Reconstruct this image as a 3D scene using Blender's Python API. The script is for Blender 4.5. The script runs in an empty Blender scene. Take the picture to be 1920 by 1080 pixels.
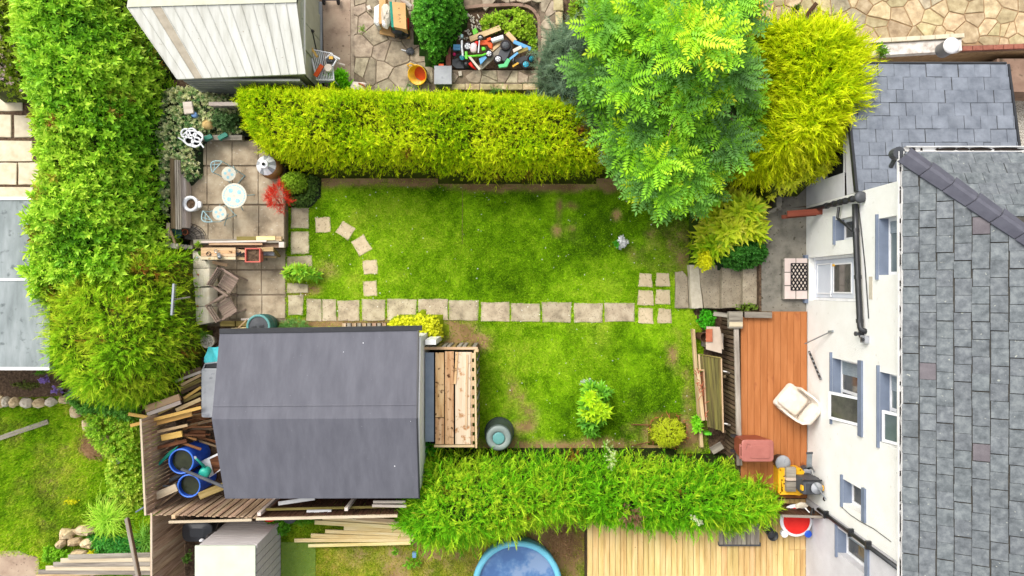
import bpy, math, random
import numpy as np
from mathutils import Vector, Matrix

# ------------------------------------------------------------------ camera, sky, sun, exposure
SC = bpy.context.scene
CAMH, FPX = 20.0, 1280.0
cam_d = bpy.data.cameras.new('camera'); cam_d.sensor_width = 36.0; cam_d.lens = 36.0 * FPX / 1920.0
cam_d.clip_start = 0.1; cam_d.clip_end = 600.0
cam = bpy.data.objects.new('camera', cam_d); SC.collection.objects.link(cam)
cam.location = (0, 0, CAMH); cam.rotation_euler = (0, 0, 0)
SC.camera = cam
SUN_EL, SUN_AZ = math.radians(48), math.radians(-36)      # azimuth measured from +Y (top of the picture) towards +X
world = bpy.data.worlds.new('World'); SC.world = world; world.use_nodes = True
wn = world.node_tree.nodes; wl = world.node_tree.links
sky = wn.new('ShaderNodeTexSky'); sky.sky_type = 'NISHITA'; sky.sun_disc = False
sky.sun_elevation = SUN_EL; sky.sun_rotation = SUN_AZ; sky.air_density = 1.0; sky.dust_density = 3.0
hsv = wn.new('ShaderNodeHueSaturation'); hsv.inputs['Saturation'].default_value = 0.22
wl.new(sky.outputs[0], hsv.inputs['Color']); wl.new(hsv.outputs[0], wn['Background'].inputs['Color'])
wn['Background'].inputs['Strength'].default_value = 0.15
sun_d = bpy.data.lights.new('sun', 'SUN'); sun_d.energy = 1.15; sun_d.angle = math.radians(35); sun_d.color = (1.0, 0.95, 0.87)
sun = bpy.data.objects.new('sun', sun_d); SC.collection.objects.link(sun)
sd = Vector((math.sin(SUN_AZ) * math.cos(SUN_EL), math.cos(SUN_AZ) * math.cos(SUN_EL), math.sin(SUN_EL)))
sun.rotation_euler = (-sd).to_track_quat('-Z', 'Y').to_euler()
SC.view_settings.view_transform = 'Standard'; SC.view_settings.look = 'None'
SC.view_settings.exposure = 1.08; SC.view_settings.gamma = 1.0; SC.view_settings.use_curve_mapping = False
SC.cycles.max_bounces = 6; SC.cycles.diffuse_bounces = 3

# ------------------------------------------------------------------ helpers
R = random.Random(11)
rng = np.random.default_rng(11)
COL = SC.collection

def G(px, py, z=0.0):
    d = (CAMH - z) / FPX
    return Vector(((px - 960) * d, (540 - py) * d, z))
def GP(pts, z=0.0): return [tuple(G(x, y, z).xy) for x, y in pts]
def rect(x0, y0, x1, y1): return [(x0, y0), (x1, y0), (x1, y1), (x0, y1)]

def C(r, g, b, k=0.8):
    f = lambda v: (v / 255 / 12.92 if v / 255 <= 0.04045 else ((v / 255 + 0.055) / 1.055) ** 2.4)
    return (min(f(r) * k, .84), min(f(g) * k, .84), min(f(b) * k, .84))

class MB:
    def __init__(s): s.V = []; s.F = []
    def add(s, vs, fs):
        o = len(s.V); s.V += [tuple(v) for v in vs]; s.F += [tuple(o + i for i in f) for f in fs]; return s
    def box(s, c, size, rz=0.0, M=None):
        hx, hy, hz = size[0] / 2, size[1] / 2, size[2] / 2
        T = M if M is not None else Matrix.Translation(Vector(c)) @ Matrix.Rotation(rz, 4, 'Z')
        vs = [T @ Vector((x * hx, y * hy, z * hz)) for z in (-1, 1) for x, y in ((-1, -1), (1, -1), (1, 1), (-1, 1))]
        return s.add(vs, [(3, 2, 1, 0), (4, 5, 6, 7), (0, 1, 5, 4), (1, 2, 6, 5), (2, 3, 7, 6), (3, 0, 4, 7)])
    def span(s, a, b):
        return s.box([(a[i] + b[i]) / 2 for i in range(3)], [abs(b[i] - a[i]) for i in range(3)])
    def beam(s, p0, p1, w, h):
        M, L = axis_matrix(p0, p1); return s.box(None, (L, w, h), M=M)
    def prism(s, poly, z0, z1, ch=0.0):
        a = sum(poly[i][0] * poly[(i + 1) % len(poly)][1] - poly[(i + 1) % len(poly)][0] * poly[i][1] for i in range(len(poly)))
        if a < 0: poly = poly[::-1]
        n = len(poly); rings = [[(x, y, z0) for x, y in poly]]
        if ch > 0:
            rings.append([(x, y, z1 - ch) for x, y in poly])
            cx = sum(p[0] for p in poly) / n; cy = sum(p[1] for p in poly) / n
            top = []
            for x, y in poly:
                d = math.hypot(x - cx, y - cy) or 1; k = max(0, 1 - ch * 1.4 / d)
                top.append((cx + (x - cx) * k, cy + (y - cy) * k, z1))
            rings.append(top)
        else: rings.append([(x, y, z1) for x, y in poly])
        vs = [v for r in rings for v in r]; fs = [tuple(range(n - 1, -1, -1))]
        for k in range(len(rings) - 1):
            for i in range(n):
                j = (i + 1) % n; fs.append((k * n + i, k * n + j, (k + 1) * n + j, (k + 1) * n + i))
        fs.append(tuple((len(rings) - 1) * n + i for i in range(n)))
        return s.add(vs, fs)
    def lathe(s, c, prof, n=20, M=None, closed_b=True, closed_t=True):
        T = M if M is not None else Matrix.Translation(Vector(c)); vs = []; fs = []
        for r, z in prof:
            for i in range(n):
                a = 2 * math.pi * i / n; vs.append(T @ Vector((r * math.cos(a), r * math.sin(a), z)))
        for k in range(len(prof) - 1):
            for i in range(n):
                j = (i + 1) % n; fs.append((k * n + i, k * n + j, (k + 1) * n + j, (k + 1) * n + i))
        if closed_b: fs.append(tuple(range(n - 1, -1, -1)))
        if closed_t: fs.append(tuple((len(prof) - 1) * n + i for i in range(n)))
        return s.add(vs, fs)
    def tube(s, pts, r, n=7, cap=True):
        pts = [Vector(p) for p in pts]; rs = r if isinstance(r, (list, tuple)) else [r] * len(pts)
        vs = []; fs = []; up = None
        for i, p in enumerate(pts):
            d = (pts[min(i + 1, len(pts) - 1)] - pts[max(i - 1, 0)]).normalized()
            if up is None: up = Vector((0, 0, 1)) if abs(d.z) < .9 else Vector((1, 0, 0))
            a = d.cross(up).normalized(); b = a.cross(d).normalized(); up = b
            for k in range(n):
                t = 2 * math.pi * k / n; vs.append(p + (a * math.cos(t) + b * math.sin(t)) * rs[i])
        for i in range(len(pts) - 1):
            for k in range(n):
                j = (k + 1) % n; fs.append((i * n + k, i * n + j, (i + 1) * n + j, (i + 1) * n + k))
        if cap: fs.append(tuple(range(n - 1, -1, -1))); fs.append(tuple((len(pts) - 1) * n + k for k in range(n)))
        return s.add(vs, fs)
    def torus(s, c, Rr, r, n=20, m=8, M=None):
        T = M if M is not None else Matrix.Translation(Vector(c)); vs = []; fs = []
        for i in range(n):
            a = 2 * math.pi * i / n
            for k in range(m):
                t = 2 * math.pi * k / m; q = Rr + r * math.cos(t)
                vs.append(T @ Vector((q * math.cos(a), q * math.sin(a), r * math.sin(t))))
        for i in range(n):
            for k in range(m):
                i2, k2 = (i + 1) % n, (k + 1) % m; fs.append((i * m + k, i2 * m + k, i2 * m + k2, i * m + k2))
        return s.add(vs, fs)
    def rock(s, c, rx, ry, rz, seed=0, n=8, m=5, jit=.22):
        q = random.Random(seed); vs = []; fs = []; c = Vector(c)
        for k in range(m + 1):
            ph = math.pi * k / m - math.pi / 2
            for i in range(n):
                a = 2 * math.pi * i / n; j = 1 + q.uniform(-jit, jit)
                e = lambda t: math.copysign(abs(t) ** .75, t)
                vs.append(c + Vector((rx * j * math.cos(ph) * e(math.cos(a)), ry * j * math.cos(ph) * e(math.sin(a)), rz * (1 + q.uniform(-jit, jit) * .5) * math.sin(ph))))
        for k in range(m):
            for i in range(n):
                j = (i + 1) % n; fs.append((k * n + i, k * n + j, (k + 1) * n + j, (k + 1) * n + i))
        return s.add(vs, fs)

def axis_matrix(p0, p1):
    p0, p1 = Vector(p0), Vector(p1); d = p1 - p0; L = d.length; x = d / L
    up = Vector((0, 0, 1)) if abs(x.z) < .95 else Vector((0, 1, 0))
    y = up.cross(x).normalized(); z = x.cross(y)
    M = Matrix((x, y, z)).transposed().to_4x4(); M.translation = (p0 + p1) / 2
    return M, L

def root_loc(p):
    v = Vector((0, 0, 0))
    while p is not None: v = v + p.location; p = p.parent
    return v

def tag(o, label=None, cat=None, group=None, kind=None):
    if label: o['label'] = label
    if cat: o['category'] = cat
    if group: o['group'] = group
    if kind: o['kind'] = kind
    return o

def thing(name, label, cat, loc=(0, 0, 0), group=None, rz=0.0):
    o = bpy.data.objects.new(name, None); o.empty_display_size = .1; COL.objects.link(o)
    o.location = loc; o.rotation_euler = (0, 0, rz)
    return tag(o, label, cat, group)

def put(name, mb, mat, parent=None, smooth=False, label=None, cat=None, group=None, kind=None):
    """one mesh object; MB coordinates are world coordinates"""
    off = root_loc(parent) if parent is not None else Vector((0, 0, 0))
    V = mb.V
    if parent is None:                      # origin at the base of the thing
        xs = [v[0] for v in V]; ys = [v[1] for v in V]; zs = [v[2] for v in V]
        off = Vector(((min(xs) + max(xs)) / 2, (min(ys) + max(ys)) / 2, min(zs)))
    me = bpy.data.meshes.new(name); me.from_pydata([(v[0] - off.x, v[1] - off.y, v[2] - off.z) for v in V], [], mb.F); me.update()
    me.materials.append(mat)
    if smooth: me.polygons.foreach_set('use_smooth', [True] * len(me.polygons))
    o = bpy.data.objects.new(name, me); COL.objects.link(o)
    if parent is not None: o.parent = parent
    else: o.location = off
    return tag(o, label, cat, group, kind)

_pc = {}
def piece(name, M, size, mat, parent=None, ch=0.005, **kw):
    """a chamfered block with shared mesh data; local x is its length"""
    key = (round(size[0], 3), round(size[1], 3), round(size[2], 3), mat.name, ch)
    me = _pc.get(key)
    if me is None:
        hx, hy, hz = size[0] / 2, size[1] / 2, size[2] / 2
        b = MB().prism([(-hx, -hy), (hx, -hy), (hx, hy), (-hx, hy)], -hz, hz, min(ch, size[2] * .4))
        me = bpy.data.meshes.new(name); me.from_pydata(b.V, [], b.F); me.update(); me.materials.append(mat); _pc[key] = me
    o = bpy.data.objects.new(name, me); COL.objects.link(o)
    if parent is not None:
        o.parent = parent; M = Matrix.Translation(-root_loc(parent)) @ M
    o.matrix_local = M
    return tag(o, **kw)
def plank(name, p0, p1, w, t, mat, parent=None, roll=0.0, ch=0.004, **kw):
    M, L = axis_matrix(p0, p1)
    return piece(name, M @ Matrix.Rotation(roll, 4, 'X'), (round(L, 2), w, t), mat, parent, ch, **kw)

def copy_tree(o, parent=None):
    c = o.copy(); COL.objects.link(c)
    if parent is not None: c.parent = parent
    for ch in list(o.children): copy_tree(ch, c)
    return c

# ------------------------------------------------------------------ materials
def mat(name, cols, rough=.8, scale=4.0, detail=5.0, rand=0.0, hue=0.0, bump=0.0, bscale=60.0, stretch=(1, 1, 1), coord='pos',
        lo=.32, hi=.68, speck=None, spec=.3, metal=0.0, coat=0.0):
    m = bpy.data.materials.new(name); m.use_nodes = True; nt = m.node_tree; N = nt.nodes; Lk = nt.links
    b = N['Principled BSDF']; b.inputs['Roughness'].default_value = rough; b.inputs['Specular IOR Level'].default_value = spec
    b.inputs['Metallic'].default_value = metal; b.inputs['Coat Weight'].default_value = coat
    oi = N.new('ShaderNodeObjectInfo')
    if coord == 'pos':
        g = N.new('ShaderNodeNewGeometry'); src = g.outputs['Position']
    else:
        t = N.new('ShaderNodeTexCoord'); mul = N.new('ShaderNodeVectorMath'); mul.operation = 'MULTIPLY_ADD'
        cmb = N.new('ShaderNodeCombineXYZ'); 
        for i in range(3): Lk.new(oi.outputs['Random'], cmb.inputs[i])
        mul.inputs[1].default_value = (57, 91, 33); Lk.new(cmb.outputs[0], mul.inputs[0]); Lk.new(t.outputs['Object'], mul.inputs[2]); src = mul.outputs[0]
    mp = N.new('ShaderNodeMapping'); mp.inputs['Scale'].default_value = stretch; Lk.new(src, mp.inputs['Vector'])
    nz = N.new('ShaderNodeTexNoise'); nz.inputs['Scale'].default_value = scale; nz.inputs['Detail'].default_value = detail; nz.inputs['Roughness'].default_value = .62
    Lk.new(mp.outputs[0], nz.inputs['Vector'])
    cr = N.new('ShaderNodeValToRGB'); e = cr.color_ramp.elements
    if len(cols) == 1: cols = [tuple(v * .9 for v in cols[0]), tuple(min(v * 1.08, .85) for v in cols[0])]
    while len(e) < len(cols): e.new(.5)
    for i, c in enumerate(cols):
        e[i].position = lo + (hi - lo) * i / (len(cols) - 1); e[i].color = (*c, 1)
    Lk.new(nz.outputs['Fac'], cr.inputs[0]); out = cr.outputs[0]
    if speck:
        sc, sscale, th, soft = speck
        n2 = N.new('ShaderNodeTexNoise'); n2.inputs['Scale'].default_value = sscale; n2.inputs['Detail'].default_value = 3; Lk.new(src, n2.inputs['Vector'])
        r2 = N.new('ShaderNodeMapRange'); r2.inputs['From Min'].default_value = th; r2.inputs['From Max'].default_value = th + soft; Lk.new(n2.outputs['Fac'], r2.inputs['Value'])
        mx = N.new('ShaderNodeMix'); mx.data_type = 'RGBA'; Lk.new(r2.outputs[0], mx.inputs[0]); Lk.new(out, mx.inputs[6]); mx.inputs[7].default_value = (*sc, 1); out = mx.outputs[2]
    if rand or hue:
        h = N.new('ShaderNodeHueSaturation'); mr = N.new('ShaderNodeMapRange'); mr.inputs['To Min'].default_value = 1 - rand; mr.inputs['To Max'].default_value = 1 + rand
        Lk.new(oi.outputs['Random'], mr.inputs['Value']); Lk.new(mr.outputs[0], h.inputs['Value'])
        if hue:
            m1 = N.new('ShaderNodeMath'); m1.operation = 'MULTIPLY'; m1.inputs[1].default_value = 7.31; m2 = N.new('ShaderNodeMath'); m2.operation = 'FRACT'
            m3 = N.new('ShaderNodeMapRange'); m3.inputs['To Min'].default_value = .5 - hue; m3.inputs['To Max'].default_value = .5 + hue
            Lk.new(oi.outputs['Random'], m1.inputs[0]); Lk.new(m1.outputs[0], m2.inputs[0]); Lk.new(m2.outputs[0], m3.inputs['Value']); Lk.new(m3.outputs[0], h.inputs['Hue'])
        Lk.new(out, h.inputs['Color']); out = h.outputs[0]
    Lk.new(out, b.inputs['Base Color'])
    if bump:
        n3 = N.new('ShaderNodeTexNoise'); n3.inputs['Scale'].default_value = bscale; n3.inputs['Detail'].default_value = 4; Lk.new(mp.outputs[0], n3.inputs['Vector'])
        bp = N.new('ShaderNodeBump'); bp.inputs['Strength'].default_value = bump; bp.inputs['Distance'].default_value = .02
        Lk.new(n3.outputs['Fac'], bp.inputs['Height']); Lk.new(bp.outputs[0], b.inputs['Normal'])
    return m

def leaf_mat(name, transl=.3, rough=.5, spec=.25):
    m = bpy.data.materials.new(name); m.use_nodes = True; nt = m.node_tree; N = nt.nodes; Lk = nt.links
    b = N['Principled BSDF']; b.inputs['Roughness'].default_value = rough; b.inputs['Specular IOR Level'].default_value = spec
    a = N.new('ShaderNodeAttribute'); a.attribute_name = 'Col'; Lk.new(a.outputs['Color'], b.inputs['Base Color'])
    if transl:
        t = N.new('ShaderNodeBsdfTranslucent'); Lk.new(a.outputs['Color'], t.inputs['Color'])
        mx = N.new('ShaderNodeMixShader'); mx.inputs[0].default_value = transl
        Lk.new(b.outputs[0], mx.inputs[1]); Lk.new(t.outputs[0], mx.inputs[2]); Lk.new(mx.outputs[0], N['Material Output'].inputs['Surface'])
    return m
LEAF = leaf_mat('leaf'); CONIF = leaf_mat('conifer_needles', .25, .7, .1); GRASS = leaf_mat('grass_blade', .3, .7, .1); SOILV = leaf_mat('turf_soil', 0, .95, .05)
WOODG = lambda n, cols, **k: mat(n, cols, **{**dict(rough=.85, scale=9, stretch=(.09, 1, 1), coord='obj', rand=.22, hue=.012, bump=.35, bscale=40, spec=.15), **k})
M = {}
M['slab'] = mat('paving_slab', [C(146, 132, 108), C(184, 168, 140), C(202, 188, 160)], scale=3.2, rand=.09, hue=.008, bump=.25, bscale=70, speck=(C(120, 105, 85), 26, .6, .1))
M['slab_pale'] = mat('stepping_slab', [C(196, 176, 142), C(215, 196, 162)], scale=5, rand=.08, bump=.3, bscale=70, speck=(C(158, 142, 108), 16, .56, .14))
M['patio'] = mat('patio_slab', [C(136, 120, 98), C(176, 158, 132), C(196, 180, 154)], scale=2.4, rand=.08, bump=.2, bscale=70, speck=(C(205, 196, 178), 14, .66, .06))
M['slab_left'] = mat('cream_slab', [C(205, 190, 160), C(228, 216, 190)], scale=4, rand=.06, bump=.15)
M['crazy_grey'] = mat('crazy_stone_grey', [C(138, 124, 104), C(170, 154, 130), C(190, 175, 150)], scale=6, rand=.24, hue=.016, bump=.4, bscale=50)
M['crazy_tan'] = mat('crazy_stone_tan', [C(158, 138, 104), C(188, 168, 128), C(210, 192, 154)], scale=5, rand=.22, hue=.016, bump=.3, bscale=50)
M['mortar'] = mat('mortar', [C(112, 98, 80), C(142, 124, 102)], scale=8, bump=.3)
M['mortar_tan'] = mat('mortar_tan', [C(150, 120, 86), C(178, 146, 108)], scale=8, bump=.3)
M['concrete'] = mat('concrete', [C(150, 126, 106), C(176, 152, 130), C(188, 166, 142)], scale=2.2, bump=.3, bscale=60, speck=(C(120, 100, 84), 11, .64, .06))
M['concrete_grey'] = mat('grey_concrete', [C(104, 100, 90), C(132, 127, 116), C(146, 140, 126)], scale=2.5, bump=.3, speck=(C(80, 74, 60), 9, .62, .08))
M['step'] = mat('step_concrete', [C(154, 140, 118), C(188, 174, 150)], scale=5, rand=.12, bump=.35, speck=(C(110, 98, 84), 22, .6, .08))
M['step_white'] = mat('pale_cement', [C(196, 184, 160), C(222, 212, 190)], scale=6, bump=.3)
M['soil'] = mat('soil', [C(58, 44, 32), C(94, 74, 56), C(122, 100, 78)], scale=14, bump=.8, bscale=40, rough=.95)
M['render'] = mat('white_render', [C(238, 236, 229, .84), C(246, 245, 240, .84)], scale=1.6, rough=.9, bump=.55, bscale=45, speck=(C(214, 209, 198), 5.0, .66, .14))
M['render_grey'] = mat('lilac_render', [C(206, 203, 206), C(224, 222, 225)], scale=1.6, rough=.9, bump=.5, bscale=45)
M['slate'] = mat('old_slate', [C(86, 91, 94), C(108, 113, 116), C(128, 133, 134)], scale=7, rand=.085, hue=.015, rough=.75, bump=.35, bscale=30, speck=(C(166, 168, 158), 13, .69, .06))
M['slate_purple'] = mat('purple_slate', [C(98, 92, 96), C(114, 108, 111)], scale=5, rand=.1, bump=.3)
M['slate_new'] = mat('new_slate', [C(104, 110, 120), C(122, 128, 138), C(136, 142, 152)], scale=3, rand=.09, rough=.7, bump=.2, bscale=25)
M['underlay'] = mat('roof_underlay', [C(52, 50, 46), C(82, 78, 70)], scale=6)
M['hip'] = mat('hip_tile_grey', [C(80, 80, 90), C(92, 92, 102)], scale=5, rough=.6)
M['felt'] = mat('grey_roof_membrane', [C(92, 92, 100), C(99, 99, 107), C(106, 106, 114)], scale=2.2, stretch=(1.6, .35, 1), rough=.8, bump=.15, speck=(C(128, 128, 133), 18, .72, .06))
M['felt_left'] = mat('pale_felt', [C(120, 128, 128), C(142, 150, 150), C(160, 167, 167)], scale=1.6, stretch=(2.2, .5, 1), speck=(C(104, 112, 112), 5, .6, .12), bump=.1)
M['white_paint'] = mat('white_paint', [C(228, 226, 222, .84), C(244, 243, 240, .84)], scale=5, rough=.5)
M['upvc'] = mat('white_plastic_frame', [C(240, 240, 242, .84)], rough=.3, spec=.5)
M['panel'] = mat('white_sheet_roof', [C(196, 194, 182), C(214, 213, 203), C(224, 222, 214)], scale=2.2, stretch=(2.5, .4, 1), rand=.03, rough=.5, bump=.05, speck=(C(170, 160, 140), 13, .7, .06))
M['panel_dirty'] = mat('dirty_clear_panel', [C(168, 156, 136), C(196, 184, 162)], scale=5, rough=.5)
M['sage'] = mat('sage_metal', [C(172, 172, 150), C(190, 190, 168)], scale=3, rough=.5)
M['greywall'] = mat('grey_metal_wall', [C(120, 122, 116), C(146, 148, 140)], scale=3, rough=.5)
M['sill'] = mat('blue_grey_paint', [C(108, 119, 138), C(122, 133, 152)], scale=3, rough=.6)
M['glass'] = mat('window_glass', [C(86, 98, 100), C(120, 132, 132)], scale=1.2, rough=.05, spec=.8)
M['glass_dark'] = mat('dark_glass', [C(60, 62, 60), C(104, 100, 92)], scale=2.0, rough=.05, spec=.8)
M['curtain'] = mat('curtain', [C(130, 140, 150), C(160, 170, 176)], scale=8, stretch=(1, 6, 1))
M['black'] = mat('black_plastic', [C(32, 33, 36), C(46, 47, 50)], rough=.35, spec=.5)
M['black_matt'] = mat('dark_void', [C(14, 16, 12), C(24, 26, 20)], rough=.9)
M['grey_pl'] = mat('grey_plastic', [C(150, 152, 156), C(172, 174, 178)], scale=3, rough=.5, speck=(C(120, 122, 130), 6, .6, .15))
M['dgrey_pl'] = mat('dark_grey_plastic', [C(66, 68, 72), C(84, 86, 90)], rough=.45)
M['deck'] = mat('orange_composite_board', [C(164, 98, 50), C(180, 112, 62), C(192, 124, 74)], scale=6, stretch=(.12, 1, 1), coord='obj', rand=.04, rough=.7, bump=.1, speck=(C(146, 80, 44), 1.1, .66, .05))
M['pine'] = WOODG('fresh_pine_board', [C(196, 160, 100), C(222, 188, 126), C(236, 206, 148)], rand=.1, speck=(C(150, 112, 62), 9, .72, .04))
M['lumber'] = WOODG('new_timber', [C(226, 198, 130), C(240, 218, 156), C(248, 232, 182)], rand=.07)
M['fence'] = WOODG('weathered_fence_board', [C(138, 112, 88), C(176, 148, 120), C(196, 172, 146)], rand=.16)
M['fence_lt'] = WOODG('pale_fence_timber', [C(190, 170, 142), C(214, 198, 172)], rand=.08)
M['oldwood'] = WOODG('grey_old_timber', [C(112, 104, 94), C(150, 141, 128), C(172, 164, 150)], rand=.15)
M['darkwood'] = WOODG('dark_fence_board', [C(70, 56, 42), C(104, 86, 66), C(128, 108, 86)], rand=.22)
M['brownwood'] = WOODG('brown_stained_board', [C(70, 46, 32), C(94, 66, 48)], rand=.12)
M['rust'] = WOODG('rotten_timber', [C(70, 44, 28), C(116, 78, 50), C(150, 104, 66)], rand=.3)
M['tan'] = WOODG('tan_timber', [C(176, 142, 102), C(206, 174, 134), C(222, 194, 156)], rand=.12)
M['yellowwood'] = WOODG('yellow_timber', [C(206, 162, 84), C(228, 188, 108)], rand=.08)
M['olive'] = WOODG('mossy_timber', [C(112, 98, 56), C(148, 130, 76), C(166, 146, 96)], rand=.15)
M['mossbench'] = WOODG('mossy_slat', [C(72, 64, 44), C(110, 100, 60), C(134, 128, 66)], rand=.2, scale=6)
M['pinkwhite'] = WOODG('bleached_timber', [C(208, 190, 176), C(232, 220, 208)], rand=.06)
M['osb'] = WOODG('weathered_sheet_wood', [C(178, 134, 92), C(206, 164, 120), C(224, 190, 150)], rand=.06, speck=(C(96, 64, 40), 9, .56, .14))
M['osb_pale'] = WOODG('pale_sheet_wood', [C(214, 192, 158), C(232, 214, 184)], rand=.05, speck=(C(180, 136, 86), 7, .56, .12))
M['chairwood'] = WOODG('grey_brown_teak', [C(138, 118, 104), C(168, 148, 132)], rand=.1)
M['redwood'] = WOODG('red_painted_board', [C(118, 66, 46), C(148, 90, 62)], rand=.12)
M['bluegrey'] = mat('blue_grey_board', [C(124, 136, 152), C(140, 152, 166)], scale=3, rough=.6)
M['barrel'] = mat('blue_plastic', [C(24, 76, 190), C(36, 92, 210)], rough=.35, spec=.5, scale=3)
M['barrel_rim'] = mat('blue_rim', [C(64, 120, 224)], rough=.35, spec=.5)
M['murk'] = mat('murky_water', [C(30, 34, 18), C(58, 62, 36)], rough=.1, spec=.35, scale=3)
M['teal'] = mat('teal_plastic', [C(44, 178, 156), C(60, 196, 174)], rough=.4, spec=.5)
M['turq'] = mat('turquoise_cloth', [C(66, 196, 206), C(110, 222, 228)], scale=6, rough=.9, bump=.4, bscale=12)
M['dgreen'] = mat('dark_green_plastic', [C(44, 88, 84), C(58, 108, 102)], rough=.45, spec=.4)
M['bingreen'] = mat('compost_bin_green', [C(64, 76, 70), C(80, 92, 86)], rough=.5)
M['binlid'] = mat('compost_lid_grey', [C(122, 134, 130), C(144, 156, 150)], rough=.45, scale=3)
M['rimgreen'] = mat('butt_rim', [C(92, 150, 148), C(108, 164, 160)], rough=.4)
M['mint'] = mat('pale_mint_plastic', [C(196, 206, 182), C(210, 218, 196)], scale=2, rough=.6)
M['lilac'] = mat('lilac_plastic', [C(186, 178, 176), C(204, 197, 194)], scale=4, stretch=(.3, .3, 4), rough=.6)
M['white_pot'] = mat('white_ceramic', [C(236, 236, 238, .84)], rough=.3, spec=.5)
M['terra'] = mat('terracotta', [C(172, 92, 62), C(196, 116, 82)], rough=.8, scale=8)
M['redpl'] = mat('red_plastic', [C(196, 92, 78), C(214, 110, 94)], rough=.5)
M['red'] = mat('bright_red', [C(226, 26, 20), C(240, 44, 34)], rough=.6, scale=3)
M['yellow'] = mat('yellow_plastic', [C(240, 176, 20), C(250, 192, 44)], rough=.4, spec=.4)
M['orange'] = mat('orange_plastic', [C(232, 92, 32)], rough=.5)
M['lime'] = mat('lime_plastic', [C(112, 214, 52)], rough=.4)
M['mintgreen'] = mat('soft_green_plastic', [C(96, 200, 130)], rough=.4)
M['pink'] = mat('pale_pink_plastic', [C(232, 206, 206)], rough=.4)
M['magenta'] = mat('magenta_plastic', [C(214, 40, 110)], rough=.4)
M['skyblue'] = mat('sky_blue_plastic', [C(100, 166, 214)], rough=.5)
M['cyan'] = mat('cyan_plastic', [C(44, 180, 206)], rough=.4)
M['poolrim'] = mat('pool_ring_blue', [C(112, 198, 226), C(128, 210, 234)], rough=.4, spec=.4)
M['poolwater'] = mat('pool_water', [C(70, 110, 166), C(88, 130, 182), C(134, 160, 196)], scale=1.3, lo=.42, hi=.6, detail=5, rough=.04, spec=.9)  # pale patches paint reflected clouds into the water colour
M['card'] = mat('cardboard', [C(206, 160, 104), C(218, 174, 118)], scale=4, rough=.9)
M['card_grey'] = mat('pale_card', [C(196, 176, 156), C(210, 192, 172)], scale=4, rough=.9)
M['greencard'] = mat('green_print', [C(20, 134, 112)], rough=.7)
M['cream'] = mat('cream_upholstery', [C(222, 208, 190), C(236, 226, 212)], scale=6, rough=.9, bump=.2, bscale=20)
M['creamrib'] = mat('cream_ribbed_cloth', [C(226, 212, 182), C(240, 230, 206), C(226, 216, 176)], scale=2.6, hi=.7, rough=.9, rand=.04)
M['binred'] = mat('brown_red_plastic', [C(164, 98, 88), C(180, 112, 100)], rough=.45, scale=3)
M['binred_dk'] = mat('brown_red_body', [C(140, 66, 46), C(156, 80, 58)], rough=.5)
M['metal'] = mat('grey_metal', [C(150, 156, 160), C(176, 182, 186)], rough=.35, metal=.6)
M['wire'] = mat('dark_wire', [C(66, 60, 56)], rough=.6)
M['verdigris'] = mat('pale_blue_metal', [C(150, 182, 186), C(172, 202, 204)], rough=.5)
M['mosaic'] = mat('mosaic_cream', [C(206, 200, 180), C(222, 218, 202)], scale=30, rough=.4)
M['mosaicblue'] = mat('mosaic_blue', [C(130, 186, 200), C(170, 212, 220)], scale=20, rough=.4)
M['mosaicpink'] = mat('mosaic_pink', [C(230, 196, 180)], scale=20, rough=.4)
M['copper'] = mat('copper_brown', [C(120, 84, 44), C(150, 106, 58)], rough=.5, scale=5)
M['beige'] = mat('beige_stone', [C(206, 170, 104), C(226, 194, 130)], scale=8, rough=.7)
M['palestone'] = mat('pale_stone', [C(196, 184, 164), C(214, 204, 186)], scale=8, rough=.8, bump=.3)
M['rockmat'] = mat('rockery_stone', [C(168, 144, 110), C(206, 182, 142), C(224, 206, 170)], scale=5, rand=.14, rough=.9, bump=.5, bscale=25)
M['bluepot'] = mat('blue_ceramic', [C(120, 158, 206)], rough=.3)
M['greentrough'] = mat('green_trough', [C(40, 124, 104), C(54, 140, 118)], rough=.5)
M['gravel'] = mat('gravel', [C(120, 112, 100), C(190, 182, 168), C(224, 218, 206)], scale=38, lo=.4, hi=.6, rough=.9, bump=.8, bscale=60)
M['brick'] = mat('red_brick', [C(140, 82, 66), C(166, 104, 84)], scale=12, rand=.12, bump=.3)
M['brownwall'] = mat('brown_painted_wall', [C(128, 100, 84), C(160, 132, 112)], scale=2, bump=.3, speck=(C(92, 76, 60), 5, .6, .1))
M['flakywhite'] = mat('flaky_white_paint', [C(186, 172, 158), C(226, 218, 208), C(236, 230, 222)], scale=6, bump=.4)
M['turf'] = mat('artificial_turf', [C(112, 140, 52), C(128, 156, 66)], scale=12, rough=.95, bump=.5, bscale=90)
M['bark'] = mat('bark', [C(84, 70, 54), C(120, 104, 84)], scale=8, stretch=(1, 1, .3), bump=.6)
M['straw'] = mat('dry_stem', [C(150, 112, 76), C(186, 150, 108)], scale=10, rough=.9)
M['guttermoss'] = mat('gutter_moss', [C(34, 28, 24), C(64, 52, 44)], scale=16, rough=.95, bump=.7)
M['tilepink'] = mat('pink_tile', [C(218, 198, 190), C(228, 210, 202)], scale=4, rough=.4, rand=.03)
M['rubber'] = mat('black_rubber', [C(34, 30, 32), C(48, 42, 44)], rough=.8)
M['door'] = mat('door_white', [C(204, 210, 222), C(218, 222, 232)], scale=2, rough=.35)

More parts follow.
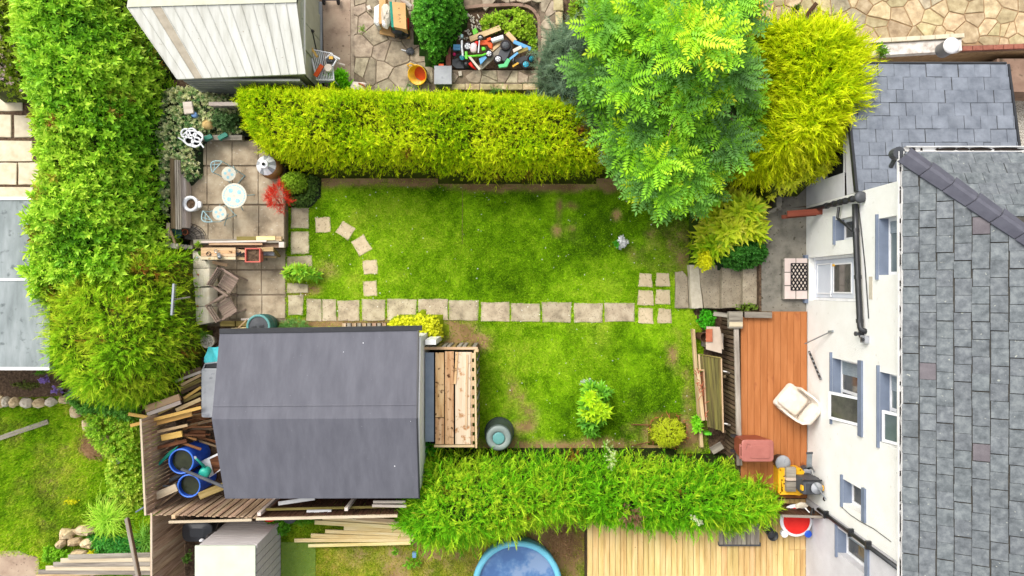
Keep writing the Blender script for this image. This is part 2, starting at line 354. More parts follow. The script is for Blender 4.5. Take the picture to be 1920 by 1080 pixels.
# ------------------------------------------------------------------ foliage engine (numpy)
def vnoise(x, y, s=1.0, seed=0, octv=3):
    x = np.asarray(x, float) * s; y = np.asarray(y, float) * s; out = np.zeros_like(x); amp = 1.0; tot = 0
    for o in range(octv):
        tab = np.random.default_rng(seed * 17 + o).random((64, 64))
        xi = np.floor(x).astype(int); yi = np.floor(y).astype(int); fx = x - xi; fy = y - yi
        fx = fx * fx * (3 - 2 * fx); fy = fy * fy * (3 - 2 * fy)
        g = lambda a, b: tab[(xi + a) % 64, (yi + b) % 64]
        out += amp * ((g(0, 0) * (1 - fx) + g(1, 0) * fx) * (1 - fy) + (g(0, 1) * (1 - fx) + g(1, 1) * fx) * fy); tot += amp
        x = x * 2.03 + 7.1; y = y * 2.03 + 3.7; amp *= .5
    return out / tot

def inside(poly, x, y):
    r = np.zeros(len(x), bool); n = len(poly)
    for i in range(n):
        x0, y0 = poly[i]; x1, y1 = poly[(i + 1) % n]
        c = ((y0 > y) != (y1 > y)) & (x < (x1 - x0) * (y - y0) / ((y1 - y0) or 1e-9) + x0); r ^= c
    return r
def edge_dist(poly, x, y):
    d = np.full(len(x), 1e9); n = len(poly)
    for i in range(n):
        ax, ay = poly[i]; bx, by = poly[(i + 1) % n]; ex, ey = bx - ax, by - ay; L = ex * ex + ey * ey or 1e-9
        t = np.clip(((x - ax) * ex + (y - ay) * ey) / L, 0, 1); d = np.minimum(d, np.hypot(x - ax - t * ex, y - ay - t * ey))
    return d

def tri_mesh(name, V, T, m, cols=None, parent=None, origin=None):
    V = np.asarray(V, np.float32).reshape(-1, 3); T = np.asarray(T, np.int32).reshape(-1, 3)
    off = root_loc(parent) if parent is not None else (Vector(origin) if origin is not None else Vector((0, 0, 0)))
    V = V - np.array(off, np.float32)
    me = bpy.data.meshes.new(name); me.vertices.add(len(V)); me.vertices.foreach_set('co', V.ravel())
    me.loops.add(T.size); me.loops.foreach_set('vertex_index', T.ravel())
    me.polygons.add(len(T)); me.polygons.foreach_set('loop_start', np.arange(0, T.size, 3, dtype=np.int32)); me.polygons.foreach_set('loop_total', np.full(len(T), 3, np.int32))
    if cols is not None:
        at = me.attributes.new('Col', 'FLOAT_COLOR', 'POINT'); c4 = np.ones((len(V), 4), np.float32); c4[:, :3] = cols; at.data.foreach_set('color', c4.ravel())
    me.update(calc_edges=True); me.materials.append(m)
    o = bpy.data.objects.new(name, me); COL.objects.link(o)
    if parent is not None: o.parent = parent
    elif origin is not None: o.location = off
    return o

def nrm(a): return a / np.maximum(np.linalg.norm(a, axis=-1, keepdims=True), 1e-9)

FOLK = 1.75
class Leaves:
    """gathers instances of leaf templates and bakes them into one mesh"""
    def __init__(s): s.V = []; s.T = []; s.Cc = []; s.n = 0
    def add_raw(s, V, T, Cc):
        s.V.append(np.asarray(V, np.float32)); s.T.append(np.asarray(T, np.int32) + s.n); s.Cc.append(np.asarray(Cc, np.float32)); s.n += len(V)
    def inst(s, tpl, P, D, S, cA, cB, up=None):
        tv, tt, tw = tpl; n = len(P); z = nrm(D)
        if up is None:
            h = nrm(rng.normal(size=(n, 3)))
        else: h = np.broadcast_to(np.asarray(up, float), (n, 3))
        x = nrm(np.cross(h, z) + 1e-6); y = np.cross(z, x)
        S = np.broadcast_to(np.asarray(S, float).reshape(-1, 1, 1), (n, 1, 1))
        W = (tv[None, :, 0:1] * x[:, None, :] + tv[None, :, 1:2] * y[:, None, :] + tv[None, :, 2:3] * z[:, None, :]) * S + P[:, None, :]
        k = len(tv); T = tt[None] + (np.arange(n) * k)[:, None, None]
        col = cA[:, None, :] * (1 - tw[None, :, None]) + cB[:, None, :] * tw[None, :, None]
        s.add_raw(W.reshape(-1, 3), T.reshape(-1, 3), col.reshape(-1, 3))
    def build(s, name, m, parent=None, origin=None):
        return tri_mesh(name, np.concatenate(s.V), np.concatenate(s.T), m, np.clip(np.concatenate(s.Cc) * FOLK, 0, .8), parent, origin)

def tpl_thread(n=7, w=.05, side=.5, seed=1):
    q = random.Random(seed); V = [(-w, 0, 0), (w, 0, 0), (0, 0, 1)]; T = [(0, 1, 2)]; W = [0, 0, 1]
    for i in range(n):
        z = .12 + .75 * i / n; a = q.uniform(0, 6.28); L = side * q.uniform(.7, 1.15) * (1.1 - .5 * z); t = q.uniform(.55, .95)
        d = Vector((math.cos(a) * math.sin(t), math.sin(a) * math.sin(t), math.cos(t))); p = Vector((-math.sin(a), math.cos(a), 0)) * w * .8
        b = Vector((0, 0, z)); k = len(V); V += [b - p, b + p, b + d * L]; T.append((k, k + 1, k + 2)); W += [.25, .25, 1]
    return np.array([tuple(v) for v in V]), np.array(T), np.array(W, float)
def tpl_plume(n=13, w=.02, side=.3, seed=2):
    """flat feathery spray"""
    q = random.Random(seed); V = [(-w, 0, 0), (w, 0, 0), (0, -.06, 1)]; T = [(0, 1, 2)]; W = [0, 0, 1]
    for i in range(n):
        z = .1 + .8 * i / n; sx = 1 if i % 2 else -1; L = side * q.uniform(.75, 1.2) * (1.15 - .7 * z); t = q.uniform(.6, .85)
        d = Vector((sx * math.sin(t), q.uniform(-.25, .12), math.cos(t))); b = Vector((0, 0, z)); p = Vector((0, 0, w))
        k = len(V); V += [b - p, b + p, b + d * L]; T.append((k, k + 1, k + 2)); W += [.2, .2, .9]
    return np.array([tuple(v) for v in V]), np.array(T), np.array(W, float)
def leaf_quad(V, T, W, b, d, L, w, nrmv, t0=0., t1=1., fold=.18):
    b = Vector(b); d = Vector(d).normalized(); sd = d.cross(Vector(nrmv)).normalized(); up = sd.cross(d)
    k = len(V); mid = b + d * L * .45
    V += [b, mid + sd * w / 2 + up * w * fold, b + d * L - up * L * .06, mid - sd * w / 2 + up * w * fold]; T += [(k, k + 1, k + 2), (k, k + 2, k + 3)]; W += [t0, (t0 + t1) / 2, t1, (t0 + t1) / 2]
def tpl_leafy(n=8, L=.5, w=.2, spread=1.0, seed=3, stem=True):
    q = random.Random(seed); V = []; T = []; W = []
    for i in range(n):
        z = .15 + .8 * i / n; a = i * 2.4 + q.uniform(-.4, .4); t = spread * (1.15 - .55 * z) * q.uniform(.85, 1.2)
        d = Vector((math.cos(a) * math.sin(t), math.sin(a) * math.sin(t), math.cos(t)))
        leaf_quad(V, T, W, (0, 0, z * .8), d, L * q.uniform(.75, 1.15), w * q.uniform(.8, 1.2), Vector((0, 0, 1)), .35 * z, .4 + .6 * z)
    return np.array([tuple(v) for v in V]), np.array(T), np.array(W, float)
def tpl_pinnate(pairs=7, L=.32, w=.11, seed=4):
    q = random.Random(seed); V = [Vector((-.008, 0, 0)), Vector((.008, 0, 0)), Vector((0, -.12, 1))]; T = [(0, 1, 2)]; W = [.3, .3, .8]
    for i in range(pairs):
        z = .2 + .72 * i / (pairs - 1); yy = -.12 * z * z
        for sx in (-1, 1):
            d = Vector((sx * .92, -.10, .42 + q.uniform(-.06, .06))); l = L * (1 - .45 * abs(z - .45)) * q.uniform(.9, 1.1)
            leaf_quad(V, T, W, (0, yy, z), d, l, w, (0, 1, 0), .5 * z, .35 + .6 * z)
    leaf_quad(V, T, W, (0, -.12, .97), (0, -.1, 1), L * .8, w, (0, 1, 0), .8, 1)
    return np.array([tuple(v) for v in V]), np.array(T), np.array(W, float)
def tpl_whorl(n=7, L=1.0, w=.3, tilt=1.1, seed=5):
    q = random.Random(seed); V = []; T = []; W = []
    for i in range(n):
        a = 6.283 * i / n + q.uniform(-.25, .25); t = tilt * q.uniform(.6, 1.15)
        d = Vector((math.cos(a) * math.sin(t), math.sin(a) * math.sin(t), math.cos(t)))
        leaf_quad(V, T, W, (0, 0, 0), d, L * q.uniform(.75, 1.1), w, (0, 0, 1), .1, .9)
    return np.array([tuple(v) for v in V]), np.array(T), np.array(W, float)
TH = tpl_thread(); TH2 = tpl_thread(9, .035, .4, 8); PL = tpl_plume(); LF = tpl_leafy(); LF2 = tpl_leafy(10, .42, .22, 1.2, 9); PN = tpl_pinnate(); WH = tpl_whorl(); WH2 = tpl_whorl(9, 1, .2, 1.2, 7)

def dome(poly, H, z0, edge, lump=.25, ls=1.0, seed=0, pw=.5):
    ph = np.array(poly)
    def f(x, y):
        d = np.where(inside(poly, x, y), edge_dist(poly, x, y), 0); t = np.clip(d / edge, 0, 1)
        base = (1 - (1 - t) ** 2) ** pw
        return z0 + H * base * (1 - lump + 2 * lump * vnoise(x, y, ls, seed + 5, 3))
    return f
def dome_pts(poly, f, n, seed=0, steep=3.5):
    ph = np.array(poly); lo = ph.min(0); hi = ph.max(0); A = (hi[0] - lo[0]) * (hi[1] - lo[1]); g = np.random.default_rng(seed + 99)
    pts = []; nr = []; got = 0
    while got < n:
        x = g.uniform(lo[0], hi[0], n * 3); y = g.uniform(lo[1], hi[1], n * 3); k = inside(poly, x, y); x, y = x[k], y[k]; e = .04
        gx = (f(x + e, y) - f(x - e, y)) / (2 * e); gy = (f(x, y + e) - f(x, y - e)) / (2 * e)
        w = np.minimum(np.sqrt(1 + gx * gx + gy * gy), steep) / steep; k = g.random(len(x)) < w
        x, y, gx, gy = x[k], y[k], np.clip(gx[k], -3, 3), np.clip(gy[k], -3, 3); z = f(x, y)
        pts.append(np.stack([x, y, z], 1)); nr.append(nrm(np.stack([-gx, -gy, np.ones_like(x)], 1))); got += len(x)
    return np.concatenate(pts)[:n], np.concatenate(nr)[:n]
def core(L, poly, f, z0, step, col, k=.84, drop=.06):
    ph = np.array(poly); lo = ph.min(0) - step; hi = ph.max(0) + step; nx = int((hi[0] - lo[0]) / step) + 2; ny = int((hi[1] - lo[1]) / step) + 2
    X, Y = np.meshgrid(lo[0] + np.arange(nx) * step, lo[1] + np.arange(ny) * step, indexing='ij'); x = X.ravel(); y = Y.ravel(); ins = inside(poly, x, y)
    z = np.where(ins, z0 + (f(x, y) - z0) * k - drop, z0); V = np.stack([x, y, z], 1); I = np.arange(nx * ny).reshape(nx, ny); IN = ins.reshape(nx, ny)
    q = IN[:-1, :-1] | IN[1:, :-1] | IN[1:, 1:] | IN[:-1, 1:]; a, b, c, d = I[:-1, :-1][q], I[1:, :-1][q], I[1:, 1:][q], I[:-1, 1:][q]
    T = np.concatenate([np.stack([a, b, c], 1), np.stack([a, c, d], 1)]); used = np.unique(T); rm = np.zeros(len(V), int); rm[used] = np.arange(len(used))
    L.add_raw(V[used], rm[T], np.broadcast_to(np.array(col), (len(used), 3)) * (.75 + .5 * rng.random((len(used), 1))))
def mixcol(cols, t):
    """t in 0..1 through a list of colours"""
    cols = np.array(list(cols) * 2 if len(cols) == 1 else cols); t = np.clip(t, 0, .9999) * (len(cols) - 1); i = t.astype(int); fr = (t - i)[:, None]
    return cols[i] * (1 - fr) + cols[i + 1] * fr

def bush(name, pxpoly, H, n, size, tpl, cA, cB, label=None, cat=None, group=None, z0=0.0, edge=None, lump=.25, ls=1.2, seed=1, up=.5, nw=1.0, rnd=.55,
         m=None, corecol=None, zmap=.5, parent=None, pw=.5, jit=.12, patch=1.0, step=.16, world=False, corek=.84, kind=None, svar=.35, extra=None, tn=.22, shag=.0, dead=.0):
    zm = z0 + H * zmap; poly = pxpoly if world else GP(pxpoly, zm)
    ph = np.array(poly); ext = min(np.ptp(ph[:, 0]), np.ptp(ph[:, 1])) / 2; edge = edge or ext
    f = dome(poly, H, z0, edge, lump, ls, seed, pw); P, Nn = dome_pts(poly, f, n, seed)
    D = nrm(Nn * nw + np.array([0, 0, up]) + rng.normal(size=P.shape) * rnd); P = P - Nn * (rng.random((n, 1)) * jit + size * .35)
    P[:, 2] = np.maximum(P[:, 2], z0 + .02)
    t = vnoise(P[:, 0], P[:, 1], patch, seed + 2, 3); t = np.clip((t - .5) * 1.5 + .5 + rng.normal(size=n) * tn, 0, 1)
    L = Leaves()
    if corecol is not None: core(L, poly, f, z0, step, corecol, corek)
    if shag:
        k_ = rng.random(n) < shag; P[k_] += Nn[k_] * size * .55 * rng.random((k_.sum(), 1))
    S = size * (1 + (rng.random(n) - .5) * 2 * svar)
    if shag: S = np.where(k_, S * rng.uniform(1.2, 1.9, n), S); t = np.where(k_, np.clip(t + .25, 0, 1), t)
    a_, b_ = mixcol(cA, t), mixcol(cB, t)
    if dead:
        w_ = (np.clip((vnoise(P[:, 0], P[:, 1], 2.2, seed + 70, 3) - (1 - dead)) * 9, 0, 1) * (rng.random(n) < .7))[:, None]; a_ = a_ * (1 - w_) + np.array(C(96, 62, 24)) * w_; b_ = b_ * (1 - w_) + np.array(C(150, 104, 40)) * w_
    L.inst(tpl, P, D, S, a_, b_)
    if extra: extra(L, P, Nn, f, poly)
    c = ph.mean(0); o = L.build(name, m or LEAF, parent, None if parent else (c[0], c[1], z0))
    return tag(o, label, cat, group, kind)

# ------------------------------------------------------------------ setting: ground, terraces, lawns
ZT = 1.0      # level of the house yard
def sheet(name, poly, z0, z1, m, ch=0.0): return put(name, MB().prism(poly, z0, z1, ch), m, kind='structure')
gnd = MB(); gnd.prism([(-90, -90), (90, -90), (90, 90), (-90, 90)], -.3, -.03); put('ground', gnd, M['soil'], kind='structure')
SLABS = []    # polygons (world) that keep the grass away
def jag(poly, amp=.012, k=3, seed=0):
    q = random.Random(seed); out = []; n = len(poly)
    for i in range(n):
        a, b = poly[i], poly[(i + 1) % n]
        for j in range(k):
            t = j / k; out.append((a[0] + (b[0] - a[0]) * t + q.uniform(-amp, amp), a[1] + (b[1] - a[1]) * t + q.uniform(-amp, amp)))
    return out
def slab(px, z0, z1, m, parent, name='slab', amp=.012, ch=.012, excl=True, k=3, label=None):
    poly = GP(px, z1); 
    o = put(name, MB().prism(jag(poly, amp, k, len(SLABS) + len(px)), z0, z1, ch), m, parent, label=label)
    if excl:
        c = np.mean(poly, 0); SLABS.append([(c[0] + (x - c[0]) * .89, c[1] + (y - c[1]) * .89) for x, y in poly])
    return o
def empty(name, loc=(0, 0, 0), kind=None):
    o = bpy.data.objects.new(name, None); COL.objects.link(o); o.location = loc
    if kind: o['kind'] = kind
    return o
# --- garden path of slabs through the lawn
path = empty('path', G(865, 582), 'structure')
xs = [(540, 568, 553, 591), (574, 603, 561, 602), (604, 631, 561, 602), (633, 674, 562, 602), (679, 722, 562, 602), (726, 781, 561, 601), (784, 840, 560, 600), (842, 897, 562, 601),
      (902, 956, 567, 603), (958, 1013, 568, 603), (1017, 1071, 567, 604), (1076, 1130, 568, 605), (1134, 1190, 568, 604)]
for i, (a, b, c, d) in enumerate(xs):
    slab([(a + R.uniform(-1, 1), c + R.uniform(-1, 1)), (b + R.uniform(-1, 1), c + R.uniform(-1, 1)), (b, d + R.uniform(-1, 1)), (a, d)], -.05, .022, M['slab'], path)
for a, b, c, d in [(1197, 1224, 512, 539), (1229, 1257, 511, 538), (1195, 1227, 544, 573), (1228, 1258, 543, 571), (1196, 1226, 577, 607), (1232, 1260, 578, 607)]:
    slab([(a + 2, c), (b - 2, c + 1), (b, d), (a, d - 1)], -.05, .022, M['slab_pale'], path)
for px in [[(545, 388), (579, 389), (580, 428), (545, 428)], [(545, 435), (580, 434), (579, 476), (545, 477)], [(538, 481), (585, 479), (586, 502), (538, 503)], [(538, 530), (577, 533), (577, 549), (538, 549)]]:
    slab(px, -.05, .02, M['slab'], path)
step_p = empty('stepping_stones', G(650, 470), 'structure')
for cx, cy, w, h, a in [(605, 421.5, 29, 29, 3), (648, 432, 29, 27, -32), (678, 460, 28, 32, -38 + 68), (694, 501, 27, 27, 4), (694, 541, 26, 29, 2)]:
    a = math.radians(a); px = [(cx + x * math.cos(a) + y * math.sin(a), cy - x * math.sin(a) + y * math.cos(a)) for x, y in rect(-w / 2, -h / 2, w / 2, h / 2)]
    slab(px, -.05, .02, M['slab_pale'], step_p, 'stepping_stone')
# --- two patio terraces
ZP = .32
pat = empty('patio', G(460, 360, 0), 'structure')
put('patio_base', MB().prism(GP([(356, 262), (534, 262), (534, 462), (356, 462)], ZP), -.03, ZP - .03), M['mortar'], pat)
SLABS.append(GP([(270, 150), (534, 150), (534, 470), (270, 470)]))
for y0, y1, xs in [(264, 310, [358, 387, 435, 484, 531]), (312, 383, [358, 388, 484, 532]), (385, 450, [358, 390, 437, 485, 533])]:
    for a, b in zip(xs[:-1], xs[1:]):
        if b - a > 80:
            slab(rect(a + .6, y0 + .6, (a + b) / 2 - .5, y1 - .6), ZP - .03, ZP + R.uniform(0, .006), M['patio'], pat, amp=.004, ch=.008, excl=False); slab(rect((a + b) / 2 + .5, y0 + .6, b - .6, y1 - .6), ZP - .03, ZP, M['patio'], pat, amp=.004, ch=.008, excl=False)
        else: slab(rect(a + .6, y0 + .6, b - .6, y1 - .6), ZP - .03, ZP + R.uniform(0, .006), M['patio'], pat, amp=.004, ch=.008, excl=False)
pat2 = empty('lower_patio', G(450, 540), 'structure')
put('patio_base', MB().prism(GP([(352, 462), (537, 462), (537, 612), (352, 612)]), -.03, -.004), M['mortar'], pat2)
SLABS.append(GP(rect(350, 460, 535, 614)))
for y0, y1, xs in [(464, 505, [356, 398, 444, 490, 535]), (507, 552, [356, 400, 444, 490, 535]), (554, 598, [356, 402, 444, 491, 535])]:
    for a, b in zip(xs[:-1], xs[1:]): slab(rect(a + .6, y0 + .6, b - .6, y1 - .6), -.03, .012 + R.uniform(0, .006), M['patio'], pat2, amp=.004, ch=.008, excl=False)
# --- house yard terrace, steps
yard = sheet('yard', GP([(1424, 300), (2600, 300), (2600, 1700), (1533, 1700), (1533, 936), (1424, 936)], ZT), -.03, ZT - .012, M['soil'])
conc = put('yard_concrete', MB().prism(GP([(1428, 392), (1514, 388), (1514, 586), (1428, 586)], ZT), ZT - .012, ZT + .004), M['concrete_grey'], kind='structure')
conc2 = put('side_passage', MB().prism(GP([(1466, 335), (1514, 335), (1514, 386), (1466, 391)], ZT), ZT - .012, ZT + .004), M['concrete_grey'], kind='structure')
steps = thing('garden_steps', 'concrete garden steps climbing from the lawn to the grey yard by the back door', 'steps', G(1345, 540, 0))
for px, z, m in [([(1267, 510), (1280, 508), (1290, 520), (1292, 578), (1267, 578)], .12, 'step'), ([(1310, 497), (1350, 497), (1350, 578), (1320, 578)], .32, 'step'),
                 ([(1354, 501), (1390, 505), (1389, 577), (1353, 578)], .55, 'step'), ([(1393, 502), (1426, 494), (1427, 571), (1393, 571)], .78, 'step')]:
    put('step', MB().prism(jag(GP(px, z), .008, 3, int(z * 100)), -.03, z, .015), M[m], steps); SLABS.append(GP(px, z))
put('step', MB().prism(jag(GP([(1293, 497), (1309, 497), (1319, 578), (1297, 578)], .322), .012, 4, 5), -.03, .326, .015), M['step_white'], steps, label='pale cement edge of the lowest step')
ds = thing('door_step', 'pink tiled doorstep block under the half open mat at the back door', 'step', G(1492, 523, ZT))
ds['label'] = 'pink tiled doorstep block below the white back door'
put('step_base', MB().prism(GP(rect(1468, 486, 1516, 561), ZT + .15), ZT, ZT + .15), M['concrete_grey'], ds)
for y0, y1 in [(484, 510), (511, 535), (536, 561)]:
    for x0, x1 in [(1471, 1492), (1493, 1514)]: put('tile', MB().prism(GP(rect(x0 + .4, y0 + .4, x1 - .4, y1 - .4), ZT + .17), ZT + .15, ZT + .17, .004), M['tilepink'], ds)
mt = thing('door_mat', 'black rubber honeycomb mat lying on the pink tiled doorstep', 'mat', G(1498, 519, ZT + .17))
c0 = G(1483, 494, ZT + .17); c1 = G(1513, 544, ZT + .17); b = MB(); w = c1.x - c0.x; h = c0.y - c1.y
for i in range(10):
    for dx in (0,): pass
for k in range(-8, 12):
    for sgn in (1, -1):
        # slanted strands of the mesh clipped to the mat
        a0 = c0.x + k * .105; pts = []
        for s_ in np.linspace(0, h, 22):
            x = a0 + sgn * s_ * .62 + (0 if sgn > 0 else .45)
            if c0.x <= x <= c1.x: pts.append((x, c0.y - s_, ZT + .18))
        if len(pts) > 1: b.beam(pts[0], pts[-1], .034, .018)
put('mesh_strands', b, M['rubber'], mt)
b = MB()
for p, q in [((c0.x, c0.y), (c1.x, c0.y)), ((c1.x, c0.y), (c1.x, c1.y)), ((c1.x, c1.y), (c0.x, c1.y)), ((c0.x, c1.y), (c0.x, c0.y))]: b.beam((p[0], p[1], ZT + .182), (q[0], q[1], ZT + .182), .022, .02)
put('rim', b, M['rubber'], mt)
put('backing', MB().prism(GP(rect(1484, 495, 1512, 543), ZT + .17), ZT + .171, ZT + .173), M['pinkwhite'], mt)

# --- lawns: fine grids whose colour mixes turf and bare earth, with real blades on top
def bare(x, y):
    """0..1 worn or bare earth"""
    o = np.zeros_like(x)
    for px, py, rx, ry, s in [(1050, 392, 6, 18, .6), (1072, 385, 12, 6, .55), (1046, 432, 10, 10, .6), (1066, 428, 9, 5, .5), (640, 338, 90, 12, .9), (780, 338, 110, 12, 1), (930, 350, 70, 10, 1), (1060, 350, 90, 9, .9), (1140, 340, 30, 16, 1),
                              (1265, 470, 60, 40, .4), (1318, 480, 20, 40, .9), (1000, 842, 110, 16, .9), (1160, 838, 110, 16, .8), (1255, 815, 60, 30, .9), (985, 790, 22, 28, .5), (1290, 740, 10, 60, .5), (965, 740, 20, 40, .3),
                              (1265, 660, 14, 30, .5), (570, 545, 28, 12, .9), (620, 505, 26, 18, .5), (1155, 405, 8, 10, .7), (790, 1050, 120, 40, .55), (660, 1030, 40, 25, .5), (1060, 1030, 40, 50, .9), (880, 640, 40, 20, .9), (620, 606, 120, 9, 1),
                              (860, 620, 40, 20, .7), (1030, 990, 90, 40, .9), (170, 835, 24, 18, 1), (20, 715, 90, 28, 1), (120, 990, 50, 30, .4), (110, 880, 40, 50, .35), (90, 940, 50, 40, .4), (20, 810, 26, 26, .3), (200, 770, 40, 30, .8)]:
        c = G(px, py); r = np.hypot((x - c.x) / (rx * .0156), (y - c.y) / (ry * .0156)); o = np.maximum(o, s * np.clip(1.6 - r, 0, 1))
    n = vnoise(x, y, 3.2, 41, 4); return np.clip(o * 1.3 + (n - .5) * 1.6 * (o > .01) , 0, 1) + np.clip(vnoise(x, y, 1.1, 77, 3) - .7, 0, 1) * 1.0
GCOLS = [C(66, 104, 10), C(104, 150, 12), C(136, 180, 20), C(164, 198, 38), C(184, 200, 66)]
def lawn_t(x, y): return np.clip((vnoise(x, y, .55, 21, 4) - .5) * 1.15 + .46 + (vnoise(x, y, 5, 23, 2) - .5) * .5, 0, 1)
def lawn(name, px, z, blades, blen, label, wild=0.0, seed=0, cols=GCOLS, excl=()):
    poly = GP(px, z); ph = np.array(poly); lo = ph.min(0); hi = ph.max(0); st = .1
    nx, ny = int((hi[0] - lo[0]) / st) + 2, int((hi[1] - lo[1]) / st) + 2
    X, Y = np.meshgrid(lo[0] + np.arange(nx) * st, lo[1] + np.arange(ny) * st, indexing='ij'); x, y = X.ravel(), Y.ravel()
    bz = bare(x, y)[:, None]; turf = mixcol([tuple(min(v * 1.15, .8) for v in c) for c in cols], lawn_t(x, y)); earth = mixcol([C(96, 72, 46), C(150, 122, 84), C(178, 150, 108)], vnoise(x, y, 2.5, 9, 4))
    V = np.stack([x, y, z + (vnoise(x, y, .8, 5, 2) - .5) * .03 - .006], 1); I = np.arange(nx * ny).reshape(nx, ny)
    cx = (X[:-1, :-1] + st / 2).ravel(); cy = (Y[:-1, :-1] + st / 2).ravel(); k = inside(poly, cx, cy).reshape(nx - 1, ny - 1)
    a, b_, c, d = I[:-1, :-1][k], I[1:, :-1][k], I[1:, 1:][k], I[:-1, 1:][k]; T = np.concatenate([np.stack([a, b_, c], 1), np.stack([a, c, d], 1)])
    o = tri_mesh(name, V, T, SOILV, turf * (1 - bz) + earth * bz); tag(o, kind='structure')
    g = np.random.default_rng(seed + 3); x = g.uniform(lo[0], hi[0], blades); y = g.uniform(lo[1], hi[1], blades); k = inside(poly, x, y)
    for s_ in SLABS + list(excl):
        q = np.array(s_); m_ = (x > q[:, 0].min()) & (x < q[:, 0].max()) & (y > q[:, 1].min()) & (y < q[:, 1].max()) & k
        if m_.any(): ii = np.where(m_)[0]; k[ii[inside(s_, x[ii], y[ii])]] = False
    k &= g.random(blades) > bare(x, y) * .92
    x, y = x[k], y[k]; n = len(x); az = g.uniform(0, 6.283, n); ln = blen * g.uniform(.5, 1.4, n) * (1 + wild * vnoise(x, y, .9, 31, 2)); lean = g.uniform(.2, 1.1, n)
    w = .011 + .006 * g.random(n); bx, by = np.cos(az), np.sin(az)
    z0 = np.full(n, z - .012); p = np.stack([x, y, z0], 1)
    A = p + np.stack([-by * w, bx * w, np.zeros(n)], 1); B = p - np.stack([-by * w, bx * w, np.zeros(n)], 1); T_ = p + np.stack([bx * np.sin(lean) * ln, by * np.sin(lean) * ln, np.cos(lean) * ln + .01], 1)
    V = np.stack([A, B, T_], 1).reshape(-1, 3); t = np.clip(lawn_t(x, y) + g.normal(size=n) * .2, 0, 1); c = mixcol(cols, t); bz = np.clip(bare(x, y), 0, 1)[:, None]; c = c * (1 - .5 * bz) + np.array(C(176, 160, 80)) * .5 * bz
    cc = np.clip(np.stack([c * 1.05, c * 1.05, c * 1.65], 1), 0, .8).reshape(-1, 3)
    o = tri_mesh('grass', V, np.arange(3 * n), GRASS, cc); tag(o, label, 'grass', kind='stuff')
FOOT = [GP(rect(425, 640, 790, 900)), GP(rect(795, 665, 898, 832))]
lawn('lawn', [(536, 470), (536, 380), (575, 325), (1150, 318), (1345, 375), (1345, 505), (1300, 585), (1316, 620), (1330, 860), (600, 860), (600, 640), (500, 625), (500, 602), (536, 602)], 0.0, 470000, .05,
     'short green mown grass of the middle lawn round the slab path', seed=1, excl=FOOT)
lawn('side_lawn', [(-60, 745), (150, 745), (300, 790), (300, 1140), (-60, 1140)], 0.0, 150000, .085, 'rough weedy grass left of the brown board fence', wild=.9, seed=2,
     cols=[C(76, 118, 14), C(118, 166, 20), C(156, 196, 30), C(186, 208, 48), C(210, 208, 92)], excl=[GP(rect(-60, 1038, 74, 1140))])
lawn('lower_lawn', [(520, 940), (1105, 940), (1105, 1140), (520, 1140)], 0.0, 130000, .05, 'thin patchy grass beyond the lower hedge beside the round pool', seed=3,
     cols=[C(84, 118, 18), C(122, 156, 24), C(160, 176, 40), C(194, 186, 74), C(206, 182, 104)])
put('artificial_turf', MB().prism(GP(rect(528, 1016, 592, 1140)), -.02, .03), M['turf'], kind='structure')
# weeds in slab joints of the house side / patio, ivy floor etc. come with the plants

# --- clip helpers, crazy paving
def clip_half(poly, nx, ny, c):
    out = []; n = len(poly)
    for i in range(n):
        a, b_ = poly[i], poly[(i + 1) % n]; da = a[0] * nx + a[1] * ny - c; db = b_[0] * nx + b_[1] * ny - c
        if da <= 0: out.append(a)
        if da * db < 0: t = da / (da - db); out.append((a[0] + (b_[0] - a[0]) * t, a[1] + (b_[1] - a[1]) * t))
    return out
def crazy(root, region, z0, z1, sp, m, seed, gap=.025, name='stone', holes=(), mats=None, jitter=.56):
    q = random.Random(seed); ph = np.array(region); lo, hi = ph.min(0), ph.max(0); seeds = []
    y = lo[1] - sp; row = 0
    while y < hi[1] + sp:
        x = lo[0] - sp + (row % 2) * sp * .5
        while x < hi[0] + sp:
            seeds.append((x + q.uniform(-jitter, jitter) * sp, y + q.uniform(-jitter, jitter) * sp)); x += sp * q.choice([.8, 1, 1, 1.3])
        y += sp * .9; row += 1
    S = np.array(seeds)
    for i, (sx, sy) in enumerate(seeds):
        if not inside(region, np.array([sx]), np.array([sy]))[0]: continue
        if any(inside(h, np.array([sx]), np.array([sy]))[0] for h in holes): continue
        cell = [(sx - sp * 2, sy - sp * 2), (sx + sp * 2, sy - sp * 2), (sx + sp * 2, sy + sp * 2), (sx - sp * 2, sy + sp * 2)]
        for j in np.argsort((S[:, 0] - sx) ** 2 + (S[:, 1] - sy) ** 2)[1:14]:
            ox, oy = seeds[j]; nx, ny = ox - sx, oy - sy; L = math.hypot(nx, ny); nx /= L; ny /= L
            cell = clip_half(cell, nx, ny, (sx + ox) / 2 * nx + (sy + oy) / 2 * ny - gap / 2)
            if len(cell) < 3: break
        n = len(region); a = sum(region[k][0] * region[(k + 1) % n][1] - region[(k + 1) % n][0] * region[k][1] for k in range(n)); rg = region if a > 0 else region[::-1]
        convex = all((rg[(k + 1) % n][0] - rg[k][0]) * (rg[(k + 2) % n][1] - rg[(k + 1) % n][1]) - (rg[(k + 1) % n][1] - rg[k][1]) * (rg[(k + 2) % n][0] - rg[(k + 1) % n][0]) >= -1e-6 for k in range(n))
        if convex:
            for k in range(n):
                (x0, y0), (x1, y1) = rg[k], rg[(k + 1) % n]; L = math.hypot(x1 - x0, y1 - y0) or 1; nx, ny = (y1 - y0) / L, -(x1 - x0) / L
                cell = clip_half(cell, nx, ny, x0 * nx + y0 * ny - .01)
                if len(cell) < 3: break
        if len(cell) < 3: continue
        put(name, MB().prism(cell, z0, z1 + q.uniform(-.006, .01), .01), (q.choice(mats) if mats else m), root)
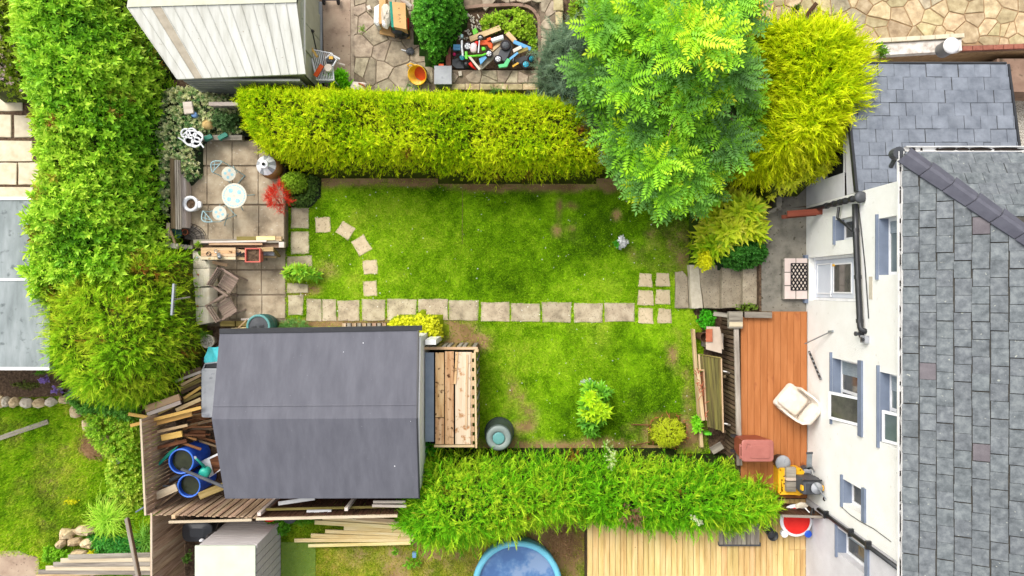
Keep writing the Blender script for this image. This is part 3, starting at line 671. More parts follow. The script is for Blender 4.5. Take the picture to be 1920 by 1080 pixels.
# --- upper-left neighbour's yard (paving, planter) at +0.4
ZN = .4
ny_ = empty('neighbour_paving', G(730, 90, 0), 'structure')
put('paving_base', MB().prism(GP([(658, -70), (1110, -70), (1110, 172), (658, 172)], ZN), -.03, ZN - .012), M['mortar'], ny_)
crazy(ny_, GP(rect(660, -30, 812, 172), ZN), ZN - .05, ZN + .006, .52, M['crazy_grey'], 3)
concp = put('concrete_path', MB().prism(GP([(604, -60), (657, -60), (657, 168), (608, 168)], ZN), -.03, ZN), M['concrete'], kind='structure')
put('path_strip', MB().prism(GP(rect(657.5, -60, 664, 165), ZN + .01), ZN - .03, ZN + .012), M['crazy_grey'], ny_)
# planter: raised bed with a rounded wall of stones
plw = thing('raised_planter', 'rounded raised planter of crazy paving stones round the heap of toys', 'planter', G(950, 80, 0))
def arc(cx, cy, rx, ry, a0, a1, n): return [(cx + rx * math.cos(math.radians(a0 + (a1 - a0) * i / n)), cy - ry * math.sin(math.radians(a0 + (a1 - a0) * i / n))) for i in range(n + 1)]
ZW = .62
inner_px = [(846, 128), (846, 60)] + arc(870, 45, 22, 30, 180, 110, 3) + [(905, 12), (960, 10)] + arc(975, 45, 36, 34, 80, 0, 5) + [(1012, 120), (1006, 130)]
outer_px = [(838, 168), (838, 40), (850, -6), (905, -16), (985, -16)] + arc(1010, 30, 36, 44, 70, 0, 4) + [(1052, 60), (1046, 168)]
put('planter_base', MB().prism(GP(rect(838, 131, 1035, 168), ZW), 0, ZW - .012), M['mortar'], plw)
crazy(plw, GP(rect(846, 132, 1034, 156), ZW), ZW - .1, ZW + .008, .36, M['crazy_grey'], 8, gap=.02)
for i in range(7): put('edge_stone', MB().prism(jag(GP(rect(846 + i * 27, 157, 872 + i * 27, 168), ZW + .01), .01, 2, i), .02, ZW + .012, .015), M['rockmat'] if i % 2 else M['crazy_tan'], plw)
put('planter_side', MB().prism(GP([(1012, 0), (1048, 0), (1052, 70), (1046, 131), (1012, 131)], ZW), 0, ZW - .012), M['mortar'], plw)
crazy(plw, GP([(1014, -14), (1042, -14), (1047, 70), (1040, 130), (1014, 130)], ZW), ZW - .1, ZW + .006, .34, M['crazy_grey'], 9, gap=.02)
crazy(plw, GP([(905, -20), (1012, -20), (1012, 14), (975, 6), (905, 8)], ZW), ZW - .1, ZW + .006, .36, M['crazy_grey'], 10, gap=.02)
for i in range(5):
    y = -5 + i * 27; put('edge_stone', MB().prism(jag(GP(rect(1042 - (4 if i == 0 else 0), y, 1056 - i * .5, y + 25), ZW + .015), .012, 2, i + 30), .02, ZW + .02, .015), M['crazy_tan'], plw)
put('planter_side', MB().prism(GP(rect(836, 50, 845, 131), ZW), 0, ZW), M['brick'], plw)
for (p, q_) in zip(inner_px[1:-1], inner_px[2:]):
    a = G(*p, ZW - .06); b_ = G(*q_, ZW - .06); plank('brick_lip', a, b_, .09, .14, M['brownwall'], plw)
put('planter_soil', MB().prism(GP(inner_px, .5), .02, .5), M['soil'], plw)
bed2 = put('flower_bed', MB().prism(GP([(1056, -20), (1098, -20), (1098, 110), (1050, 110)], .45), 0, .43), M['soil'], kind='structure')
be = thing('bed_edging', 'narrow brick edging strip beside the flower bed at the top', 'edging', G(1100, 30, .4))
for i in range(6): put('brick', MB().prism(GP(rect(1097, -18 + i * 15, 1104, -4 + i * 15), .5), .3, .5, .006), M['brick'], be)
put('neighbour_path', MB().prism(GP(rect(1105, -20, 1200, 120), ZN), 0, ZN + .01), M['concrete'], kind='structure')
# --- upper right terrace: tan crazy paving at +2, its brown retaining wall
ZR = 2.0
tr = empty('upper_terrace', G(1700, 40, 0), 'structure')
put('terrace_base', MB().prism(GP([(1300, -120), (2200, -120), (2200, 92), (1815, 99), (1640, 110), (1300, 120)], ZR), -.03, ZR - .012), M['mortar_tan'], tr)
crazy(tr, GP([(1420, -40), (1990, -40), (1990, 84), (1820, 92), (1600, 92), (1420, 92)], ZR), ZR - .05, ZR + .008, .44, M['crazy_tan'], 14, gap=.028, mats=[M['crazy_tan']] * 9 + [M['crazy_grey']])
rw = thing('retaining_wall', 'brown rendered retaining wall below the tan crazy paving', 'wall', G(1780, 110, ZT))
ys = (540 - 100) / FPX * 18.0
put('wall', MB().add([(8.2, ys - .12, ZT), (15, ys + .14, ZT), (15, ys + .3, ZT), (8.2, ys + .05, ZT), (8.2, ys - .12, ZR + .05), (15, ys + .14, ZR + .05), (15, ys + .3, ZR + .05), (8.2, ys + .05, ZR + .05)],
    [(3, 2, 1, 0), (4, 5, 6, 7), (0, 1, 5, 4), (1, 2, 6, 5), (2, 3, 7, 6), (3, 0, 4, 7)]), M['brownwall'], rw)
for i in range(24):
    x = 8.3 + i * .27; y = ys - .05 + (x - 8.2) * .0386; plank('coping_brick', (x, y, ZR + .08), (x + .25, y + .01, ZR + .08), .12, .07, M['brick'], rw)
put('gap_ground', MB().prism([(8.0, 5.5), (16, 5.6), (16, 6.4), (8.0, 6.1)], ZT - .02, ZT + .02), M['soil'], kind='structure')
lw = thing('low_wall', 'low wall with flaking white top and cream coping at the crazy paving edge', 'wall', G(1730, 92, ZR))
y0 = (540 - 98) / FPX * 17.9
plank('wall', (8.75, y0 - .02, ZR + .1), (11.72, y0 + .16, ZR + .1), .3, .22, M['flakywhite'], lw)
for i in range(8):
    x = 8.72 + i * .38; y = y0 + .2 + (x - 8.7) * .06; plank('coping_slab', (x, y, ZR + .13), (x + .365, y + .022, ZR + .13), .11, .3, M['slab_left'], lw)
wb = thing('white_cylinder', 'round white topped post standing on the end of the low flaking wall', 'post', G(1785, 88, ZR + .22))
c = G(1785, 85, ZR + .62); put('post', MB().lathe((c.x, c.y, ZR + .22), [(.19, 0), (.19, .36), (.2, .36)], 20), M['grey_pl'], wb, True); put('cap', MB().lathe((c.x, c.y, ZR + .58), [(.205, 0), (.21, .03), (.18, .07), (.1, .085)], 22), M['white_pot'], wb, True)
tg = thing('timber_screen', 'short weathered wooden screen by the golden conifer on the tan paving', 'screen', G(1515, 40, ZR))
for i in range(4): plank('board', G(1502 + i * 1.5, 46 - i * 0, ZR + .12 + i * .14), G(1527 + i * .6, 12, ZR + .12 + i * .14), .03, .13, M['oldwood'], tg)
plank('top_rail', G(1500, 44, ZR + .72), G(1531, 6, ZR + .72), .1, .05, M['brownwood'], tg)
# gravel right of the annex, dark gap
put('gravel', MB().prism(GP([(1880, 180), (2060, 180), (2060, 300), (1880, 300)], ZT), ZT - .012, ZT + .02), M['gravel'], kind='structure')
put('passage_floor', MB().prism(GP([(1870, 110), (2060, 110), (2060, 172), (1870, 172)], 1.9), ZT, 1.9), M['brownwall'], kind='structure')

# --- far left: cream paving, soil bed, stones, concrete
lp = empty('left_paving', G(20, 270), 'structure')
put('paving_base', MB().prism(GP(rect(-120, 100, 120, 380)), -.03, .0), M['soil'], lp)
for x0, x1, y0, y1 in [(-40, 42, 168, 208), (-30, 21, 215, 257), (26, 60, 216, 257), (-40, 60, 264, 302), (-30, 31, 305, 346), (34, 74, 305, 346), (-40, 62, 350, 372)]: slab(rect(x0, y0, x1, y1), -.03, .03, M['slab_left'], lp)
put('soil_bed', MB().prism(GP([(-80, 692), (118, 692), (118, 742), (-80, 748)]), -.03, .06), M['soil'], kind='structure')
put('rough_slab', MB().prism(jag(GP([(-60, 1040), (34, 1032), (72, 1048), (76, 1140), (-60, 1140)], .05), .02, 4, 4), -.03, .05), M['concrete'], kind='structure')
for i, (cx, cy, rx, ry) in enumerate([(4, 752, 10, 12), (17, 753, 8, 10), (33, 753, 10, 10), (54, 754, 12, 10), (78, 754, 12, 9), (100, 753, 11, 9), (128, 748, 14, 8)]):
    c = G(cx, cy); tag(put('edging_stone', MB().rock((c.x, c.y, .1), rx * .0156, ry * .0156, .16, i + 3), [M['rockmat'], M['palestone']][i % 2]), ['tan edging stone at the picture edge below the soil bed', 'narrow orange edging stone second in the row below the soil bed', 'third edging stone counted from the picture edge below the soil bed', 'squarish edging stone in the middle of the row below the soil bed', 'broad edging stone just right of the middle of the row below the soil bed', 'edging stone next to last before the blue flowers', 'last edging stone of the row under the blue flowers'][i], 'stone', 'stones edging the soil bed')
for i, (cx, cy, rx, ry, lb) in enumerate([(147, 768, 12, 15, 'large orange tan stone lying at the foot of the yellow green conifer'), (168, 797, 12, 12, 'tan stone between the orange stone and the brown grass heap'), (180, 805, 9, 12, 'slim grey stone nearest the brown grass heap'), (201, 822, 10, 8, 'small pale block lying in weeds near the fence')]):
    c = G(cx, cy); tag(put('stone', MB().rock((c.x, c.y, .08), rx * .0156, ry * .0156, .13, i + 23), M['rockmat']), lb, 'stone')
for i, (cx, cy, rx, ry, lb) in enumerate([(132, 998, 14, 10, 'cream rockery stone at the left end of the stone heap'), (165, 992, 20, 10, 'dark topped rockery stone at the back of the heap'), (146, 1012, 12, 8, 'golden rockery stone in the middle of the heap'), (122, 1015, 10, 9, 'low rockery stone at the lower left of the heap'), (152, 1038, 20, 11, 'brown hollow rockery stone in front of the heap'), (172, 1015, 16, 9, 'grey brown rockery stone under the clover')]):
    c = G(cx, cy); tag(put('rockery_stone', MB().rock((c.x, c.y, .12), rx * .0156, ry * .0156, .24, i + 53, jit=.3), M['rockmat']), lb, 'stone')
tag(plank('edging_kerb', G(-20, 828, .04), G(92, 790, .04), .14, .1, M['oldwood']), 'grey kerb strip crossing the left lawn at a slant', 'kerb')
c = G(221, 863); tag(put('white_stone', MB().rock((c.x, c.y, .08), .13, .1, .1, 77), M['white_pot']), 'small white lump lying in the weeds left of the fence', 'stone')
c = G(234, 925); tag(put('stone', MB().rock((c.x, c.y, .06), .08, .11, .1, 78), M['rockmat']), 'rounded pinkish stone in weeds beside the fence', 'stone')

# ------------------------------------------------------------------ buildings
WX = 8.19
def wz(px): return CAMH - FPX * WX / (px - 960)
def wy(px, py): return -(py - 540) * WX / (px - 960)
def wall_plane(root, x, y0, y1, z0, z1, holes, m, depth=.28, name='wall'):
    """wall facing -X with openings (ya, yb, za, zb), reveals as deep as the wall"""
    ysn = sorted({y0, y1, *[h[0] for h in holes], *[h[1] for h in holes]}); zs = sorted({z0, z1, *[h[2] for h in holes], *[h[3] for h in holes]}); b = MB()
    hole = lambda y, z: any(h[0] < y < h[1] and h[2] < z < h[3] for h in holes)
    for a, c in zip(ysn[:-1], ysn[1:]):
        for d, e in zip(zs[:-1], zs[1:]):
            if not hole((a + c) / 2, (d + e) / 2): b.add([(x, a, d), (x, c, d), (x, c, e), (x, a, e)], [(3, 2, 1, 0)])
    X = x + depth
    for ya, yb, za, zb in holes:
        b.add([(x, ya, za), (x, yb, za), (x, yb, zb), (x, ya, zb), (X, ya, za), (X, yb, za), (X, yb, zb), (X, ya, zb)], [(0, 1, 5, 4), (1, 2, 6, 5), (2, 3, 7, 6), (3, 0, 4, 7), (4, 5, 6, 7)])
    b.add([(x, y0, z0), (x, y0, z1), (x + .3, y0, z1), (x + .3, y0, z0), (x, y1, z0), (x, y1, z1), (x + .3, y1, z1), (x + .3, y1, z0)], [(3, 2, 1, 0), (4, 5, 6, 7)])
    return put(name, b, m, root)
def frame_bars(ya, yb, za, zb, x, w=.07, t=.07, mull=()):
    b = MB(); b.span((x, ya, za), (x + t, ya + w, zb)).span((x, yb - w, za), (x + t, yb, zb)).span((x, ya + w, za), (x + t, yb - w, za + w)).span((x, ya + w, zb - w), (x + t, yb - w, zb))
    for m_ in mull: b.span((x + .002, m_ - w / 2, za + w), (x + t - .002, m_ + w / 2, zb - w))
    return b
def window(root, ya, yb, za, zb, glass, label=None, open_y=None, lintel=None, mull=(), ext=.09, blind=True):
    fx = WX + .2
    f = put('window', frame_bars(ya + .003, yb - .003, za + .003, zb - .003, fx, mull=mull), M['upvc'], root, label=label)
    put('pane', MB().span((fx + .03, ya + .06, za + .06), (fx + .045, yb - .06, zb - .06)), M[glass], f)
    s = MB(); s.add([(WX - .06, ya - ext, za - .05), (WX - .06, yb + ext, za - .05), (WX - .003, yb + ext, za - .05), (WX - .003, ya - ext, za - .05), (WX - .06, ya - ext, za - .012), (WX - .06, yb + ext, za - .012), (WX - .003, yb + ext, za - .004), (WX - .003, ya - ext, za - .004)],
              [(3, 2, 1, 0), (4, 5, 6, 7), (0, 1, 5, 4), (1, 2, 6, 5), (2, 3, 7, 6), (3, 0, 4, 7)])
    s.add([(WX - .003, ya + .004, za + .004), (fx, ya + .004, za + .03), (fx, yb - .004, za + .03), (WX - .003, yb - .004, za + .004)], [(0, 1, 2, 3)])
    put('sill', s, M['sill'], f)
    if blind: put('curtain', MB().span((fx + .015, yb - .06 - (yb - ya) * .22, za + .07), (fx + .028, yb - .075, zb - .07)), M['curtain'], f)
    if lintel: put('lintel', MB().span((WX - .05, ya - lintel[0], zb + .01), (WX + .004, yb + lintel[0] * .6, zb + .01 + lintel[1])), M['sill'], f)
    if open_y:
        a, b_, ang = open_y; L = b_ - a; T = Matrix.Translation((fx - .02, (b_ + a) / 2, za + .06)) @ Matrix.Rotation(-ang, 4, 'Y'); h = zb - za - .1; cs = MB(); w = .065
        # top hung casement swung outwards at the bottom
        T = Matrix.Translation((fx - .005, 0, zb - .05)) @ Matrix.Rotation(ang, 4, 'Y')
        for p, q in [((0, a, -h), (.06, a + w, 0)), ((0, b_ - w, -h), (.06, b_, 0)), ((.001, a + w, -h), (.059, b_ - w, -h + w)), ((.001, a + w, -w), (.059, b_ - w, 0))]:
            cs.box(None, [abs(q[i] - p[i]) for i in range(3)], M=T @ Matrix.Translation([(p[i] + q[i]) / 2 for i in range(3)]))
        co = put('casement', cs, M['upvc'], f)
        pn = MB(); pn.box(None, (.02, L - 2 * w, h - 2 * w), M=T @ Matrix.Translation((.03, (a + b_) / 2, -h / 2))); put('pane', pn, M[glass], f)
    return f
EAVE = 5.75
house = thing('house', 'white rendered house with old grey slate roof and blue grey window sills', 'house', (WX, -2, ZT))
def hole_px(pxs, pxt, pya, pyb):      # sill px, head px, sill-level y pixels
    return (wy(pxs, pyb), wy(pxs, pya), wz(pxs), wz(pxt))
H1 = hole_px(1567, 1608, 412, 452); H2 = hole_px(1648, 1683, 410, 516); H3 = hole_px(1561, 1611, 671, 785); H4 = hole_px(1650, 1690, 697, 828); H5 = hole_px(1581, 1618, 898, 943)
HD = (wy(1521, 563), wy(1521, 483), ZT + .16, wz(1608)); H2 = (*H2[:3], 5.6); H4 = (*H4[:3], 5.62)
wall_plane(house, WX, -5.82, 2.27, ZT - .02, EAVE, [H1, H2, H3, H4, H5, HD], M['render'])
put('side_wall', MB().span((WX + .3, 2.0, ZT), (20, 2.268, EAVE - .02)), M['render'], house)
window(house, *H1, 'glass_dark', 'small white window above the red board', blind=False); window(house, *H2, 'glass', 'upper white window nearest the corner', ext=.1)
my = H3[0] + (H3[1] - H3[0]) * .46
window(house, *H3, 'glass_dark', 'open white ground floor window with blue grey lintel', open_y=(H3[0] + .02, my, .28), lintel=(.14, .17), mull=(my + .02,), ext=.14)
my = H4[0] + (H4[1] - H4[0]) * .46
window(house, *H4, 'glass', 'open upper white window', open_y=(H4[0] + .02, my, .28), mull=(my + .02,), ext=.14)
window(house, *H5, 'glass_dark', 'small white window above the yellow crate', lintel=(.12, .14), ext=.1, blind=False)
# back door
ya, yb, za, zb = HD; fx = WX + .14; tz = za + (zb - za) * .83
d = put('door', frame_bars(ya + .004, yb - .004, za + .003, zb - .003, fx, .07, .08), M['upvc'], house, label='white back door with glazed upper half')
put('door_leaf', MB().span((fx + .03, ya + .08, za + .07), (fx + .07, yb - .08, tz)), M['door'], d)
gz0 = za + (tz - za) * .5
put('glazing_bead', frame_bars(ya + .2, yb - .2, gz0, tz - .14, fx + .008, .035, .02), M['upvc'], d)
put('pane', MB().span((fx + .02, ya + .23, gz0 + .03), (fx + .0285, yb - .23, tz - .17)), M['glass_dark'], d)
put('lower_panel', frame_bars(ya + .18, yb - .18, za + .16, gz0 - .12, fx + .012, .03, .017), M['upvc'], d)
put('fanlight', MB().span((fx + .02, ya + .08, tz + .09), (fx + .03, yb - .08, zb - .08)), M['glass'], d); put('transom', MB().span((fx - .004, ya + .08, tz), (fx + .08, yb - .08, tz + .08)), M['upvc'], d)
put('handle', MB().span((fx - .03, ya + .11, gz0 - .1), (fx + .012, ya + .14, gz0 - .07)).span((fx - .03, ya + .14, gz0 - .095), (fx - .012, ya + .26, gz0 - .075)), M['upvc'], d)
put('letter_tag', MB().span((fx + .002, yb - .27, gz0 - .03), (fx + .018, yb - .21, gz0 + .09)), M['yellow'], d)
put('threshold', MB().span((WX - .1, ya - .08, za - .16), (WX - .004, yb + .08, za - .02)), M['sill'], d)
# pipes, lamp, brackets
pz0, pz1 = 3.88, 4.16
pts = [(WX - .1, 1.98, 3.9), (WX - .1, 1.2, 3.94), (WX - .1, -.75, 4.12), (WX - .1, -.9, 4.14), (WX - .09, -.96, 4.16), (WX - .03, -1.0, 4.18), (WX + .05, -1.0, 4.2)]
put('waste_pipe', MB().tube(pts, .07, 10), M['black'], house, True)
for y in (1.4, .3, -.72): put('pipe_collar', MB().tube([(WX - .1, y, 3.92 + (1.4 - y) * .09), (WX - .1, y - .09, 3.93 + (1.4 - y) * .09)], .082, 10), M['black'], house)
put('soil_pipe', MB().tube([(WX - .1, 2.12, ZT), (WX - .1, 2.11, 4.1)], .062, 10), M['black'], house, True)
put('pipe_cap', MB().lathe((WX - .1, 2.11, 4.1), [(.1, 0), (.135, .02), (.135, .09), (.06, .12)], 16), M['dgrey_pl'], house, True)
for z in (2.4, 2.8, 3.1, 3.35, 3.7): put('pipe_joint', MB().lathe((WX - .1, 2.115, z), [(.08, 0), (.08, .1)], 10), M['black'], house)
put('branch_pipe', MB().tube([(WX - .1, 2.0, 3.1), (WX - .09, 1.75, 3.0), (WX - .09, 1.62, 3.25), (WX - .09, 1.3, 3.9)], .035, 7), M['black'], house, True)
put('cable', MB().tube([(WX - .02, 1.9, 3.9), (WX - .02, 1.5, 4.0), (WX - .02, .5, 4.2), (WX - .02, -.7, 4.36)], .012, 5), M['black'], house)
put('bare_patch', MB().box((WX - .004, .28 - .28, 4.42), (.008, .52, .15)), M['palestone'], house, label='long patch of bare cement beside the black pipe')
lm = put('wall_lamp', MB().lathe(None, [(.11, 0), (.11, .03), (.04, .04), (.035, .12), (.055, .12), (.055, .16)], 14, M=Matrix.Translation((WX - .002, -1.07, 4.02)) @ Matrix.Rotation(-math.pi / 2, 4, 'Y')), M['dgrey_pl'], house)
fl = put('floodlight', MB().span((WX - .1, -1.27, 4.13), (WX - .003, -1.1, 4.36)), M['grey_pl'], house); put('lens', MB().span((WX - .112, -1.24, 4.16), (WX - .1, -1.13, 4.25)), M['glass'], fl); put('sensor', MB().rock((WX - .12, -1.18, 4.31), .04, .04, .04, 5), M['black'], fl)
put('line_bracket', MB().tube([(WX - .3, -1.5, 1.62), (WX - .04, -1.1, 2.6)], .018, 6).tube([(WX - .05, -1.12, 2.45), (WX - .01, -1.1, 2.62)], .03, 6), M['metal'], house)
put('iron_bracket', MB().beam((WX - .12, -1.72, 1.45), (WX - .03, -2.42, 1.95), .05, .03), M['black'], house)
for i in range(7):
    t = i / 6; put('bracket_tooth', MB().box((WX - .13 + .09 * t, -1.75 - .64 * t, 1.49 + .48 * t), (.04, .04, .05)), M['metal'], house)
b = MB()
for p, q in zip([(1578, 950), (1596, 966), (1614, 978), (1640, 992)], [(1596, 966), (1614, 978), (1640, 992), (1672, 1016)]): b.tube([(WX - .012, wy(*p), wz(p[0])), (WX - .012, wy(*q), wz(q[0]))], .008, 5)
put('loose_cable', b, M['wire'], house)
# --- main roof
RP = .6; PA = math.atan(RP); cp, sp_ = math.cos(PA), math.sin(PA); E0 = Vector((WX - .07, 2.78, EAVE + .06))
roof = put('roof', MB().add([tuple(E0), (E0.x, -16, E0.z), (E0.x + 5, -16, E0.z + 5 * RP), (E0.x + 5, E0.y - 5, E0.z + 5 * RP), (20, E0.y, E0.z), (20, E0.y - 5, E0.z + 5 * RP)], [(0, 1, 2, 3), (0, 3, 5, 4)]), M['underlay'], house)
put('soffit', MB().add([(E0.x, 2.78, EAVE), (E0.x, -16, EAVE), (WX + .3, -16, EAVE), (WX + .3, 2.0, EAVE), (20, 2.0, EAVE), (20, 2.78, EAVE)], [(0, 3, 2, 1), (0, 5, 4, 3)]), M['white_paint'], house)
def roof_basis(side):
    if side == 'main': u = Vector((0, -1, 0)); v = Vector((cp, 0, sp_))
    else: u = Vector((1, 0, 0)); v = Vector((0, -cp, sp_))
    n = u.cross(v) if u.cross(v).z > 0 else v.cross(u)
    return u, v, n
def lay_slates(roofobj, E, u, v, n, ncol, nrow, w, e, m, name, keep, purple=0.0, u0=0.0, clipper=None, fix=.0):
    q = random.Random(5); tl = e - .012; th = .016
    for j in range(nrow):
        for i in range(-1, ncol):
            a = u0 + i * w + (w / 2 if j % 2 else 0) + q.uniform(-.008, .008); b_ = j * e + q.uniform(-.01, .01)
            if not keep(a, b_, w, e): continue
            ww = w - .011; poly = [(a, b_), (a + ww, b_), (a + ww, b_ + tl), (a, b_ + tl)]; cut = False
            if clipper:
                p2 = clipper(poly); cut = len(p2) != 4 or any(abs(p2[k][0] - poly[k][0]) + abs(p2[k][1] - poly[k][1]) > 1e-6 for k in range(4)); poly = p2
                if len(poly) < 3: continue
            lift = lambda bb: .034 - (bb - b_) / tl * .024
            mm = M['slate_purple'] if q.random() < purple else m
            if not cut:
                s, t = (a + ww / 2), (b_ + tl / 2); c = E + u * s + v * t + n * lift(t); vv = (v * tl - n * .024).normalized(); uu = u + n * q.uniform(-.012, .012); uu.normalize(); nn = uu.cross(vv)
                if nn.z < 0: nn = -nn; uu = -uu
                Mx = Matrix((uu, vv, nn)).transposed().to_4x4(); Mx.translation = c; piece(name, Mx, (round(ww, 3), round(tl, 3), th), mm, roofobj, .004)
            else:
                P = [E + u * s + v * t + n * (lift(t) + th / 2) for s, t in poly]; Q = [p - n * th for p in P]; k = len(P); o = MB().add(P + Q, [tuple(range(k)), tuple(range(2 * k - 1, k - 1, -1))] + [(i2, k + i2, k + (i2 + 1) % k, (i2 + 1) % k) for i2 in range(k)])
                put(name, o, mm, roofobj)
u, v, n = roof_basis('main')
keep = lambda a, b_, w, e: (b_ * cp < a + w + .05)
clipm = lambda poly: clip_half(poly, -1 / math.hypot(1, cp), cp / math.hypot(1, cp), 0)      # v*cp <= u
lay_slates(roof, E0, u, v, n, 27, 8, .345, .30, M['slate'], 'slate', lambda a, b_, w, e: keep(a, b_, w, e), .014, clipper=clipm)
u, v, n = roof_basis('hip')
lay_slates(roof, E0, u, v, n, 9, 6, .36, .27, M['slate'], 'slate', lambda a, b_, w, e: keep(a, b_, w, e) and a < 3.0, .0, clipper=clipm)
# hip tiles along the hip line
hd = Vector((1, -1, RP)).normalized(); base = E0 + Vector((0, 0, .05))
for i in range(6):
    a = base + hd * (.06 + i * .52 - .04); b_ = base + hd * (.04 + (i + 1) * .52 - .03); lift = Vector((0, 0, .03 + .018))
    lat = Vector((1, 1, 0)).normalized(); o = MB(); ring = []
    for p, k in ((a, 1.0), (b_, .9)):
        L0 = p + lift * (1.5 if p is a else .8)
        ring += [L0 - lat * .2 * k + Vector((0, 0, -.085)), L0 - lat * .035 + Vector((0, 0, .035)), L0 + lat * .035 + Vector((0, 0, .035)), L0 + lat * .2 * k + Vector((0, 0, -.085)),
                 L0 - lat * .2 * k + Vector((0, 0, -.11)), L0 + Vector((0, 0, .005)), L0 + lat * .2 * k + Vector((0, 0, -.11))]
    o.add(ring, [(0, 7, 8, 1), (1, 8, 9, 2), (2, 9, 10, 3), (3, 10, 13, 6), (0, 4, 11, 7), (0, 1, 5, 4), (1, 2, 5), (2, 3, 6, 5), (7, 11, 12, 8), (8, 12, 9), (9, 12, 13, 10), (4, 5, 12, 11), (5, 6, 13, 12)]); put('hip_tile', o, M['hip'], roof)
# gutter full of moss along the eave, white
def gutter(root, p0, p1, w, name, m, debris=True, seed=1):
    d = (Vector(p1) - Vector(p0)); L = d.length; x = d / L; s = Vector((0, 0, 1)).cross(x); o = MB(); prof = [(-.5, .5), (-.5, -.1), (-.3, -.45), (.3, -.45), (.5, -.1), (.5, .5), (.38, .5), (.38, -.05), (.22, -.3), (-.22, -.3), (-.38, -.05), (-.38, .5)]
    vs = [Vector(p) + s * a * w + Vector((0, 0, b_ * w)) for p in (p0, p1) for a, b_ in prof]; k = len(prof)
    o.add(vs, [(i, (i + 1) % k, k + (i + 1) % k, k + i) for i in range(k)]); g = put(name, o, m, root)
    if debris:
        q = random.Random(seed); t = .1
        while t < L - .2:
            l = q.choice([.05, .08, .12, .3, .55]) * q.uniform(.7, 1.2); c = Vector(p0) + x * (t + l / 2) + Vector((0, 0, -.03)); a = abs(x.x); put('moss', MB().rock(c, (l / 2 if a > .5 else w * .36), (w * .36 if a > .5 else l / 2), w * .36, int(t * 100), 8, 4, .35), M['guttermoss'], g); t += l + q.choice([-.03, .0, .04, .1, .3])
    return g
gutter(house, (WX - .08, 2.85, EAVE - .02), (WX - .08, -16, EAVE - .02), .115, 'gutter', M['white_paint'], seed=2)
gutter(house, (WX + .02, 2.9, EAVE - .02), (20, 2.9, EAVE - .02), .115, 'gutter', M['white_paint'], seed=7)
put('gutter_outlet', MB().lathe((WX - .12, 2.82, EAVE - .05), [(.12, -.12), (.13, .08)], 12).tube([(WX - .1, 2.8, EAVE - .1), (WX - .06, 2.6, EAVE - .4)], .05), M['dgrey_pl'], house)
put('verge_strip', MB().span((E0.x - .0, 2.7, EAVE + .03), (E0.x + .045, -16, EAVE + .065)), M['white_paint'], house)
# --- neighbour's house section and the rainwater pipe between
nb = thing('neighbour_house', 'lilac white rendered house section below the black drainpipe at the lower right', 'house', (WX, -8, ZT))
H6 = hole_px(1571, 1624, 990, 1036); H6 = (H6[0], H6[1], H6[2], H6[3])
wall_plane(nb, WX, -16, -5.83, ZT - .02, EAVE, [H6], M['render_grey'])
window(nb, *H6, 'glass_dark', 'small white window with dark curtain', lintel=(.14, .14), ext=.12, blind=True)
dp = thing('drainpipe', 'long black rainwater pipe running down the wall between the two houses', 'drainpipe', (WX, -5.85, ZT))
put('pipe', MB().tube([(WX - .07, -5.86, ZT + .9), (WX - .07, -5.9, EAVE - .1)], .05, 9), M['black'], dp, True)
for z in (2.3, 3.6, 4.4): put('bracket', MB().span((WX - .13, -5.96, z), (WX - .002, -5.77, z + .06)), M['black'], dp)
put('hose_loop', MB().torus(None, .13, .022, 16, 6, M=Matrix.Translation((WX - .22, -5.98, 1.9)) @ Matrix.Rotation(.9, 4, 'Y')), M['black'], dp)
# --- slate roofed annex
an = thing('annex', 'single storey white annex with new blue grey slate roof', 'annex', (10, 3.9, ZT))
AE = Vector((WX - .06, 5.45, 3.32)); ap = math.radians(10); av = Vector((0, -math.cos(ap), math.sin(ap))); au = Vector((1, 0, 0)); anr = Vector((0, math.sin(ap), math.cos(ap))); ALEN = 3.22
aw = (2.85, 3.75, 2.05, 3.12)
wall_plane(an, WX, 2.275, 5.4, ZT - .02, 3.2, [aw], M['render_grey'])
put('dark_opening', MB().span((WX + .12, aw[0], aw[2]), (WX + .15, aw[1], aw[3])), M['black_matt'], an)
put('wall_top', MB().add([(WX, 2.275, 3.3), (WX, 5.4, 3.1), (WX, 5.4, 3.22), (WX, 2.275, 3.76), (WX + .28, 2.275, 3.3), (WX + .28, 5.4, 3.1), (WX + .28, 5.4, 3.22), (WX + .28, 2.275, 3.76)], [(0, 3, 2, 1), (4, 5, 6, 7), (3, 7, 6, 2)]), M['render_grey'], an)
put('end_wall', MB().span((WX + .3, 5.1, ZT), (12.0, 5.38, 3.2)).span((11.75, 2.28, ZT), (12.0, 5.1, 3.3)), M['render_grey'], an)
A1 = AE + av * ALEN
ar = put('roof', MB().add([tuple(AE), tuple(AE + au * 3.95), tuple(A1 + au * 3.95), tuple(A1), tuple(AE - anr * .08), tuple(AE + au * 3.95 - anr * .08), tuple(A1 + au * 3.95 - anr * .08), tuple(A1 - anr * .08)], [(3, 2, 1, 0), (4, 5, 6, 7), (0, 1, 5, 4), (1, 2, 6, 5), (2, 3, 7, 6), (3, 0, 4, 7)]), M['underlay'], an)
def cl_a(poly):
    for nx, ny, c in ((-1, 0, 0), (1, 0, 3.94), (0, 1, ALEN)): poly = clip_half(poly, nx, ny, c) if len(poly) > 2 else poly
    return poly
lay_slates(ar, AE, au, av, anr, 11, 10, .392, .335, M['slate_new'], 'slate', lambda a, b_, w, e: True, 0, clipper=cl_a, u0=0)
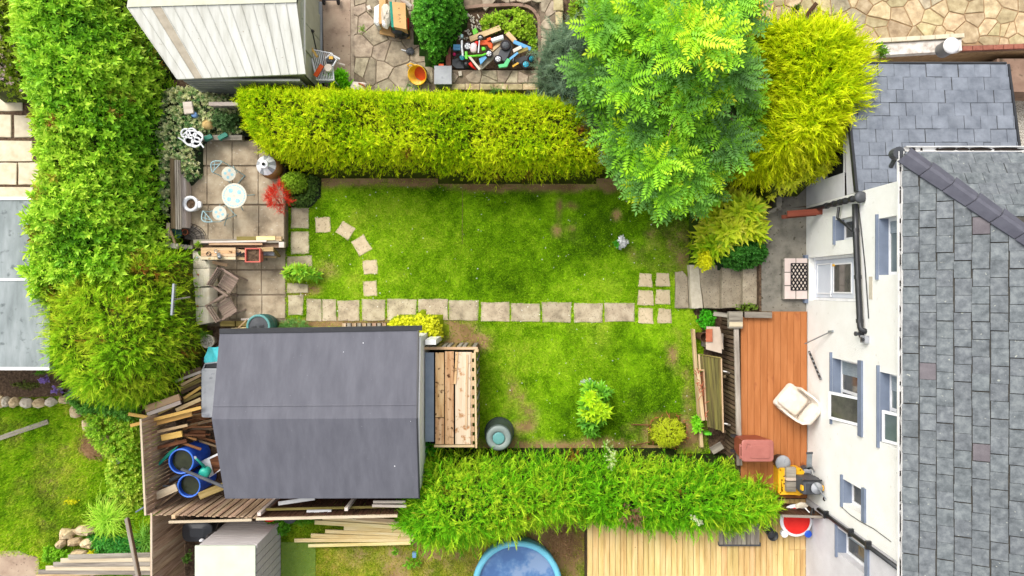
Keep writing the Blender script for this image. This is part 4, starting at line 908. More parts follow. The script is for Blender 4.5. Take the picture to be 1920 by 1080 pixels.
put('gutter', MB().tube([(WX - .1, 5.5, 3.26), (12.1, 5.5, 3.26)], .05, 8), M['black'], an); put('verge_trim', MB().beam((AE.x + 3.97, AE.y, AE.z + .01), tuple(A1 + au * 3.97 + Vector((0, 0, .01))), .05, .1), M['black'], an)
put('verge_trim', MB().beam((WX - .075, AE.y - 1.0, AE.z + .17), tuple(A1 + Vector((-.015, 0, .02))), .06, .1), M['black'], an)
rb = thing('red_board', 'red orange painted plank leaning against the white wall above the yard', 'plank', G(1515, 400, 1.6))
plank('board', G(1476, 401, 1.9), G(1561, 395, 2.0), .16, .05, M['redwood'], rb); plank('batten', G(1466, 407, 1.7), G(1530, 401, 1.75), .1, .06, M['redwood'], rb)
sw = thing('side_wall', 'low dirty concrete wall beside the side passage under the laurel', 'wall', G(1462, 365, ZT)); put('wall', MB().prism(GP([(1456, 330), (1466, 330), (1466, 392), (1440, 402), (1440, 396), (1456, 388)], 1.3), ZT, 1.3), M['concrete_grey'], sw)

# --- garden shed with grey membrane roof
sh = thing('garden_shed', 'large garden shed with dark grey membrane roof and white gable', 'shed', G(610, 780, 0))
z1, zr = 2.1, 2.62
def P3(px, py, z): return tuple(G(px, py, z))
n0, n1, r0, r1, s0, s1 = P3(412, 626, z1), P3(784, 620, z1), P3(397, 786, zr), P3(782, 784, zr), P3(422, 935, z1), P3(786, 934, z1)
T = lambda p, d: (p[0], p[1], p[2] - d)
def panel(a, b_, c, d, t=.07): return MB().add([a, b_, c, d, T(a, t), T(b_, t), T(c, t), T(d, t)], [(0, 1, 2, 3), (7, 6, 5, 4), (0, 4, 5, 1), (1, 5, 6, 2), (2, 6, 7, 3), (3, 7, 4, 0)])
sr = put('roof', panel(n0, r0, r1, n1), M['felt'], sh, label='lighter roof slope towards the slab path'); put('roof', panel(r0, s0, s1, r1), M['felt'], sh, label='roof slope towards the lower fence')
lerp = lambda a, b_, t: tuple(a[i] + (b_[i] - a[i]) * t for i in range(3)); UPV = lambda p, d=.004: (p[0], p[1], p[2] + d)
a, b_, c, d = lerp(n0, r0, .84), lerp(n0, r0, .855), lerp(n1, r1, .855), lerp(n1, r1, .84); put('lap_seam', MB().add([UPV(a), UPV(b_, .014), UPV(c, .014), UPV(d)], [(0, 1, 2, 3)]), M['felt'], sh)
for t in (.2, .42, .64, .86):
    for (A, B, A2, B2) in ():
        p = lerp(A, A2, t); q_ = lerp(B, B2, t); p2 = lerp(A, A2, t + .003); q2 = lerp(B, B2, t + .003); put('weld_seam', MB().add([UPV(p, .003), UPV(q_, .003), UPV(q2, .011), UPV(p2, .011)], [(0, 1, 2, 3)]), M['felt'], sh)
e = .06
put('wall', MB().prism([(n0[0] + .35, n0[1] - .16), (n1[0] + e, n1[1] - .16), (s1[0] + e - .05, s1[1] + .2), (s0[0] + .35, s0[1] + .2)], -.03, 2.02), M['white_paint'], sh)
put('gable', MB().add([(n1[0] + .06, n1[1] - .16, 2.02), (s1[0] + .02, s1[1] + .2, 2.02), (r1[0] + .05, r1[1], 2.54), (n1[0] - .1, n1[1] - .16, 2.02), (s1[0] - .1, s1[1] + .2, 2.02), (r1[0] - .1, r1[1], 2.54)], [(0, 2, 1), (3, 4, 5), (0, 3, 5, 2), (1, 2, 5, 4)]), M['white_paint'], sh)
put('gutter', MB().beam((n0[0], n0[1] + .07, z1 - .03), (n1[0] + .1, n1[1] + .07, z1 - .03), .13, .1), M['black'], sh)
put('verge_trim', MB().beam(UPV(n1, -.03), UPV(r1, -.03), .03, .12).beam(UPV(r1, -.03), UPV(s1, -.03), .03, .12), M['black'], sh)
put('side_board', MB().span((n1[0] + .14, n1[1] - .4, 0), (n1[0] + .42, n1[1] - .26, 1.7)), M['white_paint'], sh)
for px, py, r in ((681, 643, .013), (644, 660, .009), (740, 874, .014), (770, 790, .007)):
    t_ = (py - 622) / 163 if py < 785 else (935 - py) / 150; p = G(px, py, z1 + (zr - z1) * t_ + .004); put('dropping', MB().lathe((p.x, p.y, p.z - .01), [(r, 0), (r * 1.1, .012), (r * .5, .018)], 7), M['white_pot'], sh)
# --- white neighbour shed top left
ns = thing('metal_shed', 'white ribbed roof shed with sage doors at the top left', 'shed', G(430, 80, ZN))
za_, zb_ = 2.0, 2.45
a, b_, c, d = P3(333, 149, za_), P3(574, 139, za_), P3(557, 6, zb_), P3(240, 15, zb_)
put('roof_base', panel(a, b_, c, d, .05), M['sage'], ns)
NP = 15; q = random.Random(3)
for i in range(NP):
    t0, t1 = i / NP + .002, (i + 1) / NP - .002
    A, B, Cc, D = lerp(a, b_, t0), lerp(a, b_, t1), lerp(d, c, t1), lerp(d, c, t0)
    put('roof_panel', panel(UPV(A, .03), UPV(B, .03), UPV(Cc, .03), UPV(D, .03), .025), M['panel_dirty'] if i == 2 else M['panel'], ns)
    put('rib', MB().beam(UPV(lerp(a, b_, t0), .045), UPV(lerp(d, c, t0), .045), .016, .016), M['panel'], ns)
ridge = put('ridge_cap', MB().add([UPV(d, .06), UPV(c, .06), (c[0], c[1] + .35, zb_ - .03), (d[0], d[1] + .35, zb_ - .03)], [(0, 1, 2, 3)]), M['sage'], ns)
put('roof_base', MB().add([UPV(d, .02), UPV(c, .02), (c[0], c[1] + 1.6, zb_ - .4), (d[0], d[1] + 1.6, zb_ - .4)], [(0, 1, 2, 3)]), M['sage'], ns)
put('wall', MB().prism([(a[0] + .1, a[1] + .06), (b_[0] - .16, b_[1] + .06), (b_[0] - .16, 8.4), (a[0] + .1, 8.4)], ZN - .1, 2.0), M['sage'], ns)
for i in range(9): put('wall_sheet', MB().span((a[0] + .1, a[1] - .01, ZN + .02 + i * .17), (b_[0] - .2, a[1] + .05, ZN + .13 + i * .17)), M['greywall'], ns)
xg = b_[0] - .1
put('gable', MB().add([(xg, b_[1] + .06, ZN), (xg, 8.4, ZN), (xg, 8.4, 2.0), (xg, c[1], 2.4), (xg, b_[1] + .06, 1.98)], [(0, 4, 3, 2, 1)]), M['sage'], ns)
put('door', MB().span((xg, 6.35, ZN + .05), (xg + .04, 7.05, 2.1)), M['sage'], ns, label='near sage door of the metal shed'); put('door', MB().span((xg, 7.07, ZN + .05), (xg + .04, 7.8, 2.1)), M['sage'], ns, label='far sage door of the metal shed')
put('door_track', MB().span((xg, 5.9, ZN), (xg + .09, 8.2, ZN + .06)), M['grey_pl'], ns); put('door_handle', MB().rock((xg + .07, 7.04, 1.3), .04, .04, .08, 4), M['black'], ns)
put('door_brace', MB().beam((xg + .05, 6.38, ZN + .2), (xg + .05, 7.02, 1.25), .03, .03), M['black'], ns)
put('fascia', MB().span((xg - .02, b_[1] + .02, 1.9), (xg + .06, 8.3, 2.0)), M['white_paint'], ns)
# --- flat roofed building far left
fb = thing('flat_roof_building', 'low building with pale grey flat roof at the left edge', 'building', G(30, 530, 0))
zf = 2.3; x1 = G(93, 0, zf).x; yt, yb_ = G(0, 373, zf).y, G(0, 688, zf).y
put('wall', MB().span((-16, yb_ + .1, -.03), (x1 - .1, yt - .1, zf - .1)), M['palestone'], fb); put('roof', MB().span((-16, yb_, zf - .1), (x1, yt, zf)), M['felt_left'], fb)
put('fascia', MB().span((-16, yb_ - .08, zf - .2), (x1 + .02, yb_ - .002, zf + .03)), M['white_paint'], fb, label='white fascia along the lower edge'); put('roof_trim', MB().span((-16, yt - .03, zf + .002), (x1, yt + .05, zf + .03)), M['white_paint'], fb)
yy = G(0, 524, zf).y; put('roof_trim', MB().span((-16, yy - .03, zf + .002), (x1, yy + .03, zf + .02)), M['white_paint'], fb)
# --- small plastic shed at the bottom
ps = thing('plastic_shed', 'small plastic shed with pale mint roof and lilac walls by the lower fence', 'shed', G(430, 1040, 0))
xw, xe, yn = G(366, 0, 2).x, G(479, 0, 2).x, G(0, 1023, 2).y
put('roof', MB().span((xw, yn - 2.2, 1.97), (xe, yn, 2.02)), M['mint'], ps); put('wall', MB().span((xw + .05, yn - 2.15, -.03), (xe - .04, yn - .04, 1.97)), M['lilac'], ps)
for i in range(11): put('wall_board', MB().span((xw + .06, yn - .04, .05 + i * .17), (xe - .05, yn - .01, .2 + i * .17)), M['lilac'], ps)
for i in range(9): put('side_board', MB().span((xe - .04, yn - .3 - i * .22, 0), (xe - .005, yn - .1 - i * .22, 1.9 - i * .0)), M['lilac'], ps)
put('corner_post', MB().span((xe - .06, yn - .08, 0), (xe + .03, yn + .02, 1.96)), M['lilac'], ps)

# ------------------------------------------------------------------ fences
def fence(name, label, p0, p1, z0, z1, bw, m, gap=.012, th=.022, rail=None, rail_m=None, posts=0, post_m=None, side=1, over=.0, tops=.01, wobble=.02):
    p0, p1 = Vector((*p0, 0)), Vector((*p1, 0)); d = p1 - p0; L = d.length; x = d / L; nrm_ = Vector((-x.y, x.x, 0)) * side
    t = thing(name, label, 'fence', (p0.x, p0.y, z0)); n = int(L / bw); q = random.Random(n)
    for i in range(n):
        c = p0 + x * (i + .5) * (L / n); off = nrm_ * (q.uniform(0, .014) + (over if i % 2 else 0)); zt = z1 - q.uniform(0, tops)
        plank('board', c + off + Vector((q.uniform(-1, 1) * wobble * .3, 0, z0)), c + off + Vector((0, 0, zt)), *( (bw - gap, th) if abs(x.x) < .5 else (th, bw - gap) ), m, t, 0) if False else board_v(t, c + off, z0, round(zt, 2), x, bw - gap, th, m)
    if rail:
        for zr_ in rail: plank('rail', p0 - nrm_ * .04 + Vector((0, 0, zr_)), p1 - nrm_ * .04 + Vector((0, 0, zr_)), .05, .08, rail_m or m, t)
    for i in range(posts):
        c = p0 + x * L * (i / max(1, posts - 1)) - nrm_ * .06; board_v(t, c, z0, z1 + .03, x, .09, .09, post_m or m, 'post')
    return t
def board_v(t, c, z0, z1, x, w, th, m, name='board'):
    Mx = Matrix((Vector((0, 0, 1)), x, Vector((0, 0, 1)).cross(x))).transposed().to_4x4(); Mx.translation = Vector((c.x, c.y, (z0 + z1) / 2))
    return piece(name, Mx, (round(z1 - z0, 2), round(w, 3), th), m, t, .003)
ZF = 1.75
A = G(266, 785, ZF).xy; B = G(275, 966, ZF).xy; Cc = G(318, 976, ZF).xy; D = G(480, 972, ZF).xy; E = G(745, 966, ZF).xy
f1 = fence('board_fence', 'weathered vertical board fence behind the blue barrels on the left', A, B, 0, ZF, .105, M['fence'], rail=(.4, 1.3), side=1)
plank('cap_rail', (A[0] - .02, A[1], ZF + .02), (B[0] - .02, B[1], ZF + .02), .05, .03, M['fence_lt'], f1)
f2 = fence('board_fence', 'weathered board fence with pale cap rail south of the barrels and shed', B, D, 0, ZF, .105, M['fence'], side=1, over=.02, gap=.02)
plank('cap_rail', (Cc[0], Cc[1] - .03, ZF + .03), (D[0] - .1, D[1] - .03, ZF + .03), .06, .05, M['fence_lt'], f2)
board_v(f2, Vector((Cc[0] + .1, Cc[1] + .1, 0)), 0, ZF, Vector((1, 0, 0)), .1, .1, M['tan'], 'post')
f3 = fence('board_fence', 'brown board fence with pale rails close behind the grey shed roof', D, E, 0, ZF - .1, .12, M['brownwood'], side=1)
plank('cap_rail', (D[0], D[1] - .02, ZF - .02), (E[0], E[1] - .02, ZF - .02), .07, .05, M['fence_lt'], f3); plank('cap_rail', (D[0], D[1] + .14, ZF - .3), (E[0], E[1] + .14, ZF - .3), .06, .04, M['olive'], f3)
for px, py in ((487, 964), (650, 955)): 
    c = G(px, py, ZF); board_v(f3, Vector((c.x, c.y + .02, 0)), 0, ZF + .06, Vector((1, 0, 0)), .09, .09, M['pinkwhite'], 'post')
f4 = fence('board_fence', 'brown board fence running off the lower edge beside the plastic shed', G(286, 968, ZF).xy, G(286, 1130, ZF).xy, 0, ZF, .14, M['fence'], side=1, gap=.008)
plank('cap_rail', G(284, 962, ZF + .02), G(284, 1130, ZF + .02), .05, .03, M['fence_lt'], f4)
# skirt fence and rail of the raised deck
ZD = 1.1
SK0, SK1 = G(1379, 588, ZD + .08).xy, G(1386, 872, ZD + .08).xy
f5 = fence('deck_fence', 'dark weathered board skirt with grey top rail along the orange deck', SK0, SK1, -.02, ZD - .02, .12, M['darkwood'], gap=.03, side=-1, wobble=.05)
plank('top_rail', (SK0[0], SK0[1], ZD + .1), (SK1[0], SK1[1], ZD + .1), .13, .07, M['oldwood'], f5)
c = G(1380, 600, ZD + .2); piece('newel_cap', Matrix.Translation((c.x, c.y, ZD + .12)), (.38, .46, .14), M['oldwood'], f5); piece('newel_slat', Matrix.Translation((c.x, c.y - .12, ZD + .2)), (.37, .12, .03), M['fence_lt'], f5); piece('newel_slat', Matrix.Translation((c.x, c.y + .1, ZD + .2)), (.37, .2, .03), M['oldwood'], f5)
plank('top_rail', G(1396, 590, ZD + .12), G(1447, 591, ZD + .12), .16, .06, M['oldwood'], f5); plank('lower_rail', G(1338, 588, .9), G(1370, 592, .9), .12, .06, M['oldwood'], f5)
for i in range(5): c = G(1402 + i * 10, 585, ZD); board_v(f5, Vector((c.x, c.y, 0)), 0, ZD + .05, Vector((1, 0, 0)), .12, .03, M['darkwood'])
# fence between the two yards, dark brown
f6 = fence('dark_fence', 'dark brown stained board fence between orange deck and pine deck', G(1466, 966, 2.0).xy, G(1584, 970, 2.0).xy, ZT, 2.0, .15, M['brownwood'], side=1, gap=.018)
plank('cap_rail', G(1466, 967, 2.02), G(1584, 971, 2.02), .06, .04, M['oldwood'], f6)

# ------------------------------------------------------------------ decks
dk = thing('orange_deck', 'raised orange composite deck against the white house wall', 'deck', G(1455, 740, ZD))
bx0, bx1 = G(1389, 0, ZD).x, WX - .02; nb_ = 10; bw = (bx1 - bx0) / nb_; yn, ys_ = G(0, 586, ZD).y, G(0, 934, ZD).y
for i in range(nb_):
    x = bx0 + (i + .5) * bw; y0 = yn if i > 2 else yn - (.05 if i == 2 else .12)
    piece('deck_board', Matrix.Translation((x, (y0 + ys_) / 2, ZD - .012)) @ Matrix.Rotation(math.pi / 2, 4, 'Z'), (round(y0 - ys_, 3), round(bw - .008, 3), .024), M['deck'], dk, .004)
put('edge_board', MB().span((bx0 + .55, yn + .002, ZD - .15), (bx1, yn + .025, ZD + .002)), M['deck'], dk); put('subframe', MB().span((bx0, ys_, 0), (bx1, yn - .12, ZD - .03)), M['darkwood'], dk)
def wet(px, h):
    pass
ZP2 = .95
pd = thing('pine_deck', 'new pale pine board deck at the bottom of the picture', 'deck', G(1320, 1050, ZP2))
x0, x1 = G(1101, 0, ZP2).x, G(1532, 0, ZP2).x; n = 41; bw = (x1 - x0) / n; q = random.Random(6)
for i in range(n):
    x = x0 + (i + .5) * bw; 
    if i == 39: continue
    yt = G(0, 930, ZP2).y; yb_ = -9.6
    if i >= 36: 
        ym = G(0, 1031, ZP2).y; spans = [(yt, ym + .004), (ym - .004, yb_)]
    else: spans = [(yt, yb_)]
    for a, b_ in spans: piece('deck_board', Matrix.Translation((x, (a + b_) / 2, ZP2 - .014 - q.uniform(0, .004))) @ Matrix.Rotation(math.pi / 2, 4, 'Z'), (round(a - b_, 2), round(bw - .011, 3), .028), M['pine'], pd, .004)
put('subframe', MB().span((x0 + .02, -9.6, 0), (x1, G(0, 930, ZP2).y, ZP2 - .04)), M['darkwood'], pd)
for py in (1000, 1031, 1062): piece('joist', Matrix.Translation((x0 + 39.5 * bw, G(0, py, ZP2).y, ZP2 - .03)), (round(bw, 2), .07, .03), M['pine'], pd)
gp = thing('grey_platform', 'grey composite board step on the pine deck under the hedge', 'platform', G(1390, 1005, ZP2))
for i in range(9): 
    x = G(1352 + i * 8.5, 0, ZP2 + .15).x; piece('board', Matrix.Translation((x, G(0, 1000, ZP2 + .15).y, ZP2 + .14)) @ Matrix.Rotation(math.pi / 2, 4, 'Z'), (.62, .118, .03), M['oldwood'], gp)
put('front_edge', MB().span((G(1348, 0, ZP2 + .12).x, G(0, 1022, ZP2 + .12).y - .03, ZP2), (G(1426, 0, ZP2 + .12).x, G(0, 1018, ZP2 + .12).y, ZP2 + .13)), M['dgrey_pl'], gp)

# ------------------------------------------------------------------ furniture on the decks
ac = thing('armchair', 'cream upholstered tub armchair standing on the orange deck', 'armchair', G(1481, 752, ZD), rz=math.radians(-40))
def loc(root):    # builder that works in the thing's own coordinates
    return lambda name, mb, m, par=None, **k: _local(root, name, mb, m, par, **k)
def _local(root, name, mb, m, par=None, smooth=False, label=None):
    me = bpy.data.meshes.new(name); me.from_pydata(mb.V, [], mb.F); me.update(); me.materials.append(m)
    if smooth: me.polygons.foreach_set('use_smooth', [True] * len(me.polygons))
    o = bpy.data.objects.new(name, me); COL.objects.link(o); o.parent = par or root; return tag(o, label)
def cushion(sx, sy, z0, z1, r=.06, n=5, bulge=.02):
    """rounded pad centred on the origin"""
    pts = []
    for cx, cy, a0 in ((sx / 2 - r, sy / 2 - r, 0), (-sx / 2 + r, sy / 2 - r, 90), (-sx / 2 + r, -sy / 2 + r, 180), (sx / 2 - r, -sy / 2 + r, 270)):
        for k in range(n): a = math.radians(a0 + 90 * k / (n - 1)); pts.append((cx + r * math.cos(a), cy + r * math.sin(a)))
    m = len(pts); V = []; F = []
    prof = [(.94, z0), (1, z0 + (z1 - z0) * .3), (1, z0 + (z1 - z0) * .7), (.95, z1 - (z1 - z0) * .08), (.82, z1), (.45, z1 + bulge)]
    for k, z in prof: V += [(x * k, y * k, z) for x, y in pts]
    for j in range(len(prof) - 1):
        for i in range(m): F.append((j * m + i, j * m + (i + 1) % m, (j + 1) * m + (i + 1) % m, (j + 1) * m + i))
    F += [tuple(range(m - 1, -1, -1)), tuple((len(prof) - 1) * m + i for i in range(m))]; b = MB(); b.V = V; b.F = F; return b
def shift(b, dx, dy, dz=0, rx=0, ry=0, rz=0):
    T = Matrix.Translation((dx, dy, dz)) @ Matrix.Rotation(rz, 4, 'Z') @ Matrix.Rotation(ry, 4, 'Y') @ Matrix.Rotation(rx, 4, 'X'); b.V = [tuple(T @ Vector(v)) for v in b.V]; return b
pl = loc(ac)     # local +x points to the back of the chair
pl('seat_base', shift(cushion(.78, .74, .08, .34, .08), -.03, 0), M['cream'])
pl('seat_cushion', shift(cushion(.66, .58, .34, .46, .08, bulge=.03), -.12, 0), M['cream'], smooth=True)
pl('backrest', shift(cushion(.2, .6, .3, .82, .08, bulge=.02), .33, 0, ry=.12), M['cream'], smooth=True)
shell = MB()
for i in range(14):
    a0 = math.radians(-118 + 236 * i / 14); a1 = math.radians(-118 + 236 * (i + 1) / 14)
    def pt(a, r, z): 
        x = math.cos(a); y = math.sin(a); k = (abs(x) ** 4 + abs(y) ** 4) ** -.25; return (x * r * k * 1.06, y * r * k * .95, z)
    h0, h1 = (.58 + .27 * max(0, math.cos(a0)) ** .7 for a0 in (a0, a1))
    vs = [pt(a0, .40, .06), pt(a1, .40, .06), pt(a1, .43, h1), pt(a0, .43, h0), pt(a0, .355, .3), pt(a1, .355, .3), pt(a1, .375, h1), pt(a0, .375, h0)]
    shell.add(vs, [(0, 1, 2, 3), (5, 4, 7, 6), (3, 2, 6, 7), (0, 3, 7, 4), (1, 5, 6, 2)])
pl('arm_shell', shell, M['cream'], smooth=False)
for sx, sy in ((-1, 1), (-1, -1), (1, 1), (1, -1)): pl('leg', MB().lathe((sx * .28, sy * .28, 0), [(.02, 0), (.028, .1)], 8), M['brownwood'])
wb = thing('wheelie_bin', 'brown red wheelie bin with closed lid in the corner of the orange deck', 'bin', G(1418, 850, ZD))
zb_ = ZD + 1.0; a = G(1391, 866, zb_); b_ = G(1451, 825, zb_); cx, cy = (a.x + b_.x) / 2, (a.y + b_.y) / 2; W, H = b_.x - a.x, b_.y - a.y
bd = MB(); ring = lambda k, z: [(cx + sx * W / 2 * k, cy + sy * H / 2 * k, z) for sx, sy in ((-1, -1), (1, -1), (1, 1), (-1, 1))]
bd.add(ring(.74, ZD + .05) + ring(.93, zb_ - .06), [(3, 2, 1, 0), (4, 5, 6, 7), (0, 1, 5, 4), (1, 2, 6, 5), (2, 3, 7, 6), (3, 0, 4, 7)]); put('body', bd, M['binred_dk'], wb)
put('lid', shift(cushion(W, H, zb_ - .06, zb_, .09, bulge=.012), cx, cy), M['binred'], wb); put('lid_panel', shift(cushion(W * .62, H * .6, zb_ + .0, zb_ + .025, .06, bulge=.004), cx + .05, cy - .02), M['binred'], wb)
put('handle_bar', MB().tube([(cx - W / 2 - .03, cy - H * .38, zb_ - .05), (cx - W / 2 - .03, cy + H * .3, zb_ - .05)], .018).tube([(cx - W / 2 - .03, cy + H * .2, zb_ - .05), (cx - W / 2 + .06, cy + H * .2, zb_ - .03)], .02).tube([(cx - W / 2 - .03, cy - H * .3, zb_ - .05), (cx - W / 2 + .06, cy - H * .3, zb_ - .03)], .02), M['binred'], wb)
for sy in (-1, 1): put('wheel', MB().lathe(None, [(.1, -.025), (.1, .025)], 14, M=Matrix.Translation((cx - W * .4, cy + sy * H * .36, ZD + .1)) @ Matrix.Rotation(math.pi / 2, 4, 'X')), M['rubber'], wb)
put('grab_edge', MB().tube([(cx - W * .25, cy + H * .3, zb_ + .022), (cx - W * .34, cy + H * .36, zb_ + .02), (cx - W * .4, cy + H * .1, zb_ + .02)], .012), M['binred'], wb)
yc = thing('yellow_crate', 'yellow plastic crate with brown bricks of packaging on top', 'crate', G(1482, 905, ZD)); zc = ZD + .45
a = G(1462, 925, zc); b_ = G(1502, 880, zc)
cr = MB()
for p, q_ in (((a.x, a.y), (b_.x, a.y)), ((b_.x, a.y), (b_.x, b_.y)), ((b_.x, b_.y), (a.x, b_.y)), ((a.x, b_.y), (a.x, a.y))):
    cr.beam((p[0], p[1], zc - .02), (q_[0], q_[1], zc - .02), .07, .06).beam((p[0], p[1], zc - .2), (q_[0], q_[1], zc - .2), .03, .3)
put('crate_body', cr, M['yellow'], yc); put('crate_base', MB().span((a.x, a.y, ZD), (b_.x, b_.y, ZD + .04)), M['yellow'], yc); put('flange', MB().prism([(b_.x + .0, b_.y), (b_.x + .1, b_.y - .06), (b_.x + .04, b_.y - .22), (b_.x + .05, a.y + .16), (b_.x + .12, a.y), (b_.x - .04, a.y - .06), (a.x + .1, a.y), (a.x, b_.y), (a.x - .01, b_.y + .02)], zc - .03, zc), M['yellow'], yc)
for i in range(4): put('hole', MB().box((a.x + .06 + (i % 2) * .055, a.y + .16 + i * .1, zc + .003), (.035, .03, .006)), M['black_matt'], yc)
for i, (py, h) in enumerate([(886, 20), (899, 8), (911, 22)]):
    c = G(1483, py, zc + .1); o = piece('cardboard_block', Matrix.Translation((c.x, c.y, zc + .06)), (.26, h * .0135, .13), M['oldwood'] if i != 1 else M['card_grey'])
    tag(o, ['brown block on the upper end of the yellow crate', 'small pale block across the middle of the yellow crate', 'brown block on the lower end of the yellow crate'][i], 'block')
tb = thing('tool_trunk', 'black plastic tool trunk with yellow latches beside the yellow crate', 'tool box', G(1526, 913, ZD)); zk = ZD + 1.05; c = G(1524, 914, zk)
put('trunk_body', shift(cushion(.5, .42, ZD + .55, zk, .05), c.x, c.y), M['dgrey_pl'], tb); put('lower_case', MB().span((c.x - .22, c.y - .18, ZD), (c.x + .22, c.y + .18, ZD + .55)), M['black'], tb); put('lid_rim', MB().span((c.x - .27, c.y + .16, zk - .03), (c.x + .24, c.y + .2, zk + .02)), M['black'], tb)
for sx in (-1, 1): put('latch', MB().box((c.x + sx * .265, c.y - .02, zk - .05), (.04, .12, .12)), M['yellow'], tb)
for i in range(3): put('lid_rib', MB().box((c.x - .16 + i * .05, c.y - .02, zk + .014), (.018, .25, .012)), M['black'], tb)
sp = thing('cable_reel', 'grey reel disc with metal bar lying on the black tool trunk', 'reel', (c.x + .08, c.y, zk + .02)); put('disc', MB().lathe((c.x + .09, c.y - .01, zk + .022), [(.15, 0), (.15, .03), (.06, .035), (.05, .06)], 22), M['grey_pl'], sp, True); put('bar', MB().tube([(c.x + .0, c.y + .15, zk + .1), (c.x + .28, c.y - .26, zk + .14)], .018), M['metal'], sp)
put('caster', MB().torus((c.x + .33, c.y - .3, zk - .02), .045, .02, 12, 6), M['rubber'], sp)
sk = thing('plastic_sack', 'white and dark plastic tub with lid beside the wheelie bin', 'tub', G(1468, 868, ZD)); c = G(1468, 868, ZD + .35); put('tub', MB().lathe((c.x, c.y, ZD), [(.16, 0), (.2, .33)], 18), M['black'], sk); put('lid', MB().lathe((c.x, c.y, ZD + .33), [(.21, 0), (.2, .05), (.08, .07)], 18), M['grey_pl'], sk, True)
bl = thing('mop_bucket', 'dark grey bucket between yellow crate and house wall', 'bucket', G(1515, 886, ZD)); c = G(1516, 886, ZD + .3); put('bucket', MB().lathe((c.x, c.y, ZD), [(.13, 0), (.17, .28), (.15, .28), (.13, .1)], 16), M['dgrey_pl'], bl); put('rag', MB().rock((c.x - .02, c.y, ZD + .26), .12, .1, .06, 6), M['grey_pl'], bl)
sv = thing('snow_shovel', 'grey bladed shovel leaning on the house wall above the tool trunk', 'shovel', G(1520, 870, ZD)); put('blade', MB().beam(G(1518, 850, ZD + .95), G(1517, 876, ZD + .8), .14, .02), M['metal'], sv); put('blade_edge', MB().beam(G(1518, 848, ZD + .96), G(1518, 851, ZD + .95), .17, .03), M['dgrey_pl'], sv); put('shaft', MB().tube([G(1519, 868, ZD + .85), G(1530, 892, ZD + .2)], .018), M['metal'], sv)
pt_ = thing('paint_lump', 'dirty brush lying across the top of the dark brown fence', 'brush', G(1505, 949, 1.7)); put('bristles', MB().rock(G(1502, 948, 1.72), .17, .09, .05, 12), M['palestone'], pt_); put('handle', MB().tube([G(1509, 952, 1.75), G(1518, 961, 1.85)], .014), M['white_paint'], pt_)
rt = thing('water_table', 'round white play table with bright red top under the hedge end', 'play table', G(1493, 978, ZP2)); zt_ = ZP2 + .45; c = G(1493, 976, zt_)
put('rim', MB().lathe((c.x, c.y, zt_ - .06), [(.4, 0), (.44, .02), (.44, .06), (.37, .08)], 30), M['white_pot'], rt); put('red_top', MB().lathe((c.x, c.y, zt_ + .0), [(.36, 0), (.36, .035), (.3, .045)], 28), M['red'], rt)
for px, m in ((1471, 'white_pot'), (1515, 'sill')): p = G(px, 1001, zt_); put('cup', MB().lathe((p.x, p.y, zt_ - .1), [(.09, 0), (.1, .12), (.08, .13)], 14), M['white_pot'] if m == 'white_pot' else M['barrel'], rt)
for k in range(3): a = 2.1 * k; put('leg', MB().lathe((c.x + .28 * math.cos(a), c.y + .28 * math.sin(a), ZP2), [(.05, 0), (.04, .42)], 8), M['white_pot'], rt)
for i, (px, py, r, lb) in enumerate([(1449, 1004, .13, 'black plant pot standing lower on the pine deck by the hedge'), (1441, 992, .12, 'black plant pot half hidden under the hedge tip')]):
    t = thing('plant_pot', lb, 'pot', G(px, py, ZP2)); c = G(px, py, ZP2 + .3); put('pot', MB().lathe((c.x, c.y, ZP2), [(r * .75, 0), (r, .28), (r * 1.12, .28), (r * 1.12, .33), (r * .95, .33), (r * .85, .2)], 18), M['black'], t, True); put('soil', MB().lathe((c.x, c.y, ZP2 + .2), [(r * .86, 0), (.01, .02)], 14), M['dgrey_pl'], t)
po = thing('paddling_pool', 'round blue rimmed pool with cloud reflections painted in its blue water at the bottom edge', 'pool', G(970, 1098, 0)); c = G(970, 1098, .62)
put('ring', MB().torus((c.x, c.y, .58), 1.19, .09, 48, 10), M['poolrim'], po, True); put('wall', MB().lathe((c.x, c.y, 0), [(1.2, 0), (1.24, .3), (1.2, .58)], 48, closed_t=False), M['poolrim'], po, True); put('water', MB().lathe((c.x, c.y, .4), [(1.16, 0), (1.16, .1)], 48), M['poolwater'], po)
# mossy bench, trough, card, edging
bn = thing('slatted_bench', 'mossy green slatted bench leaning beside the deck skirt', 'bench', G(1335, 740, 0)); zb_ = .72
for i in range(6):
    t = (i + .5) / 6; p = Vector(G(1312 + 41 * t, 667 + 5 * t, zb_)); q_ = Vector(G(1327 + 30 * t, 800 + 9 * t, zb_)); plank('slat', p, q_, .088, .03, M['mossbench'], bn)
plank('edge_batten', G(1352, 672, zb_ + .02), G(1356, 811, zb_ + .02), .035, .05, M['tan'], bn); plank('edge_batten', G(1311, 664, zb_ + .02), G(1352, 671, zb_ + .02), .03, .04, M['olive'], bn); plank('edge_batten', G(1310, 664, zb_), G(1312, 694, zb_), .05, .05, M['tan'], bn)
for px, py in ((1356, 695), (1357, 793)): plank('bracket_arm', G(px - 4, py, zb_ - .04), G(px + 12, py + 4, zb_ - .1), .05, .05, M['oldwood'], bn); put('bolt', MB().tube([G(px, py + 1, zb_ + .02), G(px + 7, py + 2, zb_ + .02)], .018), M['white_paint'], bn)
for px, py in ((1320, 690), (1345, 700), (1330, 790), (1345, 800)): c = G(px, py, 0); board_v(bn, Vector((c.x, c.y, 0)), 0, zb_ - .03, Vector((1, 0, 0)), .07, .07, M['darkwood'], 'leg')
